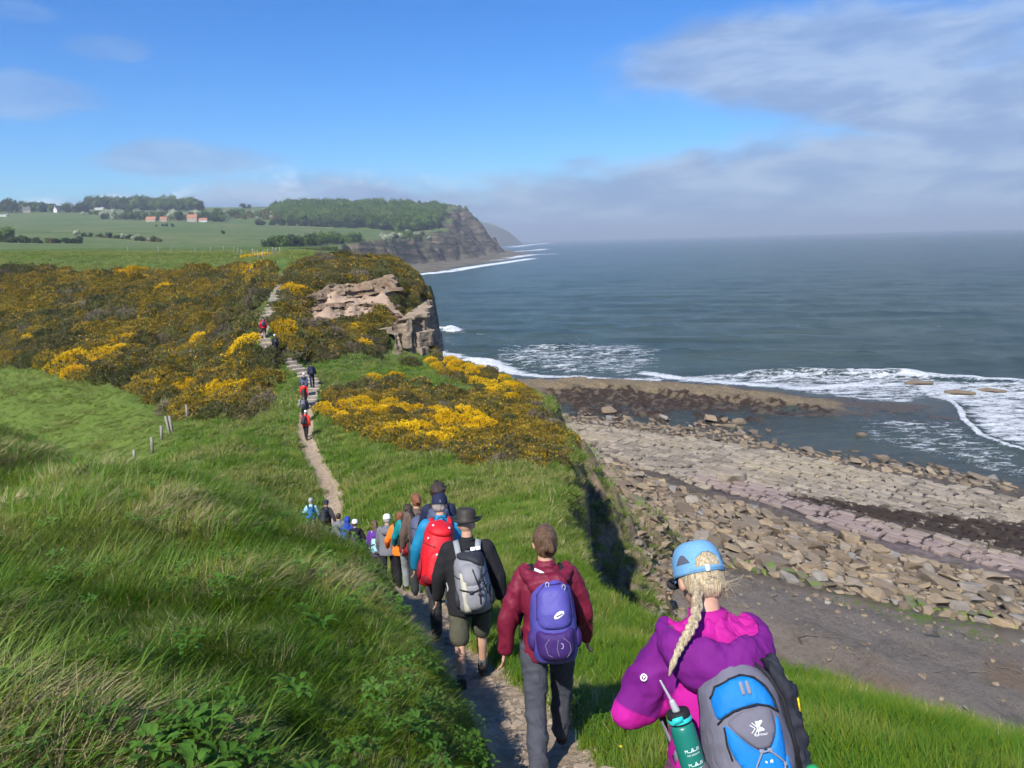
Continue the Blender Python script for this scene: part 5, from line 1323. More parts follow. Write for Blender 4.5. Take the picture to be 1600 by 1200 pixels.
# ================================================================== fences, steps, path
m, nt, b, out = new_mat('weathered_timber'); P_ = obj_pos(nt)
c = nt.mix(nt.smooth(nt.noise(nt.scale(P_, (20, 20, 2)), 1, 5, .6), .35, .65), (.17, .15, .12), (.34, .31, .26)); nt.put(b.inputs['Base Color'], c); b.inputs['Roughness'].default_value = .9
nt.put(b.inputs['Normal'], nt.bump(nt.noise(nt.scale(P_, (30, 30, 2)), 1, 4), .5, .01)); M_WOOD = m
M_WIRE = flat_mat('fence_wire', (.22, .22, .22), .5, .5)
def post_mesh(h_, r_=.055):
    bm = bmesh.new(); bmesh.ops.create_cone(bm, cap_ends=True, segments=9, radius1=r_ * 1.05, radius2=r_, depth=h_ + .4, matrix=Matrix.Translation((0, 0, h_ / 2 - .2)))
    bmesh.ops.bevel(bm, geom=[e for e in bm.edges if all(v.co.z > h_ - .01 for v in e.verts)], offset=.012, segments=1, affect='EDGES'); return bm_mesh('post', bm)
PM = post_mesh(1.15, .075)
for k, (px, py, hh_, lb) in enumerate(((212, 738, 1.05, 'nearest grey fence post, beside pale dry grass at the foot of the bank'), (238, 718, .95, 'second fence post up from the bank, in green grass'), (253, 701, .85, 'middle one of the five gully fence posts'),
                                      (270, 692, 1.1, 'double fence post fourth up the gully side'), (293, 662, .95, 'uppermost gully fence post close under the gorse thicket'))):
    p = WD(px, (44, 46.5, 49, 50.5, 54)[k]); o = link('fence_post', PM, mats=M_WOOD); o.location = (p[0], p[1], p[2] - .05); o.scale = (1.2, 1.2, hh_); o.rotation_euler = (.05 * (k % 3 - 1), .06 * (k % 2), k); tag(o, lb, 'fence post', 'old posts of a fence across the gully side')
    if k == 3: o2 = link('brace', PM, o, M_WOOD); o2.location = (.16, .02, 0); o2.rotation_euler = (0, .06, 0)
def fence(name, spots, h_, label, wires=3):
    p0 = WD(*spots[0]); root = empty(name, tuple(p0)); tag(root, label, 'fence'); prev = None; bm = bmesh.new()
    for k, (px, D) in enumerate(spots):
        p = WD(px, D); q = Vector(p - p0); o = link('post', PM, root, M_WOOD); o.location = q; o.scale = (1, 1, h_ * random.uniform(.9, 1.1)); o.rotation_euler = (random.uniform(-.05, .05), random.uniform(-.06, .06), 0)
        if prev is not None:
            for w_ in range(wires):
                a = prev + Vector((0, 0, h_ * (.35 + .3 * w_))); b_ = q + Vector((0, 0, h_ * (.35 + .3 * w_))); d_ = b_ - a
                boxm(bm, (a + b_) / 2, (d_.length, .012, .012), d_.to_track_quat('X', 'Z').to_matrix())
        prev = q
    link('wire', bm_mesh('wire', bm), root, M_WIRE, False)
fence('wire_fence', [(372, 150), (378, 135), (396, 122), (404, 118), (412, 112), (419, 118), (426, 120), (432, 122), (438, 125)], 1.15, 'post and wire fence round the top of the path at the plateau edge')
fence('wire_fence', [(200, 172), (248, 170), (268, 172), (306, 165), (330, 168), (350, 166), (366, 160)], 1.2, 'line of thin posts along the far edge of the clifftop field')
# steps
m, nt, b, out = new_mat('step_earth'); P_ = geo_pos(nt)
c = nt.mix(nt.smooth(nt.noise(P_, 4, 5, .6), .35, .65), (.33, .25, .17), (.50, .41, .30)); nt.put(b.inputs['Base Color'], c); b.inputs['Roughness'].default_value = .95
nt.put(b.inputs['Normal'], nt.bump(nt.noise(P_, 12, 4), .5, .04)); M_STEP = m
S3 = np.array(STAIR); seg = np.linalg.norm((S3[1:] - S3[:-1])[:, :2], axis=1); Ls = np.r_[0, np.cumsum(seg)]
p0 = S3[0]; root = empty('earth_steps', tuple(p0)); tag(root, 'pale earth and timber steps climbing the slope to the clifftop', 'steps')
sdist = 3.0; rs_ = random.Random(8); zprev = None
while sdist < Ls[-1]:
    x, y = np.interp(sdist, Ls, S3[:, 0]), np.interp(sdist, Ls, S3[:, 1]); x2, y2 = np.interp(sdist + .8, Ls, S3[:, 0]), np.interp(sdist + .8, Ls, S3[:, 1])
    z = gz(x, y); yaw = math.atan2(y2 - y, x2 - x) - math.pi / 2 + rs_.uniform(-.08, .08)
    wd_ = rs_.uniform(.95, 1.3); bm = bmesh.new()
    r1 = boxm(bm, (0, .24, -.05), (wd_, .52, .34)); r2 = boxm(bm, (0, -.05, -.02), (wd_ * 1.06, .09, .36))
    bmesh.ops.bevel(bm, geom=bm.edges[:], offset=.02, segments=1, affect='EDGES')
    me = bm_mesh('step', bm); me.materials.append(M_STEP); me.materials.append(M_WOOD)
    for pl in me.polygons: pl.material_index = 1 if pl.center.y < -.0 and pl.center.z < .13 else 0
    o = link('step', me, root, smooth=False); o.location = Vector((x, y, z + .06)) - Vector(p0); o.rotation_euler = (rs_.uniform(-.03, .03), rs_.uniform(-.03, .03), yaw)
    sdist += rs_.uniform(.78, .98)
# stones and bare lumps in the near path
Q = []; rq = random.Random(12)
for k in range(900):
    i = rq.randrange(0, 11); t = rq.random(); a, b_ = PATH[i], PATH[i + 1]; p = a + (b_ - a) * t; Q.append((p[0] + rq.gauss(0, .22), p[1] + rq.gauss(0, .1)))
Q = np.array(Q); z, _ = land_z(Q); S = np.exp(RNG.normal(-3.3, .55, len(Q)))
M_PSTONE = flat_mat('path_stone', (.33, .26, .19), .95, .1, (30, .4, .01), None, .2)
PST = []
for r_ in ROCKS[:6]:
    q = r_.copy(); q.materials.clear(); q.materials.append(M_PSTONE); PST.append(q)
scatter('path_stones', np.c_[Q, z + .0], np.tile([0, 0, 1.0], (len(Q), 1)), np.c_[S, S, S * .8], RNG.uniform(0, 6, len(Q)), RNG.randint(0, 6, len(Q)), PST, 'small stones trodden into the dirt path', 'stones')
# haze: one closed box of pale air round the scene
bm = bmesh.new(); boxm(bm, (2500, 6500, 62), (25000, 18500, 190)); me = bm_mesh('haze', bm)
m = bpy.data.materials.new('haze_air'); m.use_nodes = True; m.node_tree.nodes.clear(); nt = NT(m.node_tree)
o_ = nt.node('ShaderNodeOutputMaterial'); pv = nt.node('ShaderNodeVolumePrincipled'); pv.inputs['Density'].default_value = 0.00020; pv.inputs['Color'].default_value = (.88, .95, 1.0, 1); pv.inputs['Anisotropy'].default_value = .2
nt.l.new(pv.outputs[0], o_.inputs['Volume']); me.materials.append(m)
hz = link('haze', me, smooth=False); tag(hz, 'thin sea haze in the air over the whole bay', 'haze', None, 'stuff')
hz.display_type = 'BOUNDS'
print('far things', time.time() - T0)
# ================================================================== people and packs
def cloth(name, c, rough=.75, weave=900, var=.10, spec=.25, sheen=0.0):
    m, nt, b, out = new_mat(name); P_ = obj_pos(nt)
    col = nt.mix(nt.smooth(nt.noise(P_, 5, 4, .6), .3, .7), tuple(x * (1 - var) for x in c), tuple(min(1, x * (1 + var)) for x in c))
    nt.put(b.inputs['Base Color'], col); b.inputs['Roughness'].default_value = rough; b.inputs['Specular IOR Level'].default_value = spec
    h = nt.math('ADD', nt.math('MULTIPLY', nt.noise(nt.scale(P_, (1, 1, .6)), 14, 4, .6, .8), 1.0), nt.math('MULTIPLY', nt.noise(P_, weave, 2, .5), .12))
    nt.put(b.inputs['Normal'], nt.bump(h, .45, .02)); return m
SKIN = flat_mat('skin', (.50, .29, .20), .5, .35, (60, .15, .004), None, .06)
HAIRM = {}
def hairmat(name, c1, c2):
    m, nt, b, out = new_mat(name); P_ = obj_pos(nt)
    nt.put(b.inputs['Base Color'], nt.mix(nt.smooth(nt.noise(nt.scale(P_, (1, 1, .12)), 150, 4, .7), .38, .62), c1, c2)); b.inputs['Roughness'].default_value = .42
    nt.put(b.inputs['Normal'], nt.bump(nt.noise(nt.scale(P_, (1, 1, .10)), 190, 4, .6), 1.0, .012)); return m
H_BLOND = hairmat('blond_hair', (.42, .31, .17), (.72, .60, .40)); H_BROWN = hairmat('brown_hair', (.055, .028, .014), (.19, .105, .055)); H_DARK = hairmat('dark_hair', (.020, .012, .009), (.07, .04, .028))
H_GREY = hairmat('grey_hair', (.20, .18, .16), (.42, .38, .34)); H_AUB = hairmat('auburn_hair', (.12, .035, .015), (.30, .11, .05))
BOOT = flat_mat('boot_leather', (.035, .03, .028), .8, .2, (80, .4, .004)); SOCK = cloth('grey_sock', (.10, .105, .11))
STRAP = flat_mat('black_webbing', (.015, .015, .017), .7, .3); BUCK = flat_mat('pale_buckle', (.55, .56, .58), .4, .5)

def V3(*a): return Vector(a)
def cap_into(bm, p0, p1, r0, r1, seg=14, sq=1.0, side=None, ends=True):
    """tapered capsule between two points; sq squashes it across 'side'"""
    p0, p1 = Vector(p0), Vector(p1); d = p1 - p0; L = d.length
    if L < 1e-6: d = Vector((0, 0, 1))
    d = d.normalized(); s_ = Vector(side) if side is not None else (Vector((1, 0, 0)) if abs(d.x) < .9 else Vector((0, 1, 0)))
    s_ = (s_ - d * s_.dot(d)).normalized(); u_ = d.cross(s_)
    rings = []
    st = [(p0 - d * r0 * math.sin(a), r0 * math.cos(a)) for a in (1.45, 1.0, .5)] + [(p0, r0), (p0.lerp(p1, .5), (r0 + r1) / 2), (p1, r1)] + [(p1 + d * r1 * math.sin(a), r1 * math.cos(a)) for a in (.5, 1.0, 1.45)]
    for c, r in st: rings.append([bm.verts.new(c + s_ * (r * math.cos(2 * math.pi * k / seg)) + u_ * (r * sq * math.sin(2 * math.pi * k / seg))) for k in range(seg)])
    for a, b_ in zip(rings[:-1], rings[1:]):
        for k in range(seg): bm.faces.new((a[k], a[(k + 1) % seg], b_[(k + 1) % seg], b_[k]))
    bm.faces.new(rings[0][::-1]); bm.faces.new(rings[-1])
def chain_into(bm, pts, rad, seg=14, sq=1.0, side=None):
    for a, b_, r0, r1 in zip(pts[:-1], pts[1:], rad[:-1], rad[1:]): cap_into(bm, a, b_, r0, r1, seg, sq, side)
def ell_into(bm, c, r, rot=None, sub=3):
    M_ = Matrix.Translation(c) @ (rot.to_4x4() if rot is not None else Matrix.Identity(4)) @ Matrix.Diagonal((r[0], r[1], r[2], 1))
    bmesh.ops.create_icosphere(bm, subdivisions=sub, radius=1.0, matrix=M_)
def loft_into(bm, rings, seg=28, p=2.3):
    """rings: (centre, rx, ry) stacked; superellipse sections, axes from the frame given"""
    R = []
    for c, rx, ry, X, Y in rings:
        row = []
        for k in range(seg):
            a = 2 * math.pi * k / seg; ca, sa = math.cos(a), math.sin(a)
            row.append(bm.verts.new(Vector(c) + X * (rx * math.copysign(abs(ca) ** (2 / p), ca)) + Y * (ry * math.copysign(abs(sa) ** (2 / p), sa))))
        R.append(row)
    for a, b_ in zip(R[:-1], R[1:]):
        for k in range(seg): bm.faces.new((a[k], a[(k + 1) % seg], b_[(k + 1) % seg], b_[k]))
    bm.faces.new(R[0][::-1]); bm.faces.new(R[-1])
def remesh(bm, voxel, smooth=4, name='m'):
    bmesh.ops.recalc_face_normals(bm, faces=bm.faces[:])
    me = bm_mesh(name, bm); o = bpy.data.objects.new('tmp', me); COL.objects.link(o)
    md = o.modifiers.new('r', 'REMESH'); md.mode = 'VOXEL'; md.voxel_size = voxel
    if smooth: md2 = o.modifiers.new('s', 'SMOOTH'); md2.factor = .5; md2.iterations = smooth
    dg = bpy.context.evaluated_depsgraph_get(); ev = o.evaluated_get(dg); out_ = bpy.data.meshes.new_from_object(ev); out_.name = name
    bpy.data.objects.remove(o); return out_
def displace(me, fn):
    n = len(me.vertices); co = np.empty(n * 3, np.float32); me.vertices.foreach_get('co', co); co = co.reshape(-1, 3)
    nr = np.empty(n * 3, np.float32); me.vertices.foreach_get('normal', nr); nr = nr.reshape(-1, 3)
    a = fn(co.astype(float), nr.astype(float)); co = co + nr * a[:, None]; me.vertices.foreach_set('co', co.astype(np.float32).ravel()); me.update()
def folds(amp, f=(7, 7, 3.5), seed=0):
    def fn(co, nr):
        x = co[:, 0] * f[0] + co[:, 1] * f[1] * .7; z = co[:, 2] * f[2]
        a = fbm2(x + 3.1, z + .8 * x, seed, 3); b_ = fbm2(x * .6 - z * 1.3, z * 1.7 + co[:, 1] * f[1], seed + 1, 3)
        return np.maximum(amp * ((.5 - np.abs(a) * 2.2) + .6 * (.5 - np.abs(b_) * 2.2)), -.45 * amp)
    return fn

def hand_into(bm, wrist, d, side, curl=.5, s=1.0, mirror=1):
    """palm and five fingers; d is the direction of the hand, side points to the thumb"""
    d = Vector(d).normalized(); side = Vector(side); side = (side - d * side.dot(d)).normalized(); palm = d.cross(side).normalized() * mirror
    w_ = Vector(wrist)
    for k in range(4):
        b0 = w_ + d * .01 * s + side * (.012 - .008 * k) * s; b1 = w_ + d * (.088 - .004 * abs(k - 1)) * s + side * (.030 - .020 * k) * s
        cap_into(bm, b0, b1, .014 * s, .0115 * s, 8)
        L = (.042, .047, .044, .034)[k] * s; dd = d.copy(); p = b1.copy(); r = .0088 * s
        for j in range(3):
            dd = (dd + palm * curl * (.35 + .25 * j)).normalized(); q = p + dd * L * (1, .7, .55)[j]; cap_into(bm, p, q, r, r * .9, 8); p = q; r *= .9
    t0 = w_ + d * .025 * s + side * .022 * s; td = (side * .8 + d * .75 + palm * .35).normalized(); t1_ = t0 + td * .042 * s; cap_into(bm, t0, t1_, .0125 * s, .0105 * s, 8)
    td2 = (d + side * .15 + palm * .45).normalized(); cap_into(bm, t1_, t1_ + td2 * .034 * s, .0105 * s, .009 * s, 8)

def rotx(v, a): return Matrix.Rotation(a, 3, 'X') @ Vector(v)
def person(label, loc, yaw=0.0, H=1.72, wide=1.0, lean=8, arms=((10, 8, 15), (-5, 8, 15)), legs=((18, 10), (-14, 22)), jacket=None, trousers=None, shorts=None,
           hat=None, hatmat=None, hair='short', hairm=None, hood=None, voxel=.020, fem=False, headturn=0, tuck=-.78, hoodup=False, headlean=6, jzone=None, puff=0.0, seed=1, fold=.007, jlen=0.0, group='walkers strung out along the path'):
    """a hiker seen from behind walking towards +y; angles in degrees. arms: (forward, outward, elbow) left then right; legs: (forward, knee)"""
    s = H / 1.72; R_ = math.radians
    root = empty('person', loc, yaw); tag(root, label, 'person', group)
    hip = V3(0, 0, .93)
    joints = {}
    low = 9
    for i, (sx, (f, k)) in enumerate(zip((-1, 1), legs)):
        h0 = hip + V3(sx * .095 * wide, 0, -.02); d = rotx((0, 0, -1), R_(f)); kn = h0 + d * .43; d2 = rotx((0, 0, -1), R_(f - k)); an = kn + d2 * .415
        joints[i] = (h0, kn, an, d2, R_(f - k)); low = min(low, an.z)
    dz = .085 - low; hip = hip + V3(0, 0, dz)
    up = rotx((0, 0, 1), -R_(lean)); fw = V3(0, 1, 0); fw = (fw - up * fw.dot(up)).normalized(); X = V3(1, 0, 0)
    T = lambda x, y, z: hip + X * x + fw * y + up * z      # torso frame
    neck = T(0, .01, .52); hup = rotx((0, 0, 1), -R_(lean + headlean)); head = neck + hup * .155 + fw * .02
    # ---- body
    bm = bmesh.new(); sw = .185 * wide
    loft_into(bm, [(T(0, 0, z), rx * wide, ry, X, fw) for z, rx, ry in ((-.10, .10, .08), (-.04, .155, .105), (.04, .155, .105), (.16, .130, .095), (.30, .150, .105), (.42, .165, .10), (.48, .12, .075), (.51, .06, .06))], 20)
    cap_into(bm, T(0, .0, .46), neck + hup * .08, .056, .052)
    hx = Matrix.Rotation(R_(headturn), 3, 'Z') @ Matrix.Rotation(-R_(lean + headlean), 3, 'X')
    HP = lambda x, y, z: head + hx @ V3(x, y, z)
    ell_into(bm, HP(0, -.005, .02), (.077, .097, .105), hx); ell_into(bm, HP(0, .035, -.045), (.055, .062, .065), hx)
    ell_into(bm, HP(0, .098, -.012), (.013, .02, .022), hx, 2); ell_into(bm, HP(0, .088, -.055), (.022, .012, .008), hx, 2)
    for sx in (-1, 1): ell_into(bm, HP(sx * .079, -.008, -.015), (.011, .020, .030), hx, 2)
    arm = []
    for i, (sx, aa_) in enumerate(zip((-1, 1), arms)):
        f, o_, e = aa_[:3]; inn = aa_[3] if len(aa_) > 3 else 0
        sh = T(sx * (sw - .01), 0, .445); d = Matrix.Rotation(-sx * R_(o_), 3, 'Y') @ rotx((0, 0, -1), R_(f)); el = sh + d * .285
        d2 = Matrix.Rotation(-sx * R_(o_) * .4, 3, 'Y') @ rotx((0, 0, -1), R_(f + e)); d2 = Matrix.Rotation(-sx * R_(-inn), 3, 'Z') @ d2; wr = el + d2 * .245; arm.append((sh, el, wr, d2))
        chain_into(bm, [sh, el, wr], [.045, .038, .027]); 
        hand_into(bm, wr, d2, V3(-sx * .25, .9, 0), .55, 1.0, sx)
    for i in (0, 1):
        h0, kn, an, d2, a_ = joints[i]; h0, kn, an = (q + V3(0, 0, dz) for q in (h0, kn, an)); joints[i] = (h0, kn, an, d2, a_)
        calf = kn.lerp(an, .32) - rotx((0, 1, 0), a_) * .012
        chain_into(bm, [h0 + V3(0, 0, -.02), kn, calf, an], [.080, .052, .052, .034]); ff = rotx((0, 1, 0), min(0, a_) * .5)
        cap_into(bm, an + V3(0, 0, -.045), an + ff * .13 + V3(0, 0, -.055), .035, .028)
    body = remesh(bm, max(voxel * .5, .0075) if voxel < .013 else voxel * .8, 2, 'body'); body.materials.append(SKIN)
    # ---- clothes
    parts = [('body', body, None)]
    if jacket is not None:
        bm = bmesh.new(); g_ = .012 + puff; w2 = (.94 if fem else 1.0) * wide
        prof = [(tuck + .93 - .12 + z * 1.0 if False else z, rx, ry) for z, rx, ry in ((-.13 - jlen, .168, .125), (-.06, .175, .128), (.05, .168, .125), (.16, .155 if not fem else .145, .118), (.28, .168, .125), (.38, .182, .122), (.445, .168, .10), (.49, .105, .082), (.525, .072, .072))]
        loft_into(bm, [(T(0, 0, z), (rx + puff) * w2, ry + puff, X, fw) for z, rx, ry in prof], 28)
        for i, sx in ((0, -1), (1, 1)):
            sh, el, wr, d2 = arm[i]; chain_into(bm, [sh - X * sx * .03, el, wr - d2 * .005], [.070 + puff, .060 + puff, .045 + puff * .8], 16)
        jm = remesh(bm, voxel, 5, 'jacket'); displace(jm, folds(fold * (1 if voxel < .016 else .6), seed=seed))
        jm.materials.append(jacket); parts.append(('jacket', jm, None))
        # collar
        bm = bmesh.new(); loft_into(bm, [(T(0, .0, .49), .082, .080, X, fw), (T(0, .008, .535), .066, .068, X, fw), (T(0, .012, .565), .062, .064, X, fw)], 20); cm = bm_mesh('collar', bm); cm.materials.append(jacket); parts.append(('collar', cm, None))
    if hood is not None:
        bm = bmesh.new()
        if hoodup:
            ell_into(bm, HP(0, -.015, .015), (.098, .118, .13), hx); chain_into(bm, [T(0, -.02, .48), HP(0, -.01, -.06)], [.10, .09])
        else:
            for a0 in range(0, 9):
                a = math.pi * (1 + a0 / 8.0); rr_ = (.132 + puff, .128 + puff); q0 = T(rr_[0] * math.cos(a), rr_[1] * math.sin(a) - .018, .515 - .060 * abs(math.sin(a)) ** 1.0)
                a2 = math.pi * (1 + (a0 + 1) / 8.0); q1 = T(rr_[0] * math.cos(a2), rr_[1] * math.sin(a2) - .018, .515 - .060 * abs(math.sin(a2)))
                if a0 < 8: cap_into(bm, q0, q1, .040 + .014 * abs(math.sin(a)), .040 + .014 * abs(math.sin(a2)), 12)
            ell_into(bm, T(0, -.165 - puff, .445), (.135, .055, .085)); ell_into(bm, T(0, -.10, .50), (.10, .06, .04))
        hm = remesh(bm, min(voxel, .014), 3, 'hood'); displace(hm, folds(fold * .9, (14, 14, 9), seed + 5)); hm.materials.append(hood); parts.append(('hood', hm, None))
    if trousers is not None or shorts is not None:
        bm = bmesh.new(); mat_ = trousers or shorts
        loft_into(bm, [(T(0, 0, z), rx * wide, ry, X, fw) for z, rx, ry in ((-.12, .155, .115), (-.05, .17, .122), (.05, .16, .115), (.12, .15, .108))], 24)
        for i in (0, 1):
            h0, kn, an, d2, a_ = joints[i]
            if trousers is not None: chain_into(bm, [h0 + V3(0, 0, -.01), kn, kn.lerp(an, .5), an + d2 * -.01], [.098, .078, .074, .066], 18)
            else: chain_into(bm, [h0 + V3(0, 0, -.01), h0.lerp(kn, .55), h0.lerp(kn, .93)], [.105, .098, .098], 18)
        tm = remesh(bm, voxel, 4, 'trousers'); displace(tm, folds(fold * .9, (8, 8, 5), seed + 9)); tm.materials.append(mat_); parts.append(('trousers' if trousers else 'shorts', tm, None))
    for i in (0, 1):
        h0, kn, an, d2, a_ = joints[i]; ff = rotx((0, 1, 0), min(0, a_) * .55); dn = rotx((0, 0, -1), min(0, a_) * .55); bm = bmesh.new()
        cap_into(bm, an + V3(0, 0, .03), an + dn * .03, .052, .047); cap_into(bm, an - ff * .02 + dn * .045, an + ff * .15 + dn * .055, .044, .036, 14, .9)
        ell_into(bm, an + ff * .15 + dn * .055, (.045, .06, .032)); sm_ = remesh(bm, .011 if voxel < .016 else .018, 2, 'boot'); sm_.materials.append(BOOT); parts.append(('boot', sm_, None))
        if shorts is not None:
            bm = bmesh.new(); cap_into(bm, an - d2 * .09, an - d2 * .02, .047, .046); k_ = bm_mesh('sock', bm); k_.materials.append(SOCK); parts.append(('sock', k_, None))
    # ---- head
    hm_ = hairm or H_BROWN
    bm = bmesh.new(); covered = hat in ('cap', 'brimhat', 'beanie', 'openback')
    if hoodup: pass
    elif hair in ('short', 'bun', 'pony', 'braid', 'curly', 'long'):
        ell_into(bm, HP(0, -.018, .028), (.086, .098, .105) if hair != 'curly' else (.105, .11, .115), hx)
        ell_into(bm, HP(0, -.045, -.035), (.074, .062, .07 if hair != 'short' else .055), hx)
        # keep the face clear
        if hair == 'bun':
            for q_, r_ in ((V3(0, -.125, .0), .036), (V3(.018, -.13, -.03), .030), (V3(-.02, -.128, -.02), .030), (V3(.0, -.128, .025), .026)): ell_into(bm, HP(*q_), (r_, r_ * .8, r_), hx)
        if hair == 'pony': chain_into(bm, [HP(0, -.10, -.01), HP(.0, -.135, -.05), HP(0, -.12, -.15), HP(.01, -.11, -.20)], [.022, .028, .024, .008])
        if hair == 'long': chain_into(bm, [HP(0, -.06, -.03), HP(0, -.08, -.16)], [.065, .05])
        if hair == 'curly':
            rc = random.Random(5)
            for _ in range(46):
                d = V3(rc.gauss(0, 1), rc.gauss(-.5, .8), rc.gauss(.7, .8)).normalized(); p = HP(d.x * .10, d.y * .105, d.z * .115 + .03); q = p + hx @ (d * rc.uniform(.03, .06) + V3(rc.gauss(0, .02), 0, rc.gauss(0, .02))); cap_into(bm, p, q, .010, .007, 6)
    if len(bm.verts):
        hr = remesh(bm, .009 if voxel < .016 else .014, 2, 'hair')
        displace(hr, lambda co, nr: .0045 * fbm2(co[:, 0] * 90, co[:, 2] * 7, 7, 2)); hr.materials.append(hm_); parts.append(('hair', hr, None))
    else: bm.free()
    if hat in ('cap', 'openback'):
        bm = bmesh.new(); seg = 96; rows = []
        nrow = 26
        for j in range(nrow):
            t = j / (nrow - 1); zz = -.020 + .122 * math.sin(t * math.pi / 2) ** .9; rr_ = math.cos(t * math.pi / 2) ** .50
            rows.append([bm.verts.new(HP(.0895 * rr_ * math.cos(2 * math.pi * k / seg), (.108 * rr_) * math.sin(2 * math.pi * k / seg) - .006, zz + .028)) for k in range(seg)])
        for j in range(nrow - 1):
            for k in range(seg):
                am = 2 * math.pi * (k + .5) / seg
                zc_ = -.020 + .122 * math.sin((j + .5) / (nrow - 1) * math.pi / 2) ** .9; da_ = abs(am - 1.5 * math.pi) / .56
                if hat == 'openback' and da_ < 1 and .002 < zc_ < .004 + .046 * math.sqrt(1 - da_ * da_): continue
                bm.faces.new((rows[j][k], rows[j][(k + 1) % seg], rows[j + 1][(k + 1) % seg], rows[j + 1][k]))
        me = bm_mesh('cap_crown', bm); me.materials.append(hatmat)
        parts.append(('cap', me, 'solid'))
        bm = bmesh.new(); rr1 = []; rr2 = []
        for k in range(13):
            a = math.radians(20 + 140 * k / 12); rr1.append(bm.verts.new(HP(.092 * math.cos(a), .110 * math.sin(a), .012))); rr2.append(bm.verts.new(HP(.085 * math.cos(a), .110 * math.sin(a) + .075 * math.sin((a - math.radians(20)) / math.radians(140) * math.pi), -.004)))
        for k in range(12): bm.faces.new((rr1[k], rr1[k + 1], rr2[k + 1], rr2[k]))
        me = bm_mesh('cap_peak', bm); me.materials.append(hatmat); parts.append(('cap_peak', me, 'solid'))
    if hat == 'brimhat':
        bm = bmesh.new(); seg = 40
        prof = [(.162, .010), (.142, -.002), (.118, -.006), (.098, .004), (.094, .03), (.090, .065), (.083, .098), (.07, .108), (.045, .100), (.0, .094)]
        rows = []
        for r_, z_ in prof:
            rows.append([bm.verts.new(HP(r_ * math.cos(2 * math.pi * k / seg), r_ * 1.12 * math.sin(2 * math.pi * k / seg), z_ + .045 + (.028 * abs(math.cos(2 * math.pi * k / seg)) ** 3 if r_ > .15 else 0) - (.014 * math.sin(2 * math.pi * k / seg) ** 2 if r_ > .11 else 0))) for k in range(seg)])
        for a, b_ in zip(rows[:-1], rows[1:]):
            for k in range(seg): bm.faces.new((a[k], a[(k + 1) % seg], b_[(k + 1) % seg], b_[k]))
        me = bm_mesh('hat', bm); me.materials.append(hatmat); parts.append(('hat', me, 'solid'))
        bm = bmesh.new(); loft_into(bm, [(HP(0, 0, .050), .101, .112, hx @ V3(1, 0, 0), hx @ V3(0, 1, 0)), (HP(0, 0, .070), .098, .109, hx @ V3(1, 0, 0), hx @ V3(0, 1, 0))], 30, 2); me = bm_mesh('hat_band', bm); me.materials.append(STRAP); parts.append(('hat_band', me, None))
    if hat == 'beanie':
        bm = bmesh.new(); ell_into(bm, HP(0, -.01, .045), (.092, .108, .10), hx); loft_into(bm, [(HP(0, -.008, .0), .096, .112, hx @ V3(1, 0, 0), hx @ V3(0, 1, 0)), (HP(0, -.008, .045), .097, .113, hx @ V3(1, 0, 0), hx @ V3(0, 1, 0))], 28, 2)
        me = remesh(bm, .012, 2, 'beanie'); me.materials.append(hatmat); parts.append(('beanie', me, None))
    for nm, me, kind in parts:
        o = link(nm, me, root)
        o.scale = (s, s, s)
        if kind == 'solid': md = o.modifiers.new('thick', 'SOLIDIFY'); md.thickness = .003; md.offset = 1
    info = dict(root=root, T=T, HP=HP, hx=hx, s=s, up=up, fw=fw, X=X, hip=hip, neck=neck, head=head, arm=arm, joints=joints, yaw=yaw, loc=Vector(loc), wide=wide)
    return info
def pack_frame(I, back=-.135, z=.47, tilt=0.0, roll=0.0, dx=0.0):
    """world matrix of a pack frame on the walker's back: origin at its upper edge, x to the right, -y away from the back, z up"""
    R3 = Matrix((I['X'], I['fw'], I['up'])).transposed() @ Matrix.Rotation(math.radians(roll), 3, 'Y') @ Matrix.Rotation(math.radians(tilt), 3, 'X')
    M_ = Matrix.Translation(I['T'](dx, back, z)) @ R3.to_4x4()
    return Matrix.Translation(I['loc']) @ Matrix.Rotation(I['yaw'], 4, 'Z') @ Matrix.Scale(I['s'], 4) @ M_
def sup_pack(w_, h_, d_, taper=.8, seg=40, n=22, bulge=.0):
    """outer surface y(x,z) of a pack and its closed mesh; z from 0 down to -h"""
    def wid(t): return w_ / 2 * (min(1, (max(t, 0) / .16)) ** .42 if t < .16 else 1) * (taper + (1 - taper) * min(1, t / .5)) * (1 - .12 * max(0, (t - .82) / .18) ** 2)
    def dep(t): return d_ * (.50 + .50 * min(1, (t + .02) / .38) ** .7) * (min(1, (t + .012) / .10) ** .45 if t < .1 else 1) * (1 - .30 * max(0, (t - .80) / .20) ** 2 if t > .8 else 1)
    def f(x, z, off=0.0):
        t = min(max(-z / h_, 0.0), 1.0); a = max(wid(t), .02); q = min(abs(x) / a, .995)
        return -(dep(t) * (1 - q ** 3.0) ** (1 / 2.2)) - off
    bm = bmesh.new(); rings = []
    for j in range(n + 1):
        t = (j / n); t = .003 + .997 * t; z = -h_ * t; a = wid(t); row = []
        for k in range(seg):
            al = math.pi * k / (seg - 1); x = a * math.cos(al) * .999; row.append(bm.verts.new((x, f(x, z) if 0 < k < seg - 1 else -.0, z)))
        rings.append(row)
    for a, b_ in zip(rings[:-1], rings[1:]):
        for k in range(seg - 1): bm.faces.new((a[k], b_[k], b_[k + 1], a[k + 1]))
        bm.faces.new((a[seg - 1], b_[seg - 1], b_[0], a[0]))
    bm.faces.new(rings[0]); bm.faces.new(rings[-1][::-1])
    bmesh.ops.recalc_face_normals(bm, faces=bm.faces[:])
    return f, bm
from mathutils.geometry import delaunay_2d_cdt
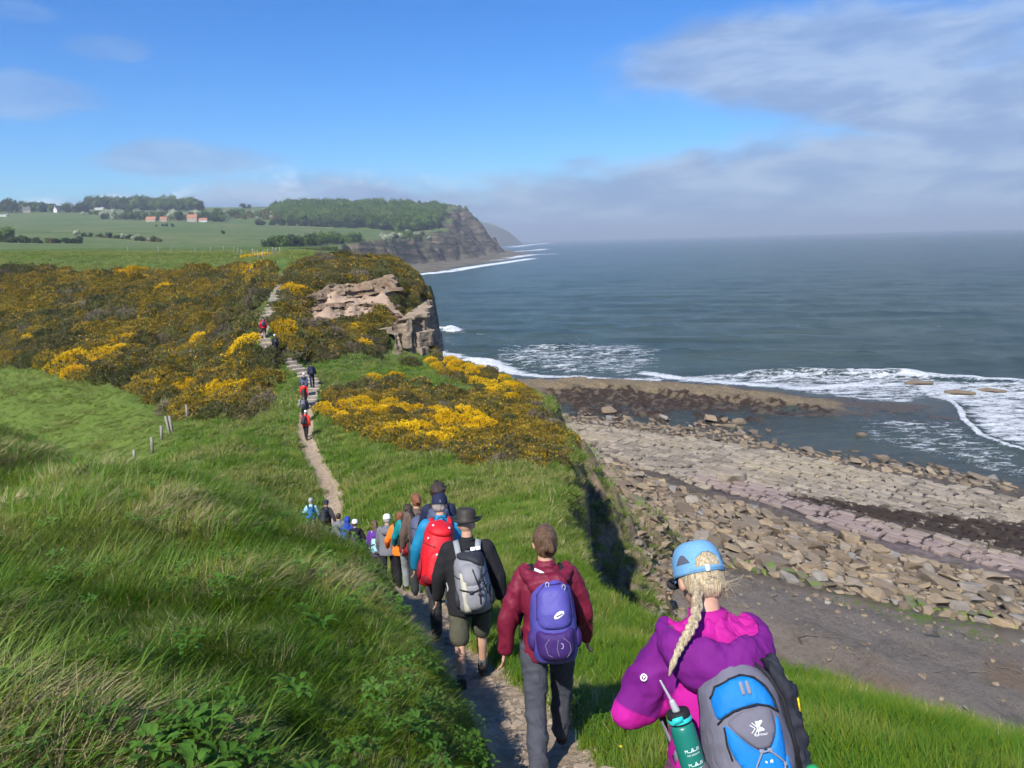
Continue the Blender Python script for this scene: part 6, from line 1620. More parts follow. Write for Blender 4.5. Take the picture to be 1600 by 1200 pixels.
def inside(p, poly):
    x, y = p; c = False; j = len(poly) - 1
    for i in range(len(poly)):
        if (poly[i][1] > y) != (poly[j][1] > y) and x < (poly[j][0] - poly[i][0]) * (y - poly[i][1]) / (poly[j][1] - poly[i][1]) + poly[i][0]: c = not c
        j = i
    return c
def dense(poly, st):
    out_ = []
    for i in range(len(poly)):
        a, b_ = poly[i], poly[(i + 1) % len(poly)]; n = max(1, int(math.dist(a, b_) / st))
        for k in range(n): t = k / n; out_.append((a[0] + (b_[0] - a[0]) * t, a[1] + (b_[1] - a[1]) * t))
    return out_
def smooth_poly(poly, it=2, closed=True):
    for _ in range(it):
        o_ = []
        for i in range(len(poly)):
            a, b_ = poly[i], poly[(i + 1) % len(poly)]; o_ += [(a[0] * .75 + b_[0] * .25, a[1] * .75 + b_[1] * .25), (a[0] * .25 + b_[0] * .75, a[1] * .25 + b_[1] * .75)]
        poly = o_
    return poly
def panel(name, f, poly, off, mat, parent, st=.012, puffy=0.0, thick=.004, lab=None):
    """a fabric panel cut to an outline and laid on the surface f, puffed by 'puffy' in its middle"""
    P = dense(poly, st); n = len(P); E_ = [(i, (i + 1) % n) for i in range(n)]
    xs_ = [p[0] for p in P]; zs_ = [p[1] for p in P]; Q = []
    x = min(xs_)
    while x < max(xs_):
        z = min(zs_)
        while z < max(zs_):
            if inside((x, z), poly) and min(math.dist((x, z), q) for q in P) > st * .45: Q.append((x, z))
            z += st
        x += st
    vs, es, fs, _, _, _ = delaunay_2d_cdt([Vector(p) for p in P + Q], E_, [], 1, 1e-6)
    bnd = P; V = []; 
    for v in vs:
        dd = min(math.dist(v, q) for q in bnd); V.append((v[0], f(v[0], v[1], off + puffy * min(1, dd / .03) ** .6 + thick), v[1]))
    F = [tuple(x_) for x_ in fs if inside((sum(vs[i][0] for i in x_) / 3, sum(vs[i][1] for i in x_) / 3), poly)]
    bm = bmesh.new(); bv = [bm.verts.new(v) for v in V]
    for t in F:
        try: bm.faces.new([bv[i] for i in t])
        except ValueError: pass
    bed = [e for e in bm.edges if e.is_boundary]; ex = bmesh.ops.extrude_edge_only(bm, edges=bed); 
    for v in [g for g in ex['geom'] if isinstance(g, bmesh.types.BMVert)]: v.co.y += thick + off + .006
    bmesh.ops.delete(bm, geom=[v for v in bm.verts if not v.link_faces], context='VERTS')
    bmesh.ops.recalc_face_normals(bm, faces=bm.faces[:]); me = bm_mesh(name, bm)
    o = link(name, me, parent, mat)
    if lab: o['label'] = lab
    return o
def cord(name, pts, r, mat, parent, seg=8):
    """a round cord through points"""
    pts = [Vector(p) for p in pts]; bm = bmesh.new(); prev = None; rings = []
    for i, p in enumerate(pts):
        d = (pts[min(i + 1, len(pts) - 1)] - pts[max(i - 1, 0)]).normalized(); s_ = d.orthogonal().normalized()
        if prev is not None: s_ = (prev - d * prev.dot(d)).normalized()
        prev = s_; u_ = d.cross(s_); rings.append([bm.verts.new(p + s_ * r * math.cos(2 * math.pi * k / seg) + u_ * r * math.sin(2 * math.pi * k / seg)) for k in range(seg)])
    for a, b_ in zip(rings[:-1], rings[1:]):
        for k in range(seg): bm.faces.new((a[k], a[(k + 1) % seg], b_[(k + 1) % seg], b_[k]))
    bm.faces.new(rings[0][::-1]); bm.faces.new(rings[-1]); return link(name, bm_mesh(name, bm), parent, mat)
def on_f(f, pl, off, st=.01, closed=False):
    P = dense(pl + ([] if closed else []), st)
    if not closed:
        P = []
        for a, b_ in zip(pl[:-1], pl[1:]):
            n = max(1, int(math.dist(a, b_) / st))
            for k in range(n): P.append((a[0] + (b_[0] - a[0]) * k / n, a[1] + (b_[1] - a[1]) * k / n))
        P.append(pl[-1])
    return [(x, f(x, z, off), z) for x, z in P]
def ribbon(name, pts, wdt, mat, parent, nrm=None, thick=.004):
    """a flat strap through points, its width across both its run and nrm"""
    pts = [Vector(p) for p in pts]; bm = bmesh.new(); rows = []
    for i, p in enumerate(pts):
        d = (pts[min(i + 1, len(pts) - 1)] - pts[max(i - 1, 0)]).normalized(); n_ = Vector(nrm[i]) if nrm else Vector((0, -1, 0)); s_ = d.cross(n_).normalized() * wdt / 2; n_ = s_.cross(d).normalized() * thick / 2
        rows.append([bm.verts.new(q) for q in (p - s_ - n_, p + s_ - n_, p + s_ + n_, p - s_ + n_)])
    for a, b_ in zip(rows[:-1], rows[1:]):
        for k in range(4): bm.faces.new((a[k], a[(k + 1) % 4], b_[(k + 1) % 4], b_[k]))
    bm.faces.new(rows[0][::-1]); bm.faces.new(rows[-1]); bmesh.ops.recalc_face_normals(bm, faces=bm.faces[:]); return link(name, bm_mesh(name, bm), parent, mat)
def straps(I, root, M_, mat, wdt=.055, x0=.075, out=.022):
    """shoulder straps from the pack's upper edge over the shoulders, in the walker's own shape"""
    inv = M_.inverted(); B = Matrix.Translation(I['loc']) @ Matrix.Rotation(I['yaw'], 4, 'Z') @ Matrix.Scale(I['s'], 4)
    for sx in (-1, 1):
        P = []; N = []
        for x, y, z, n_ in ((x0, -.150, .36, (0, -1, .2)), (x0 + .01, -.145, .42, (0, -1, .4)), (x0 + .02, -.118, .475, (.1, -.8, .8)), (x0 + .025, -.075, .503, (.2, -.3, 1)), (x0 + .03, -.01, .508, (.3, 0, 1)), (x0 + .03, .06, .49, (.2, .6, .8)), (x0 + .03, .115, .43, (.1, 1, .3)), (x0 + .04, .14, .34, (0, 1, 0)), (x0 + .07, .13, .20, (.3, 1, 0)), (.165 * I['wide'], .05, .10, (1, .3, 0)), (.16 * I['wide'], -.05, .06, (1, -.4, 0))):
            q = I['T'](sx * x * 1.0, y - .0, z) ; nn_ = (I['X'] * n_[0] * sx + I['fw'] * n_[1] + I['up'] * n_[2]).normalized(); P.append(inv @ (B @ (q + nn_ * out))); N.append((inv.to_3x3() @ (Matrix.Rotation(I['yaw'], 3, 'Z') @ nn_)).normalized())
        ribbon('shoulder_strap', P, wdt, mat, root, N, .012)
def simple_pack(I, label, w_, h_, d_, main, front=None, lid=None, side=None, z=.47, tilt=-4, roll=0, strapm=None, lidh=.12, group='rucksacks worn by walkers in the line'):
    M_ = pack_frame(I, z=z, tilt=tilt, roll=roll); root = empty('rucksack'); root.matrix_world = M_; tag(root, label, 'rucksack', group)
    f, bm = sup_pack(w_, h_, d_, .86, 24, 14); me = bm_mesh('main_bag', bm); o = link('main_bag', me, root, main)
    displace(me, folds(.006, (12, 12, 9), 3))
    W2 = w_ / 2
    panel('front_pocket', f, smooth_poly([(-W2 * .62, -h_ * .45), (W2 * .62, -h_ * .45), (W2 * .70, -h_ * .93), (-W2 * .70, -h_ * .93)], 2), .001, front or main, root, .03, .035)
    if lid is not None: panel('lid', f, smooth_poly([(-W2 * .80, -.012), (W2 * .80, -.012), (W2 * .84, -lidh), (-W2 * .84, -lidh)], 2), .004, lid, root, .03, .03)
    for sx in (-1, 1):
        bm = bmesh.new(); ell_into(bm, (sx * W2 * .95, -d_ * .4, -h_ * .76), (.035, d_ * .32, h_ * .17), None, 2); link('side_pocket', bm_mesh('side_pocket', bm), root, side or main)
        cord('compression_strap', on_f(f, [(sx * W2 * .25, -h_ * .40), (sx * W2 * .93, -h_ * .36)], .006, .02), .005, STRAP, root, 6)
    bm = bmesh.new(); 
    for k in range(7):
        a = math.pi * k / 6; 
        if k: cap_into(bm, pv_, (.035 * math.cos(a), -.012, .002 + .028 * math.sin(a)), .006, .006, 8)
        pv_ = (.035 * math.cos(a), -.012, .002 + .028 * math.sin(a))
    link('grab_loop', bm_mesh('grab_loop', bm), root, STRAP)
    straps(I, root, M_, strapm or STRAP)
    return root, f, M_
# ================================================================== the walkers
def path_at(D):
    pn = np.array(PATH_NEAR + PATH_FAR + STAIR[1:]); return float(np.interp(D, pn[:, 1], pn[:, 0]))
def spot(px, D, dz=0.0, zref=-5):
    p = WD(px, D) if px is not None else None
    return (p[0], p[1], p[2] + dz)
def standing(px_hip, D, H=1.7):
    """ground point such that the hips appear in column px_hip"""
    z = -5.0
    for _ in range(5):
        x = px_at(px_hip, D, z + H * .55); z = gz(x, D)
    return (x, D, z)
C_BLACK = cloth('black_fleece', (.018, .018, .021), .95); C_CHAR = cloth('charcoal_cloth', (.040, .042, .046), .85); C_SLATE = cloth('slate_trousers', (.060, .064, .080), .8); C_OLIVE = cloth('olive_shorts', (.085, .083, .058), .85)
C_MAROON = cloth('maroon_shell', (.165, .010, .032), .55, spec=.35); C_NAVY = cloth('navy_cloth', (.016, .022, .055), .8); C_BLUE = cloth('blue_shell', (.010, .20, .38), .6, spec=.35); C_TEAL = cloth('teal_shell', (.010, .22, .26), .6)
C_RED = cloth('red_nylon', (.60, .012, .022), .55, spec=.35); C_ORANGE = cloth('orange_shell', (.85, .19, .02), .6); C_GREY = cloth('grey_marl', (.16, .165, .185), .9); C_ROYAL = cloth('royal_blue_cloth', (.020, .055, .32), .8)
C_PURP = cloth('purple_fleece', (.11, .035, .26), .9); C_LGREY = cloth('pale_grey_cloth', (.30, .32, .33), .85); C_WHITE = cloth('white_cotton', (.74, .74, .74), .8); C_BROWN = cloth('brown_check', (.115, .080, .065), .85); C_SLPACK = cloth('slate_pack_nylon', (.085, .10, .16), .6)
C_DKPACK = cloth('dark_pack_nylon', (.030, .032, .040), .6); C_MPACK = cloth('wine_pack_nylon', (.22, .012, .025), .6); C_SKY = cloth('pale_blue_nylon', (.32, .58, .68), .6); C_SCAR = cloth('scarlet_shell', (.80, .035, .018), .6); C_CRIM = cloth('crimson_shell', (.62, .012, .045), .6)
C_BPACK = cloth('bright_blue_nylon', (.020, .15, .50), .6); C_LAQ = cloth('pale_aqua_cloth', (.30, .50, .58), .8)
C_HAT = flat_mat('brown_leather', (.040, .033, .028), .6, .3, (25, .3, .006), None, .2)
HAZEG = 'walkers strung out along the path'

# ---- the woman in pink and purple, nearest
m, nt, b, out = new_mat('pink_purple_shell'); P_ = obj_pos(nt); zn = nt.attr('zone')
k = nt.smooth(zn, -.003, .003); seam = nt.smooth(nt.math('ABSOLUTE', zn), .002, .006, 1, 0)
mag = nt.mix(nt.smooth(nt.noise(P_, 6, 4), .3, .7), (.40, .010, .225), (.47, .014, .27)); pur = nt.mix(nt.smooth(nt.noise(P_, 6, 4), .3, .7), (.145, .010, .160), (.185, .015, .20))
c = nt.mix(k, mag, pur); c = nt.mix(nt.math('MULTIPLY', seam, .45), c, (.16, .01, .16)); nt.put(b.inputs['Base Color'], c); b.inputs['Roughness'].default_value = .72; b.inputs['Specular IOR Level'].default_value = .18
h = nt.math('ADD', nt.noise(nt.scale(P_, (1, 1, .5)), 16, 4, .55, .6), nt.math('MULTIPLY', nt.noise(P_, 700, 2), .05)); nt.put(b.inputs['Normal'], nt.bump(h, .35, .012)); C_PINK = m
C_PURSH = cloth('purple_shell', (.160, .012, .180), .72, spec=.18); C_MAGL = cloth('magenta_lining', (.43, .012, .245), .7); C_PLUM = cloth('plum_leggings', (.13, .045, .085), .7, var=.35)
m, nt, b, out = new_mat('blue_cap'); P_ = obj_pos(nt); zz_ = nt.node('ShaderNodeSeparateXYZ'); nt.put(zz_.inputs[0], P_)
c = nt.mix(nt.smooth(nt.noise(P_, 300, 2), .4, .6), (.125, .30, .50), (.16, .36, .57)); nt.put(b.inputs['Base Color'], c); b.inputs['Roughness'].default_value = .85; nt.put(b.inputs['Normal'], nt.bump(nt.noise(P_, 600, 2), .3, .003)); C_CAP = m
M_MESH = flat_mat('grey_mesh', (.09, .10, .13), .9); M_LBL = flat_mat('pale_print', (.80, .82, .84), .6)
loc = standing(1120, 2.40, 1.66); loc = (loc[0], loc[1], loc[2] - .11)
I = person('blond walker in pink and purple jacket and pale blue cap, nearest of all', loc, math.radians(4), H=1.67, wide=1.0, lean=13, arms=((2, 25, 112, 78), (2, 15, 12)), legs=((-8, 14), (14, 10)), jacket=C_PINK, trousers=C_PLUM,
           hat='openback', hatmat=C_CAP, hair='short', hairm=H_BLOND, hood=None, voxel=.0085, fem=True, headturn=8, headlean=20, puff=.012, seed=4, fold=.015, jlen=-.045)
PK = I
for ch in I['root'].children:
    if ch.name.startswith('jacket'):
        me = ch.data; n = len(me.vertices); co = np.empty(n * 3, np.float32); me.vertices.foreach_get('co', co); co = co.reshape(-1, 3).astype(float); nr = np.empty(n * 3, np.float32); me.vertices.foreach_get('normal', nr); nr = nr.reshape(-1, 3)
        rel = co - np.array(I['hip']); zt = rel @ np.array(I['up']); xx = np.abs(rel[:, 0])
        zone = np.maximum(xx - (.120 + .34 * np.clip(.42 - zt, -1, 1)), zt - .455)
        fr = rel @ np.array(I['fw'])
        under = (xx > .22) & (fr > -.02) & (zt < .24) & (rel[:, 0] < 0)
        zone = np.where(rel[:, 0] < 0, np.minimum(zone, (zt - .19 - .45 * (xx - .22)) * .8 + np.where(xx < .20, 1, 0)), zone)
        add_attr(me, 'zone', zone)
    if ch.name.startswith('collar'): ch.data.materials.clear(); ch.data.materials.append(C_MAGL)
T, HP, hx = I['T'], I['HP'], I['hx']; s_ = I['s']
def pkid(name, bm_or_me, mat, root=I['root'], sm=True):
    me = bm_mesh(name, bm_or_me) if isinstance(bm_or_me, bmesh.types.BMesh) else bm_or_me
    o = link(name, me, root, mat, sm); o.scale = (s_, s_, s_); return o
# hood hanging at the back: shell outside, lining inside, meeting at the lip
nu = 61
prof_b = [(.125, .30), (.18, .31), (.220, .345), (.243, .40), (.236, .46), (.214, .498), (.190, .508)]
prof_i = [(.190, .508), (.170, .494), (.150, .486), (.128, .489), (.105, .504), (.085, .526), (.072, .548)]
prof_sb = [(.160, .462), (.182, .470), (.195, .490), (.196, .512), (.186, .530), (.168, .540), (.150, .540)]
prof_si = [(.150, .540), (.135, .532), (.120, .527), (.106, .528), (.094, .534), (.083, .542), (.074, .550)]
def hood_part(pb, ps, name, mat, seed, off):
    rows = []
    bm = bmesh.new()
    for (rb_, zb_), (rs2, zs2) in zip(pb, ps):
        row = []
        for i in range(nu):
            a = math.pi * (.90 + 1.20 * i / (nu - 1)); w_ = max(0.0, -math.sin(a)) ** .75; rr_ = rs2 + (rb_ - rs2) * w_; z_ = zs2 + (zb_ - zs2) * w_
            gx = 1.0 + .05 * math.sin(7 * a + 1) * w_; row.append(bm.verts.new(T(math.cos(a) * rr_ * 1.0 * gx, math.sin(a) * rr_ * .92 - .012, z_ + .010 * math.sin(9 * a) * w_)))
        rows.append(row)
    for a_, b_ in zip(rows[:-1], rows[1:]):
        for k in range(nu - 1): bm.faces.new((a_[k], a_[k + 1], b_[k + 1], b_[k]))
    bmesh.ops.subdivide_edges(bm, edges=bm.edges[:], cuts=2, use_grid_fill=True, smooth=.6)
    bmesh.ops.recalc_face_normals(bm, faces=bm.faces[:]); me = bm_mesh(name, bm)
    displace(me, folds(off, (15, 15, 11), seed)); o = pkid(name, me, mat); md = o.modifiers.new('t', 'SOLIDIFY'); md.thickness = .005; md.offset = 0
    return o
hood_part(prof_b, prof_sb, 'hood', C_PURSH, 31, .0065); hood_part(prof_i, prof_si, 'hood_lining', C_MAGL, 41, .010)
bm = bmesh.new(); loft_into(bm, [(T(0, .0, .48), .080, .078, I['X'], I['fw']), (T(0, .004, .53), .070, .070, I['X'], I['fw']), (T(0, .006, .566), .068, .068, I['X'], I['fw'])], 32, 2); me = bm_mesh('neck_gaiter', bm); displace(me, folds(.004, (20, 20, 14), 5)); pkid('neck_gaiter', me, C_MAGL)
# cap fittings
bm = bmesh.new(); 
for k in range(14):
    a = math.radians(235 + 70 * k / 13); q = HP(.0925 * math.cos(a), .1105 * math.sin(a) - .006, .018)
    if k: cap_into(bm, pq, q, .0085, .0085, 6, .35, (0, 0, 1))
    pq = q
pkid('cap_strap', bm, C_CAP)
bm = bmesh.new(); boxm(bm, HP(-.012, -.1185, .018), (.016, .006, .024), hx); pkid('cap_buckle', bm, M_LBL)
for sx in (-1, 1):
    bm = bmesh.new(); g_ = []
    for r_ in range(5):
        for k in range(9):
            a = math.radians(180 + sx * 0 + (0)) ; a = (math.radians(190 + 38 * k / 8) if sx < 0 else math.radians(312 + 38 * k / 8)); h_ = .047 + .034 * (r_ / 4) * math.sin(math.pi * k / 8); tt = math.asin(min(1, ((h_ - .01) / .135) ** (1 / .9))); rr_ = math.cos(tt) ** .55
            g_.append(bm.verts.new(HP(.0935 * rr_ * math.cos(a), .1125 * rr_ * math.sin(a) - .006, h_ + .0)))
    for r_ in range(4):
        for k in range(8): bm.faces.new((g_[r_ * 9 + k], g_[r_ * 9 + k + 1], g_[r_ * 9 + 10 + k], g_[r_ * 9 + 9 + k]))
    o = pkid('cap_mesh_panel', bm, M_MESH)
# plait over the left shoulder, with loose strands
bm = bmesh.new(); pl_ = [HP(-.045, -.080, -.030), T(-.080, -.13, .60), T(-.118, -.178, .555), T(-.150, -.195, .52), T(-.175, -.205, .485), T(-.195, -.205, .445)]
def bez(P, t):
    n = len(P) - 1; f_ = t * n; i = min(int(f_), n - 1); u_ = f_ - i; p0, p1, p2, p3 = P[max(i - 1, 0)], P[i], P[i + 1], P[min(i + 2, n)]
    return .5 * ((2 * p1) + (-p0 + p2) * u_ + (2 * p0 - 5 * p1 + 4 * p2 - p3) * u_ * u_ + (-p0 + 3 * p1 - 3 * p2 + p3) * u_ ** 3)
N_ = 40
for st in range(3):
    prev = None
    for k in range(N_ + 1):
        t = k / N_; c_ = bez(pl_, t * .86); d = (bez(pl_, min(1, t * .86 + .02)) - c_).normalized(); sx_ = d.cross(V3(0, 1, 0)).normalized(); ph = t * 19 + st * 2.094; w_ = .0165 * (1 - .55 * t)
        q = c_ + sx_ * w_ * math.sin(ph) + V3(0, -1, 0) * w_ * .6 * math.sin(2 * ph)
        if prev is not None: cap_into(bm, prev, q, .0120 * (1 - .5 * t), .0120 * (1 - .5 * t), 7)
        prev = q
c_ = bez(pl_, .86); e_ = pl_[-1]; cap_into(bm, c_, c_.lerp(e_, .7), .008, .013, 8); cap_into(bm, c_.lerp(e_, .7), e_ + V3(-.012, 0, -.04), .013, .003, 8)
me = remesh(bm, .0038, 1, 'plait'); pkid('plait', me, H_BLOND)
bm = bmesh.new(); rr = random.Random(3)
for _ in range(60):
    a = rr.uniform(200, 340); a = math.radians(a); p = HP(.082 * math.cos(a), .092 * math.sin(a) - .015, rr.uniform(-.05, .0)); q = p + V3(rr.gauss(.015, .02), rr.gauss(-.008, .008), rr.gauss(-.005, .02)); q2 = q + V3(rr.gauss(.012, .02), 0, rr.gauss(-.008, .015))
    cap_into(bm, p, q, .0007, .0006, 4); cap_into(bm, q, q2, .0006, .0003, 4)
pkid('loose_hair', bm, H_BLOND)
bm = bmesh.new()    # the dark earpiece of sunglasses showing left of the ear
cap_into(bm, HP(-.083, -.01, .004), HP(-.083, .09, .012), .0035, .0035, 6); ell_into(bm, HP(-.062, .105, .0), (.032, .010, .024), hx, 2); pkid('sunglasses', bm, STRAP)
# small round badge on the upper left sleeve, pale tag at the hem
jk = [c for c in I['root'].children if c.name.startswith('jacket')][0]; bv = BVHTree.FromPolygons([v.co for v in jk.data.vertices], [tuple(p.vertices) for p in jk.data.polygons])
sh_, el_, wr_, _d = I['arm'][0]; c0 = sh_.lerp(el_, .42) + V3(-.12, -.14, .03); q_, n_, _, _ = bv.find_nearest(c0)
if q_ is not None:
    t_ = n_.cross(V3(0, 0, 1)).normalized(); u2 = n_.cross(t_)
    for nm, r0_, r1_ in (('sleeve_badge', .0, .013),):
        vs = []; fs = []
        for k in range(24):
            a = 2 * math.pi * k / 24; vs += [tuple(q_ + n_ * .004 + (t_ * math.cos(a) + u2 * math.sin(a)) * .0085), tuple(q_ + n_ * .004 + (t_ * math.cos(a) + u2 * math.sin(a)) * .013)]
        fs = [(2 * k, 2 * k + 1, (2 * k + 3) % 48, (2 * k + 2) % 48) for k in range(24)]; b0 = len(vs)
        for dx_, dz_ in ((-.005, -.005), (.0055, -.004), (.0, .006)): vs.append(tuple(q_ + n_ * .004 + t_ * dx_ + u2 * dz_))
        fs.append((b0, b0 + 1, b0 + 2)); me = bpy.data.meshes.new(nm); me.from_pydata(vs, [], fs); me.update(); pkid(nm, me, M_LBL, I['root'], False)
# ---- her rucksack
C_PB = cloth('azure_nylon', (.005, .185, .56), .6, spec=.35); C_PG = cloth('purple_grey_nylon', (.155, .15, .19), .7); C_PDG = cloth('dark_mesh_nylon', (.022, .024, .034), .7); M_CORD = flat_mat('grey_cord', (.22, .23, .28), .6)
M_ = pack_frame(I, back=-.160, z=.445, tilt=-8, roll=-4, dx=.015); root = empty('rucksack'); root.matrix_world = M_; tag(root, 'bright blue and grey rucksack on the nearest walker, with white logo and elastic cord', 'rucksack', 'rucksacks worn by walkers in the line')
f, bm = sup_pack(.295, .56, .17, .80, 60, 40); me = bm_mesh('main_bag', bm); displace(me, folds(.006, (10, 10, 8), 13)); link('main_bag', me, root, C_PG)
KX, KZ = 5.71 * 522, 5.71 * 395
def zc(l): return [((a - 745) / KX, -(c - 165) / KZ) for a, c in l]
panel('lid_panel', f, smooth_poly(zc([(412, 390), (470, 325), (600, 275), (720, 256), (835, 278), (925, 345), (985, 440), (990, 505), (930, 478), (800, 452), (650, 462), (520, 485), (425, 545), (412, 470)]), 2), .004, C_PB, root, .012, .006)
panel('logo_panel', f, smooth_poly(zc([(482, 552), (560, 505), (720, 468), (840, 458), (925, 480), (942, 530), (925, 620), (880, 690), (830, 735), (735, 738), (640, 685), (555, 620)]), 2), .004, C_PG, root, .012, .004)
panel('lower_pocket', f, smooth_poly(zc([(455, 580), (480, 565), (560, 632), (640, 697), (730, 750), (835, 748), (890, 700), (940, 620), (958, 540), (1000, 560), (1000, 800), (962, 870), (935, 1010), (930, 1380), (680, 1380), (670, 1100), (640, 960), (615, 895), (520, 820), (462, 690)]), 1), .002, C_PB, root, .014, .005)
for l in ([(415, 560), (470, 510), (560, 470), (650, 452), (800, 442), (920, 468), (992, 512)], [(405, 395), (465, 318), (600, 266), (720, 248), (840, 270), (932, 338), (992, 436), (1000, 520)], [(455, 575), (450, 690), (470, 790)]): cord('zip', on_f(f, zc(l), .013), .0032, STRAP, root, 6)
for a, c in ((680, 330), (740, 330)):
    bm = bmesh.new(); q = zc([(a, c)])[0]; cap_into(bm, (q[0], f(q[0], q[1], .022), q[1] + .018), (q[0] + .004, f(q[0], q[1], .024), q[1] - .012), .0062, .0075, 8, .5); link('zip_pull', bm_mesh('zip_pull', bm), root, M_CORD)
cord('elastic_cord', on_f(f, zc([(745, 745), (690, 810), (628, 890), (700, 950), (780, 1015)]), .018), .0032, M_CORD, root, 6); cord('elastic_cord', on_f(f, zc([(820, 745), (890, 790), (958, 845), (905, 950), (850, 1020)]), .018), .0032, M_CORD, root, 6)
cord('elastic_cord', on_f(f, zc([(775, 1040), (735, 1100), (692, 1160), (700, 1260), (790, 1340)]), .018), .0032, M_CORD, root, 6); cord('elastic_cord', on_f(f, zc([(860, 1040), (905, 1100), (945, 1160), (900, 1260), (830, 1340)]), .018), .0032, M_CORD, root, 6)
cord('elastic_cord', on_f(f, zc([(745, 745), (820, 745)]), .018), .0032, M_CORD, root, 6)
for a, c, w_ in ((742, 742, .016), (822, 742, .016), (815, 1028, .034), (692, 1162, .014), (955, 850, .012)):
    bm = bmesh.new(); q = zc([(a, c)])[0]; boxm(bm, (q[0], f(q[0], q[1], .016), q[1]), (w_, .008, .013)); bmesh.ops.bevel(bm, geom=bm.edges[:], offset=.002, segments=1, affect='EDGES'); link('cord_toggle', bm_mesh('cord_toggle', bm), root, M_CORD)
panel('side_zip_panel', f, zc([(535, 915), (570, 910), (612, 1180), (625, 1390), (590, 1390), (570, 1160)]), .004, C_PB, root, .014, .003); panel('side_zip_panel', f, zc([(985, 815), (1015, 812), (1052, 1000), (1062, 1390), (1030, 1390), (1020, 1000)]), .004, C_PB, root, .014, .003)
cord('zip_pull', on_f(f, zc([(530, 960), (520, 1020), (535, 1060), (548, 1010), (540, 960)]), .022), .004, STRAP, root, 6)
def wmark(name, polys, parent):
    vs, fs = [], []
    for pl in polys:
        b0 = len(vs)
        for x, z in pl: vs.append((x, f(x, z, .0135), z))
        fs.append(tuple(range(b0, b0 + len(pl))))
    me = bpy.data.meshes.new(name); me.from_pydata(vs, [], fs); me.update(); return link(name, me, parent, M_LBL, False)
def stroke(a, c, w_=.0022):
    (x0, z0), (x1, z1) = a, c; L = math.hypot(x1 - x0, z1 - z0); nx_, nz2_ = -(z1 - z0) / L * w_ / 2, (x1 - x0) / L * w_ / 2
    return [(x0 + nx_, z0 + nz2_), (x1 + nx_, z1 + nz2_), (x1 - nx_, z1 - nz2_), (x0 - nx_, z0 - nz2_)]
Z1 = lambda a, c: zc([(a, c)])[0]
polys = [stroke(Z1(a, c), Z1(a2, c2), .0019) for a, c, a2, c2 in ((678, 565, 722, 590), (722, 590, 678, 618), (700, 552, 738, 580), (738, 600, 702, 632), (740, 545, 740, 612), (748, 545, 748, 612), (748, 612, 735, 640))]
polys += [zc([(755, 548), (772, 546), (772, 575), (755, 590)]), zc([(776, 545), (803, 543), (804, 552), (776, 574)]), zc([(755, 596), (772, 582), (772, 610), (755, 612)]), zc([(776, 582), (806, 600), (807, 608), (776, 610)])]
wmark('logo', polys, root)
def text_on(txt, a, c, wpx, parent, fun, mat=M_LBL, name='lettering', sc_x=None):
    cu = bpy.data.curves.new('t', 'FONT'); cu.body = txt; cu.size = 1; to = bpy.data.objects.new('t', cu); COL.objects.link(to)
    me = bpy.data.meshes.new_from_object(to.evaluated_get(bpy.context.evaluated_depsgraph_get())); bpy.data.objects.remove(to)
    x1 = max(v.co.x for v in me.vertices); k = wpx / x1
    for v in me.vertices: v.co = Vector(fun(v.co.x * k, v.co.y * k))
    return link(name, me, parent, mat, False)
q = Z1(700, 640); text_on('karrimor', 0, 0, 130 / KX, root, lambda x, z: (x + q[0], f(x + q[0], z + q[1], .0135), z + q[1]))
q2 = Z1(762, 824); wmark('print_mark', [zc([(762, 808), (780, 814), (782, 826), (764, 824)]), zc([(806, 822), (818, 806), (838, 808), (836, 828)])], root)
straps(I, root, M_, C_PG, .042, .105, -.008)
ribbon('lift_strap', [(-.10, -.02, -.06), (-.135, .0, .0), (-.16, .04, .07), (-.165, .09, .11)], .016, C_PG, root, None, .006)
# black straps and a rolled dark layer on the right flank
bm = bmesh.new(); chain_into(bm, [(.118, -.08, -.02), (.145, -.075, -.12), (.155, -.07, -.26), (.15, -.07, -.40)], [.025, .038, .042, .036]); me = remesh(bm, .009, 3, 'stuffed_jacket'); displace(me, folds(.016, (20, 20, 9), 51)); link('stuffed_jacket', me, root, C_PDG)
for dx_ in (0, .034): ribbon('side_strap', [(.05 + dx_, f(.05, -.01, .02), .0), (.09 + dx_, f(.09, -.05, .04), -.05), (.125 + dx_ * .8, f(.125, -.12, .05), -.13), (.130 + dx_ * .8, -.125 + dx_, -.24), (.138 - dx_ * .4, -.125, -.36)], .011, STRAP, root, None, .004)
M_YTAG = flat_mat('yellow_tag', (.75, .50, .02)); bm = bmesh.new(); boxm(bm, (.172, -.110, -.155), (.005, .006, .042)); link('yellow_tag', bm_mesh('yellow_tag', bm), root, M_YTAG)
for sx in (-1, 1):
    bm = bmesh.new(); ell_into(bm, (sx * .135 - (.045 if sx < 0 else 0), -.07, -.47 + (.07 if sx < 0 else 0)), (.055, .07, .12)); link('mesh_pocket', bm_mesh('mesh_pocket', bm), root, flat_mat('pocket_mesh', (.10, .105, .12), .8))
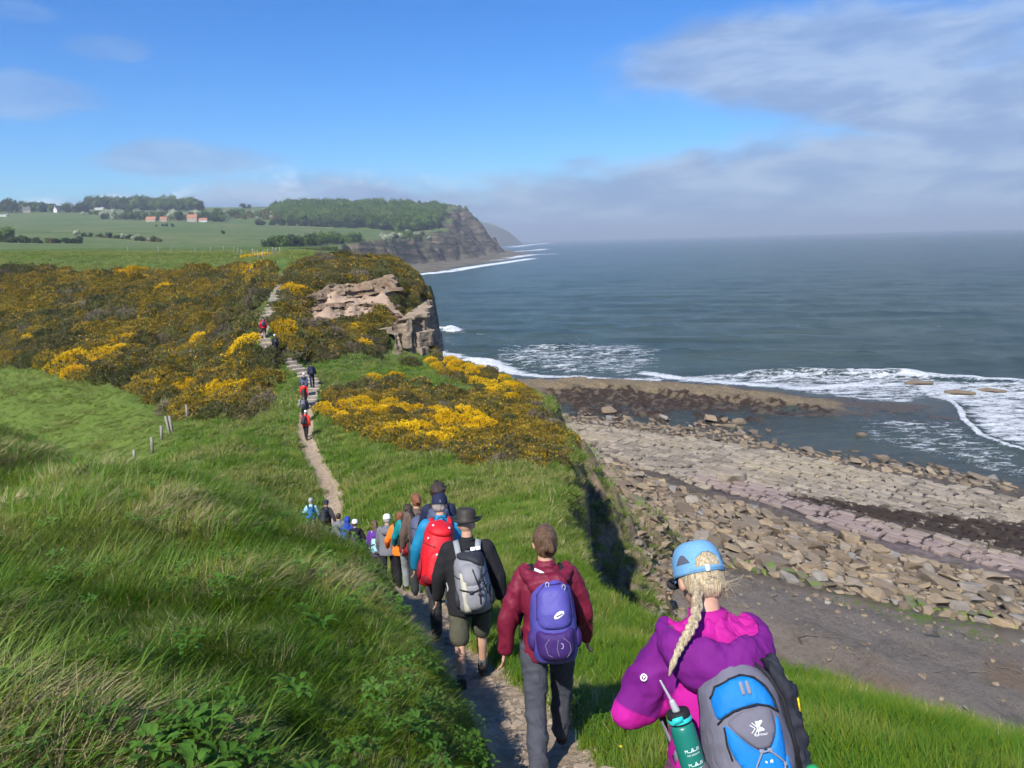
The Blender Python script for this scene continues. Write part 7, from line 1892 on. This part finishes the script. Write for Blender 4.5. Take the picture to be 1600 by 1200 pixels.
# bottle in the left pocket
M_GRN = flat_mat('green_bottle', (.010, .16, .12), .35, .5); M_TURQ = flat_mat('turquoise_plastic', (.03, .55, .52), .4, .5)
BM_ = M_ @ Matrix.Translation((-.185, -.065, -.375)) @ Matrix.Rotation(math.radians(-9), 4, 'Y') @ Matrix.Rotation(math.radians(4), 4, 'X'); bt = empty('water_bottle'); bt.matrix_world = BM_; tag(bt, 'green water bottle with white print in the left pocket of the blue rucksack', 'bottle')
def lathe(prof, seg=40):
    bm = bmesh.new(); R = [[bm.verts.new((r_ * math.cos(2 * math.pi * k / seg), r_ * math.sin(2 * math.pi * k / seg), z)) for k in range(seg)] for r_, z in prof]
    for a_, b_ in zip(R[:-1], R[1:]):
        for k in range(seg): bm.faces.new((a_[k], a_[(k + 1) % seg], b_[(k + 1) % seg], b_[k]))
    bm.faces.new(R[0][::-1]); bm.faces.new(R[-1]); return bm
RB = .041
link('flask', bm_mesh('flask', lathe([(.036, -.02), (RB, -.01), (RB, .04), (RB, .10), (RB, .185), (.039, .20), (.034, .212)])), bt, M_GRN)
link('cap', bm_mesh('cap', lathe([(.036, .212), (.0385, .216), (.0385, .246), (.036, .252), (.02, .254)])), bt, STRAP)
link('band', bm_mesh('band', lathe([(.0392, .218), (.0395, .220), (.0395, .229), (.0392, .231)])), bt, M_TURQ)
bm = bmesh.new(); boxm(bm, (-.014, -.038, .234), (.036, .006, .02)); bmesh.ops.bevel(bm, geom=bm.edges[:], offset=.002, segments=2, affect='EDGES'); link('catch', bm_mesh('catch', bm), bt, M_TURQ)
m, nt, b, out = new_mat('clear_silicone'); b.inputs['Base Color'].default_value = (.75, .78, .80, 1); b.inputs['Roughness'].default_value = .25; b.inputs['Transmission Weight'].default_value = .5; M_CLR = m
bm = bmesh.new(); cap_into(bm, (-.004, -.006, .25), (-.010, -.008, .285), .0135, .010, 12); cap_into(bm, (-.010, -.008, .285), (-.028, -.01, .36), .005, .0035, 10); link('straw', bm_mesh('straw', bm), bt, M_CLR)
def onb(x0, z0): return lambda x, z: ((RB + .0012) * math.sin((x + x0) / RB), -(RB + .0012) * math.cos((x + x0) / RB), z + z0)
text_on('GET STARTED', 0, 0, .046, bt, onb(-.018, .118)); text_on('REMEMBER YOUR GOAL', 0, 0, .060, bt, onb(-.024, .074)); text_on('KEEP CHUGGING', 0, 0, .052, bt, onb(-.020, .030))
for z0 in (.130, .086, .042):
    for txt, x0 in (('M', -.022), ('A', -.002), ('M', .018)):
        text_on(txt, 0, 0, .010 if txt != 'A' else .012, bt, onb(x0, z0))
    fun = onb(0, 0); b0 = [( -.014, z0), (.030, z0), (.030, z0 + .0014), (-.014, z0 + .0014)]
    me = bpy.data.meshes.new('rule'); vs = [fun(-.012 + .04 * i / 10, z0 + dz_) for dz_ in (0, .0016) for i in range(11)]; me.from_pydata(vs, [], [(i, i + 1, i + 12, i + 11) for i in range(10)]); link('printed_rule', me, bt, M_LBL, False)
# drinking tube with green cap on the right side
bt2 = empty('drinking_tube'); bt2.matrix_world = M_; tag(bt2, 'clear tube with a green cap trailing from the right pocket of the blue rucksack', 'tube')
cord('hose', [bez([V3(.175, -.12, -.36), V3(.20, -.14, -.385), V3(.235, -.15, -.43), V3(.29, -.15, -.475), V3(.37, -.14, -.50), V3(.43, -.13, -.49)], t / 30) for t in range(31)], .0055, M_CLR, bt2, 8)
bm = bmesh.new(); ell_into(bm, (.176, -.115, -.352), (.020, .020, .013)); link('green_cap', bm_mesh('green_cap', bm), bt2, flat_mat('green_plastic', (.02, .30, .10), .4, .5))

# ---- the woman in the maroon jacket
loc = standing(856, 4.85, 1.68)
I = person('brown haired walker in maroon jacket and slate trousers, second nearest', loc, math.radians(2), H=1.70, wide=1.06, lean=7, arms=((-6, 17, 8), (4, 15, 14)), legs=((-17, 12), (20, 16)), jacket=C_MAROON, trousers=C_SLATE, hair='bun', hairm=H_BROWN, hood=C_MAROON, voxel=.0115, fem=True, headturn=8, puff=.014, seed=12, fold=.014, jlen=-.01)
C_V1 = cloth('violet_nylon', (.085, .075, .33), .5, spec=.35); C_V2 = cloth('deep_purple_nylon', (.048, .020, .13), .6)
M_ = pack_frame(I, back=-.15, z=.50, tilt=-5, roll=-2, dx=.015); root = empty('rucksack'); root.matrix_world = M_; tag(root, 'violet daypack with white oval badge on the walker in the maroon jacket', 'rucksack', 'rucksacks worn by walkers in the line')
f, bm = sup_pack(.31, .54, .20, .78, 44, 28); me = bm_mesh('main_bag', bm); displace(me, folds(.006, (11, 11, 8), 23)); link('main_bag', me, root, C_V1)
panel('front_panel', f, smooth_poly([(-.10, -.06), (-.05, -.035), (.06, -.035), (.11, -.07), (.115, -.22), (.10, -.30), (-.10, -.30), (-.115, -.22)], 2), .003, C_V1, root, .015, .014)
panel('lower_pocket', f, smooth_poly([(-.125, -.30), (-.05, -.325), (.05, -.325), (.125, -.29), (.13, -.42), (.10, -.51), (-.10, -.51), (-.13, -.42)], 2), .004, C_V2, root, .015, .024)
panel('badge', f, smooth_poly([(-.01, -.215), (.02, -.185), (.06, -.18), (.065, -.205), (.03, -.225), (.0, -.235)], 2), .018, M_LBL, root, .01, .0)
panel('badge_mark', f, [(.008, -.212), (.05, -.195), (.052, -.200), (.01, -.218)], .0225, C_V2, root, .01, 0, .002)
cord('zip', on_f(f, [(-.115, -.24), (-.105, -.09), (-.05, -.03), (.06, -.03), (.115, -.08), (.12, -.24)], .012), .003, C_V2, root, 6)
for pl in ([(-.045, -.35), (-.075, -.39), (-.06, -.45), (-.03, -.47)], [(.045, -.35), (.085, -.39), (.09, -.44), (.06, -.48)], [(.01, -.36), (.0, -.42), (.012, -.47)]): cord('bungee', on_f(f, smooth_poly(pl, 0), .034), .002, M_CORD, root, 5)
for x, z in ((.075, -.05), (-.03, -.028), (.03, -.40)):
    bm = bmesh.new(); 
    for k in range(10):
        a = 2 * math.pi * k / 10; a2 = 2 * math.pi * (k + 1) / 10; cap_into(bm, (x + .011 * math.cos(a), f(x, z, .030), z + .017 * math.sin(a)), (x + .011 * math.cos(a2), f(x, z, .030), z + .017 * math.sin(a2)), .0025, .0025, 5)
    link('zip_pull', bm_mesh('zip_pull', bm), root, BUCK)
for sx in (-1, 1):
    bm = bmesh.new(); ell_into(bm, (sx * .145, -.06, -.40), (.035, .06, .07)); link('side_pocket', bm_mesh('side_pocket', bm), root, C_V2)
straps(I, root, M_, STRAP, .06, .085, .024)
ribbon('white_tab', [(-.10, .02, .045), (-.07, -.005, .035), (-.04, -.015, .02)], .018, M_LBL, root)

# ---- the man in the brimmed hat
loc = standing(733, 7.3, 1.80)
I = person('walker in brown brimmed hat, black fleece and olive shorts', loc, math.radians(5), H=1.80, wide=1.16, lean=7, arms=((4, 16, 10), (-4, 17, 12)), legs=((-10, 14), (12, 8)), jacket=C_BLACK, shorts=C_OLIVE, hat='brimhat', hatmat=C_HAT, hair='none', voxel=.013, headturn=-6, puff=.018, seed=22, jlen=.05)
C_GP = cloth('grey_pack_nylon', (.235, .235, .255), .65, spec=.3); M_CREAM = cloth('cream_webbing', (.52, .50, .40), .8)
root, f, M_ = simple_pack(I, 'grey rucksack with cream stripe and black straps on the walker in the brimmed hat', .33, .56, .25, C_GP, C_GP, None, C_DKPACK, .47, -5, -6, C_LGREY)
panel('black_lid', f, smooth_poly([(.0, .0), (.13, .0), (.15, -.14), (.08, -.12), (-.02, -.05), (-.12, -.05), (-.12, -.01)], 2), .006, C_DKPACK, root, .03, .03)
panel('cream_stripe', f, [(-.105, -.16), (-.055, -.16), (-.045, -.53), (-.105, -.53)], .032, M_CREAM, root, .03, .004)
panel('top_pocket', f, smooth_poly([(-.11, -.09), (.09, -.09), (.10, -.24), (.02, -.31), (-.10, -.26)], 2), .01, C_GP, root, .03, .03)
for x, z in ((.09, -.24), (.06, -.36), (-.02, -.33)):
    bm = bmesh.new(); boxm(bm, (x, f(x, z, .055), z), (.04, .012, .028)); bmesh.ops.bevel(bm, geom=bm.edges[:], offset=.004, segments=1, affect='EDGES'); link('buckle', bm_mesh('buckle', bm), root, C_DKPACK)
for pl in ([(.12, -.05), (.10, -.2), (.13, -.38)], [(-.12, -.3), (.0, -.33), (.13, -.30)], [(.02, -.13), (.06, -.3), (.05, -.45)]): cord('strap', on_f(f, pl, .05, .02), .006, STRAP, root, 6)
for x in (.05, .10):
    bm = bmesh.new(); boxm(bm, (x, -.05, .012), (.045, .05, .012), Matrix.Rotation(.5, 3, 'X')); bmesh.ops.bevel(bm, geom=bm.edges[:], offset=.004, segments=1, affect='EDGES'); link('pale_tab', bm_mesh('pale_tab', bm), root, M_LBL)

# ---- the man with the big red pack
loc = standing(692, 8.9, 1.80)
I = person('grey haired walker in navy cap and blue jacket beneath the big red pack', loc, math.radians(8), H=1.84, wide=1.12, lean=11, arms=((2, 18, 12), (0, 16, 18)), legs=((6, 10), (-6, 16)), jacket=C_BLUE, trousers=C_CHAR, hat='cap', hatmat=C_NAVY, hair='short', hairm=H_GREY, voxel=.015, headturn=-10, puff=.018, seed=32)
root, f, M_ = simple_pack(I, 'large bright red rucksack bulging between the blue jacketed arms', .37, .72, .30, C_RED, C_RED, C_RED, C_MPACK, .53, -6, 10, C_RED, .17)
panel('grey_base', f, smooth_poly([(-.16, -.60), (.0, -.57), (.16, -.60), (.15, -.70), (-.15, -.70)], 1), .012, C_MPACK, root, .03, .02)
for x, z in ((-.09, -.06), (.09, -.07), (-.13, -.20), (.12, -.24), (-.02, -.36)):
    bm = bmesh.new(); boxm(bm, (x, f(x, z, .045), z), (.022, .010, .022)); bmesh.ops.bevel(bm, geom=bm.edges[:], offset=.003, segments=1, affect='EDGES'); link('buckle', bm_mesh('buckle', bm), root, BUCK)
# ---- the rest of the line; each with own clothes
def walker(label, px, D, H, jacket, pk=None, trousers=None, shorts=None, hat=None, hatmat=None, hair='short', hairm=None, hood=None, hoodup=False, yaw=8, wide=1.0, lean=7, legs=((14, 10), (-12, 18)), arms=((10, 10, 14), (-8, 10, 14)), dz=0.0, voxel=None, fem=False):
    loc = standing(px, D, H); loc = (loc[0], loc[1], loc[2] + dz)
    rv = random.Random(px * 7 + int(D)); j_ = lambda tup, a: tuple(v + rv.uniform(-a, a) for v in tup)
    arms = tuple(j_(a, 8) for a in arms); fl_ = rv.random() < .5; legs = (legs[1], legs[0]) if fl_ else legs; legs = tuple((f * rv.uniform(.7, 1.5), max(4, k * rv.uniform(.6, 1.6))) for f, k in legs); lean += rv.uniform(-3, 4)
    I = person(label, loc, math.radians(yaw + rv.uniform(-8, 8)), H=H, wide=wide * rv.uniform(.95, 1.06), lean=lean, headturn=rv.uniform(-22, 22), headlean=rv.uniform(2, 16), arms=arms, legs=legs, jacket=jacket, trousers=trousers, shorts=shorts, hat=hat, hatmat=hatmat, hair=hair, hairm=hairm, hood=hood, hoodup=hoodup, voxel=voxel or (.018 if D < 20 else .024 if D < 40 else .032), fem=fem, puff=.012, seed=int(px))
    if pk: simple_pack(I, *pk)
    return I
walker('curly dark haired walker just ahead of the navy cap, carrying a blue grey pack', 688, 10.7, 1.84, C_NAVY, ('tall blue grey rucksack below the curly dark hair', .34, .66, .26, C_SLPACK, C_SLPACK, C_SLPACK, C_DKPACK, .52, -4, 2, STRAP), C_CHAR, hair='curly', hairm=H_DARK)
walker('auburn haired walker with hair tied back, brown checked sleeves and slate pack', 655, 12.0, 1.74, C_BROWN, ('slate grey rucksack on the auburn haired walker in brown sleeves', .30, .50, .22, C_SLPACK, C_DKPACK, None, C_DKPACK, .47, -4, 0, STRAP), C_CHAR, hair='bun', hairm=H_AUB, fem=True, arms=((2, 14, 8), (-8, 10, 14)))
walker('dark haired walker with teal sleeves, wine red pack and pale grey trousers', 640, 13.4, 1.70, C_TEAL, ('wine red rucksack hanging low between teal sleeves', .28, .50, .22, C_MPACK, C_MPACK, C_MPACK, C_MPACK, .40, -4, 3, STRAP), C_LGREY, hair='pony', hairm=H_DARK, fem=True, arms=((4, 18, 20), (-8, 10, 14)), dz=.02)
walker('walker in bright orange jacket with reddish hair, between grey and teal', 627, 15.2, 1.70, C_ORANGE, ('small yellow and black bag on the orange jacket', .20, .30, .14, flat_mat('acid_yellow_nylon', (.75, .62, .03)), C_DKPACK, None, C_DKPACK, .44, -4, 0, STRAP), C_BLACK, hair='short', hairm=H_AUB, arms=((0, 22, 30), (0, 20, 20)))
walker('walker in grey hooded top and white cap, dark trousers', 606, 17.0, 1.76, C_GREY, None, C_BLACK, hat='cap', hatmat=C_WHITE, hair='short', hairm=H_GREY, hood=C_GREY, wide=1.06)
walker('brown haired walker in purple hooded top left of the grey one', 588, 18.5, 1.68, C_PURP, ('pale blue drawstring bag on the purple hooded top', .26, .40, .12, C_SKY, C_SKY, None, C_SKY, .40, -3, 0, C_WHITE), C_BLACK, hair='long', hairm=H_BROWN, hood=C_PURP, fem=True)
walker('walker in black jacket and white cap striding behind the royal blue hood', 556, 22.5, 1.78, C_BLACK, ('small black rucksack on the white capped walker in black', .28, .46, .20, C_DKPACK, C_CHAR, None, C_DKPACK, .45, -4, 0, STRAP), C_CHAR, hat='cap', hatmat=C_WHITE, hood=C_BLACK, arms=((10, 12, 14), (-10, 28, 8)), wide=1.05)
walker('walker in royal blue jacket with the hood up', 544, 24.0, 1.78, C_ROYAL, None, C_NAVY, hair='none', hood=C_ROYAL, hoodup=True)
walker('short dark haired walker in grey jacket ahead of the royal blue hood', 531, 26.2, 1.80, C_GREY, None, C_CHAR, hairm=H_DARK)
walker('walker in dark jacket and navy hat, right of two on the valley path', 510, 29.5, 1.78, C_CHAR, ('black rucksack on the walker in the navy hat', .28, .50, .22, C_DKPACK, C_CHAR, C_DKPACK, C_DKPACK, .47, -4, 0, STRAP), C_BLACK, hat='beanie', hatmat=C_NAVY, arms=((8, 12, 14), (-6, 24, 10)), yaw=0)
walker('walker in pale grey cap with aqua sleeves, left of two on the valley path', 487, 29.9, 1.78, C_LAQ, ('bright blue rucksack on the walker with aqua sleeves', .30, .50, .24, C_BPACK, C_BPACK, C_BPACK, C_BPACK, .47, -4, 0, STRAP), C_NAVY, hat='cap', hatmat=C_LGREY, hairm=H_GREY, yaw=0, arms=((10, 22, 24), (-6, 22, 24)))
walker('walker in scarlet jacket and white cap, rearmost on the path below the steps', 477, 44.6, 1.76, C_SCAR, ('black rucksack on the rearmost scarlet jacket', .30, .48, .22, C_DKPACK, C_DKPACK, None, C_DKPACK, .45, -4, 0, STRAP), C_BLACK, hat='cap', hatmat=C_WHITE, hairm=H_GREY, yaw=0, wide=1.05)
walker('dark walker with grey pack in front of the rearmost scarlet jacket', 475, 47.6, 1.78, C_CHAR, ('grey rucksack between the two scarlet jackets', .32, .56, .24, C_GREY, C_CHAR, C_GREY, C_DKPACK, .50, -4, 0, STRAP), C_BLACK, hat='beanie', hatmat=C_CHAR, yaw=0)
walker('walker in scarlet jacket, the farther of two below the steps', 475, 50.4, 1.80, C_SCAR, ('dark rucksack on the farther scarlet jacket', .30, .46, .22, C_DKPACK, C_CHAR, None, C_DKPACK, .42, -4, 0, STRAP), C_CHAR, hairm=H_DARK, yaw=0, hood=C_SCAR)
walker('walker in grey blue jacket and pale cap directly above the farther scarlet jacket', 475, 52.6, 1.80, C_SLPACK, None, C_CHAR, hat='cap', hatmat=C_WHITE, hairm=H_GREY, yaw=0, wide=1.1, hood=C_CHAR)
walker('walker all in navy climbing the lowest steps', 487, 55.0, 1.80, C_NAVY, ('navy rucksack on the walker on the lowest steps', .28, .48, .2, C_NAVY, C_CHAR, None, C_NAVY, .45, -4, 0, STRAP), C_NAVY, hair='short', hairm=H_DARK, yaw=15, dz=.12)
walker('pale haired walker in black bending forward on the middle steps', 431, 61.6, 1.74, C_BLACK, ('black rucksack on the stooping walker on the middle steps', .26, .42, .2, C_DKPACK, C_CHAR, None, C_DKPACK, .45, -4, 0, STRAP), C_CHAR, hat='cap', hatmat=C_WHITE, lean=16, yaw=20, dz=.12)
walker('walker in crimson jacket and shorts, highest on the steps', 412, 64.8, 1.78, C_CRIM, ('grey rucksack on the walker in crimson', .26, .40, .18, C_SLPACK, C_CHAR, None, C_DKPACK, .45, -4, 0, STRAP), shorts=C_BLACK, hair='short', hairm=H_DARK, yaw=5, dz=.12)
print('people', time.time() - T0)
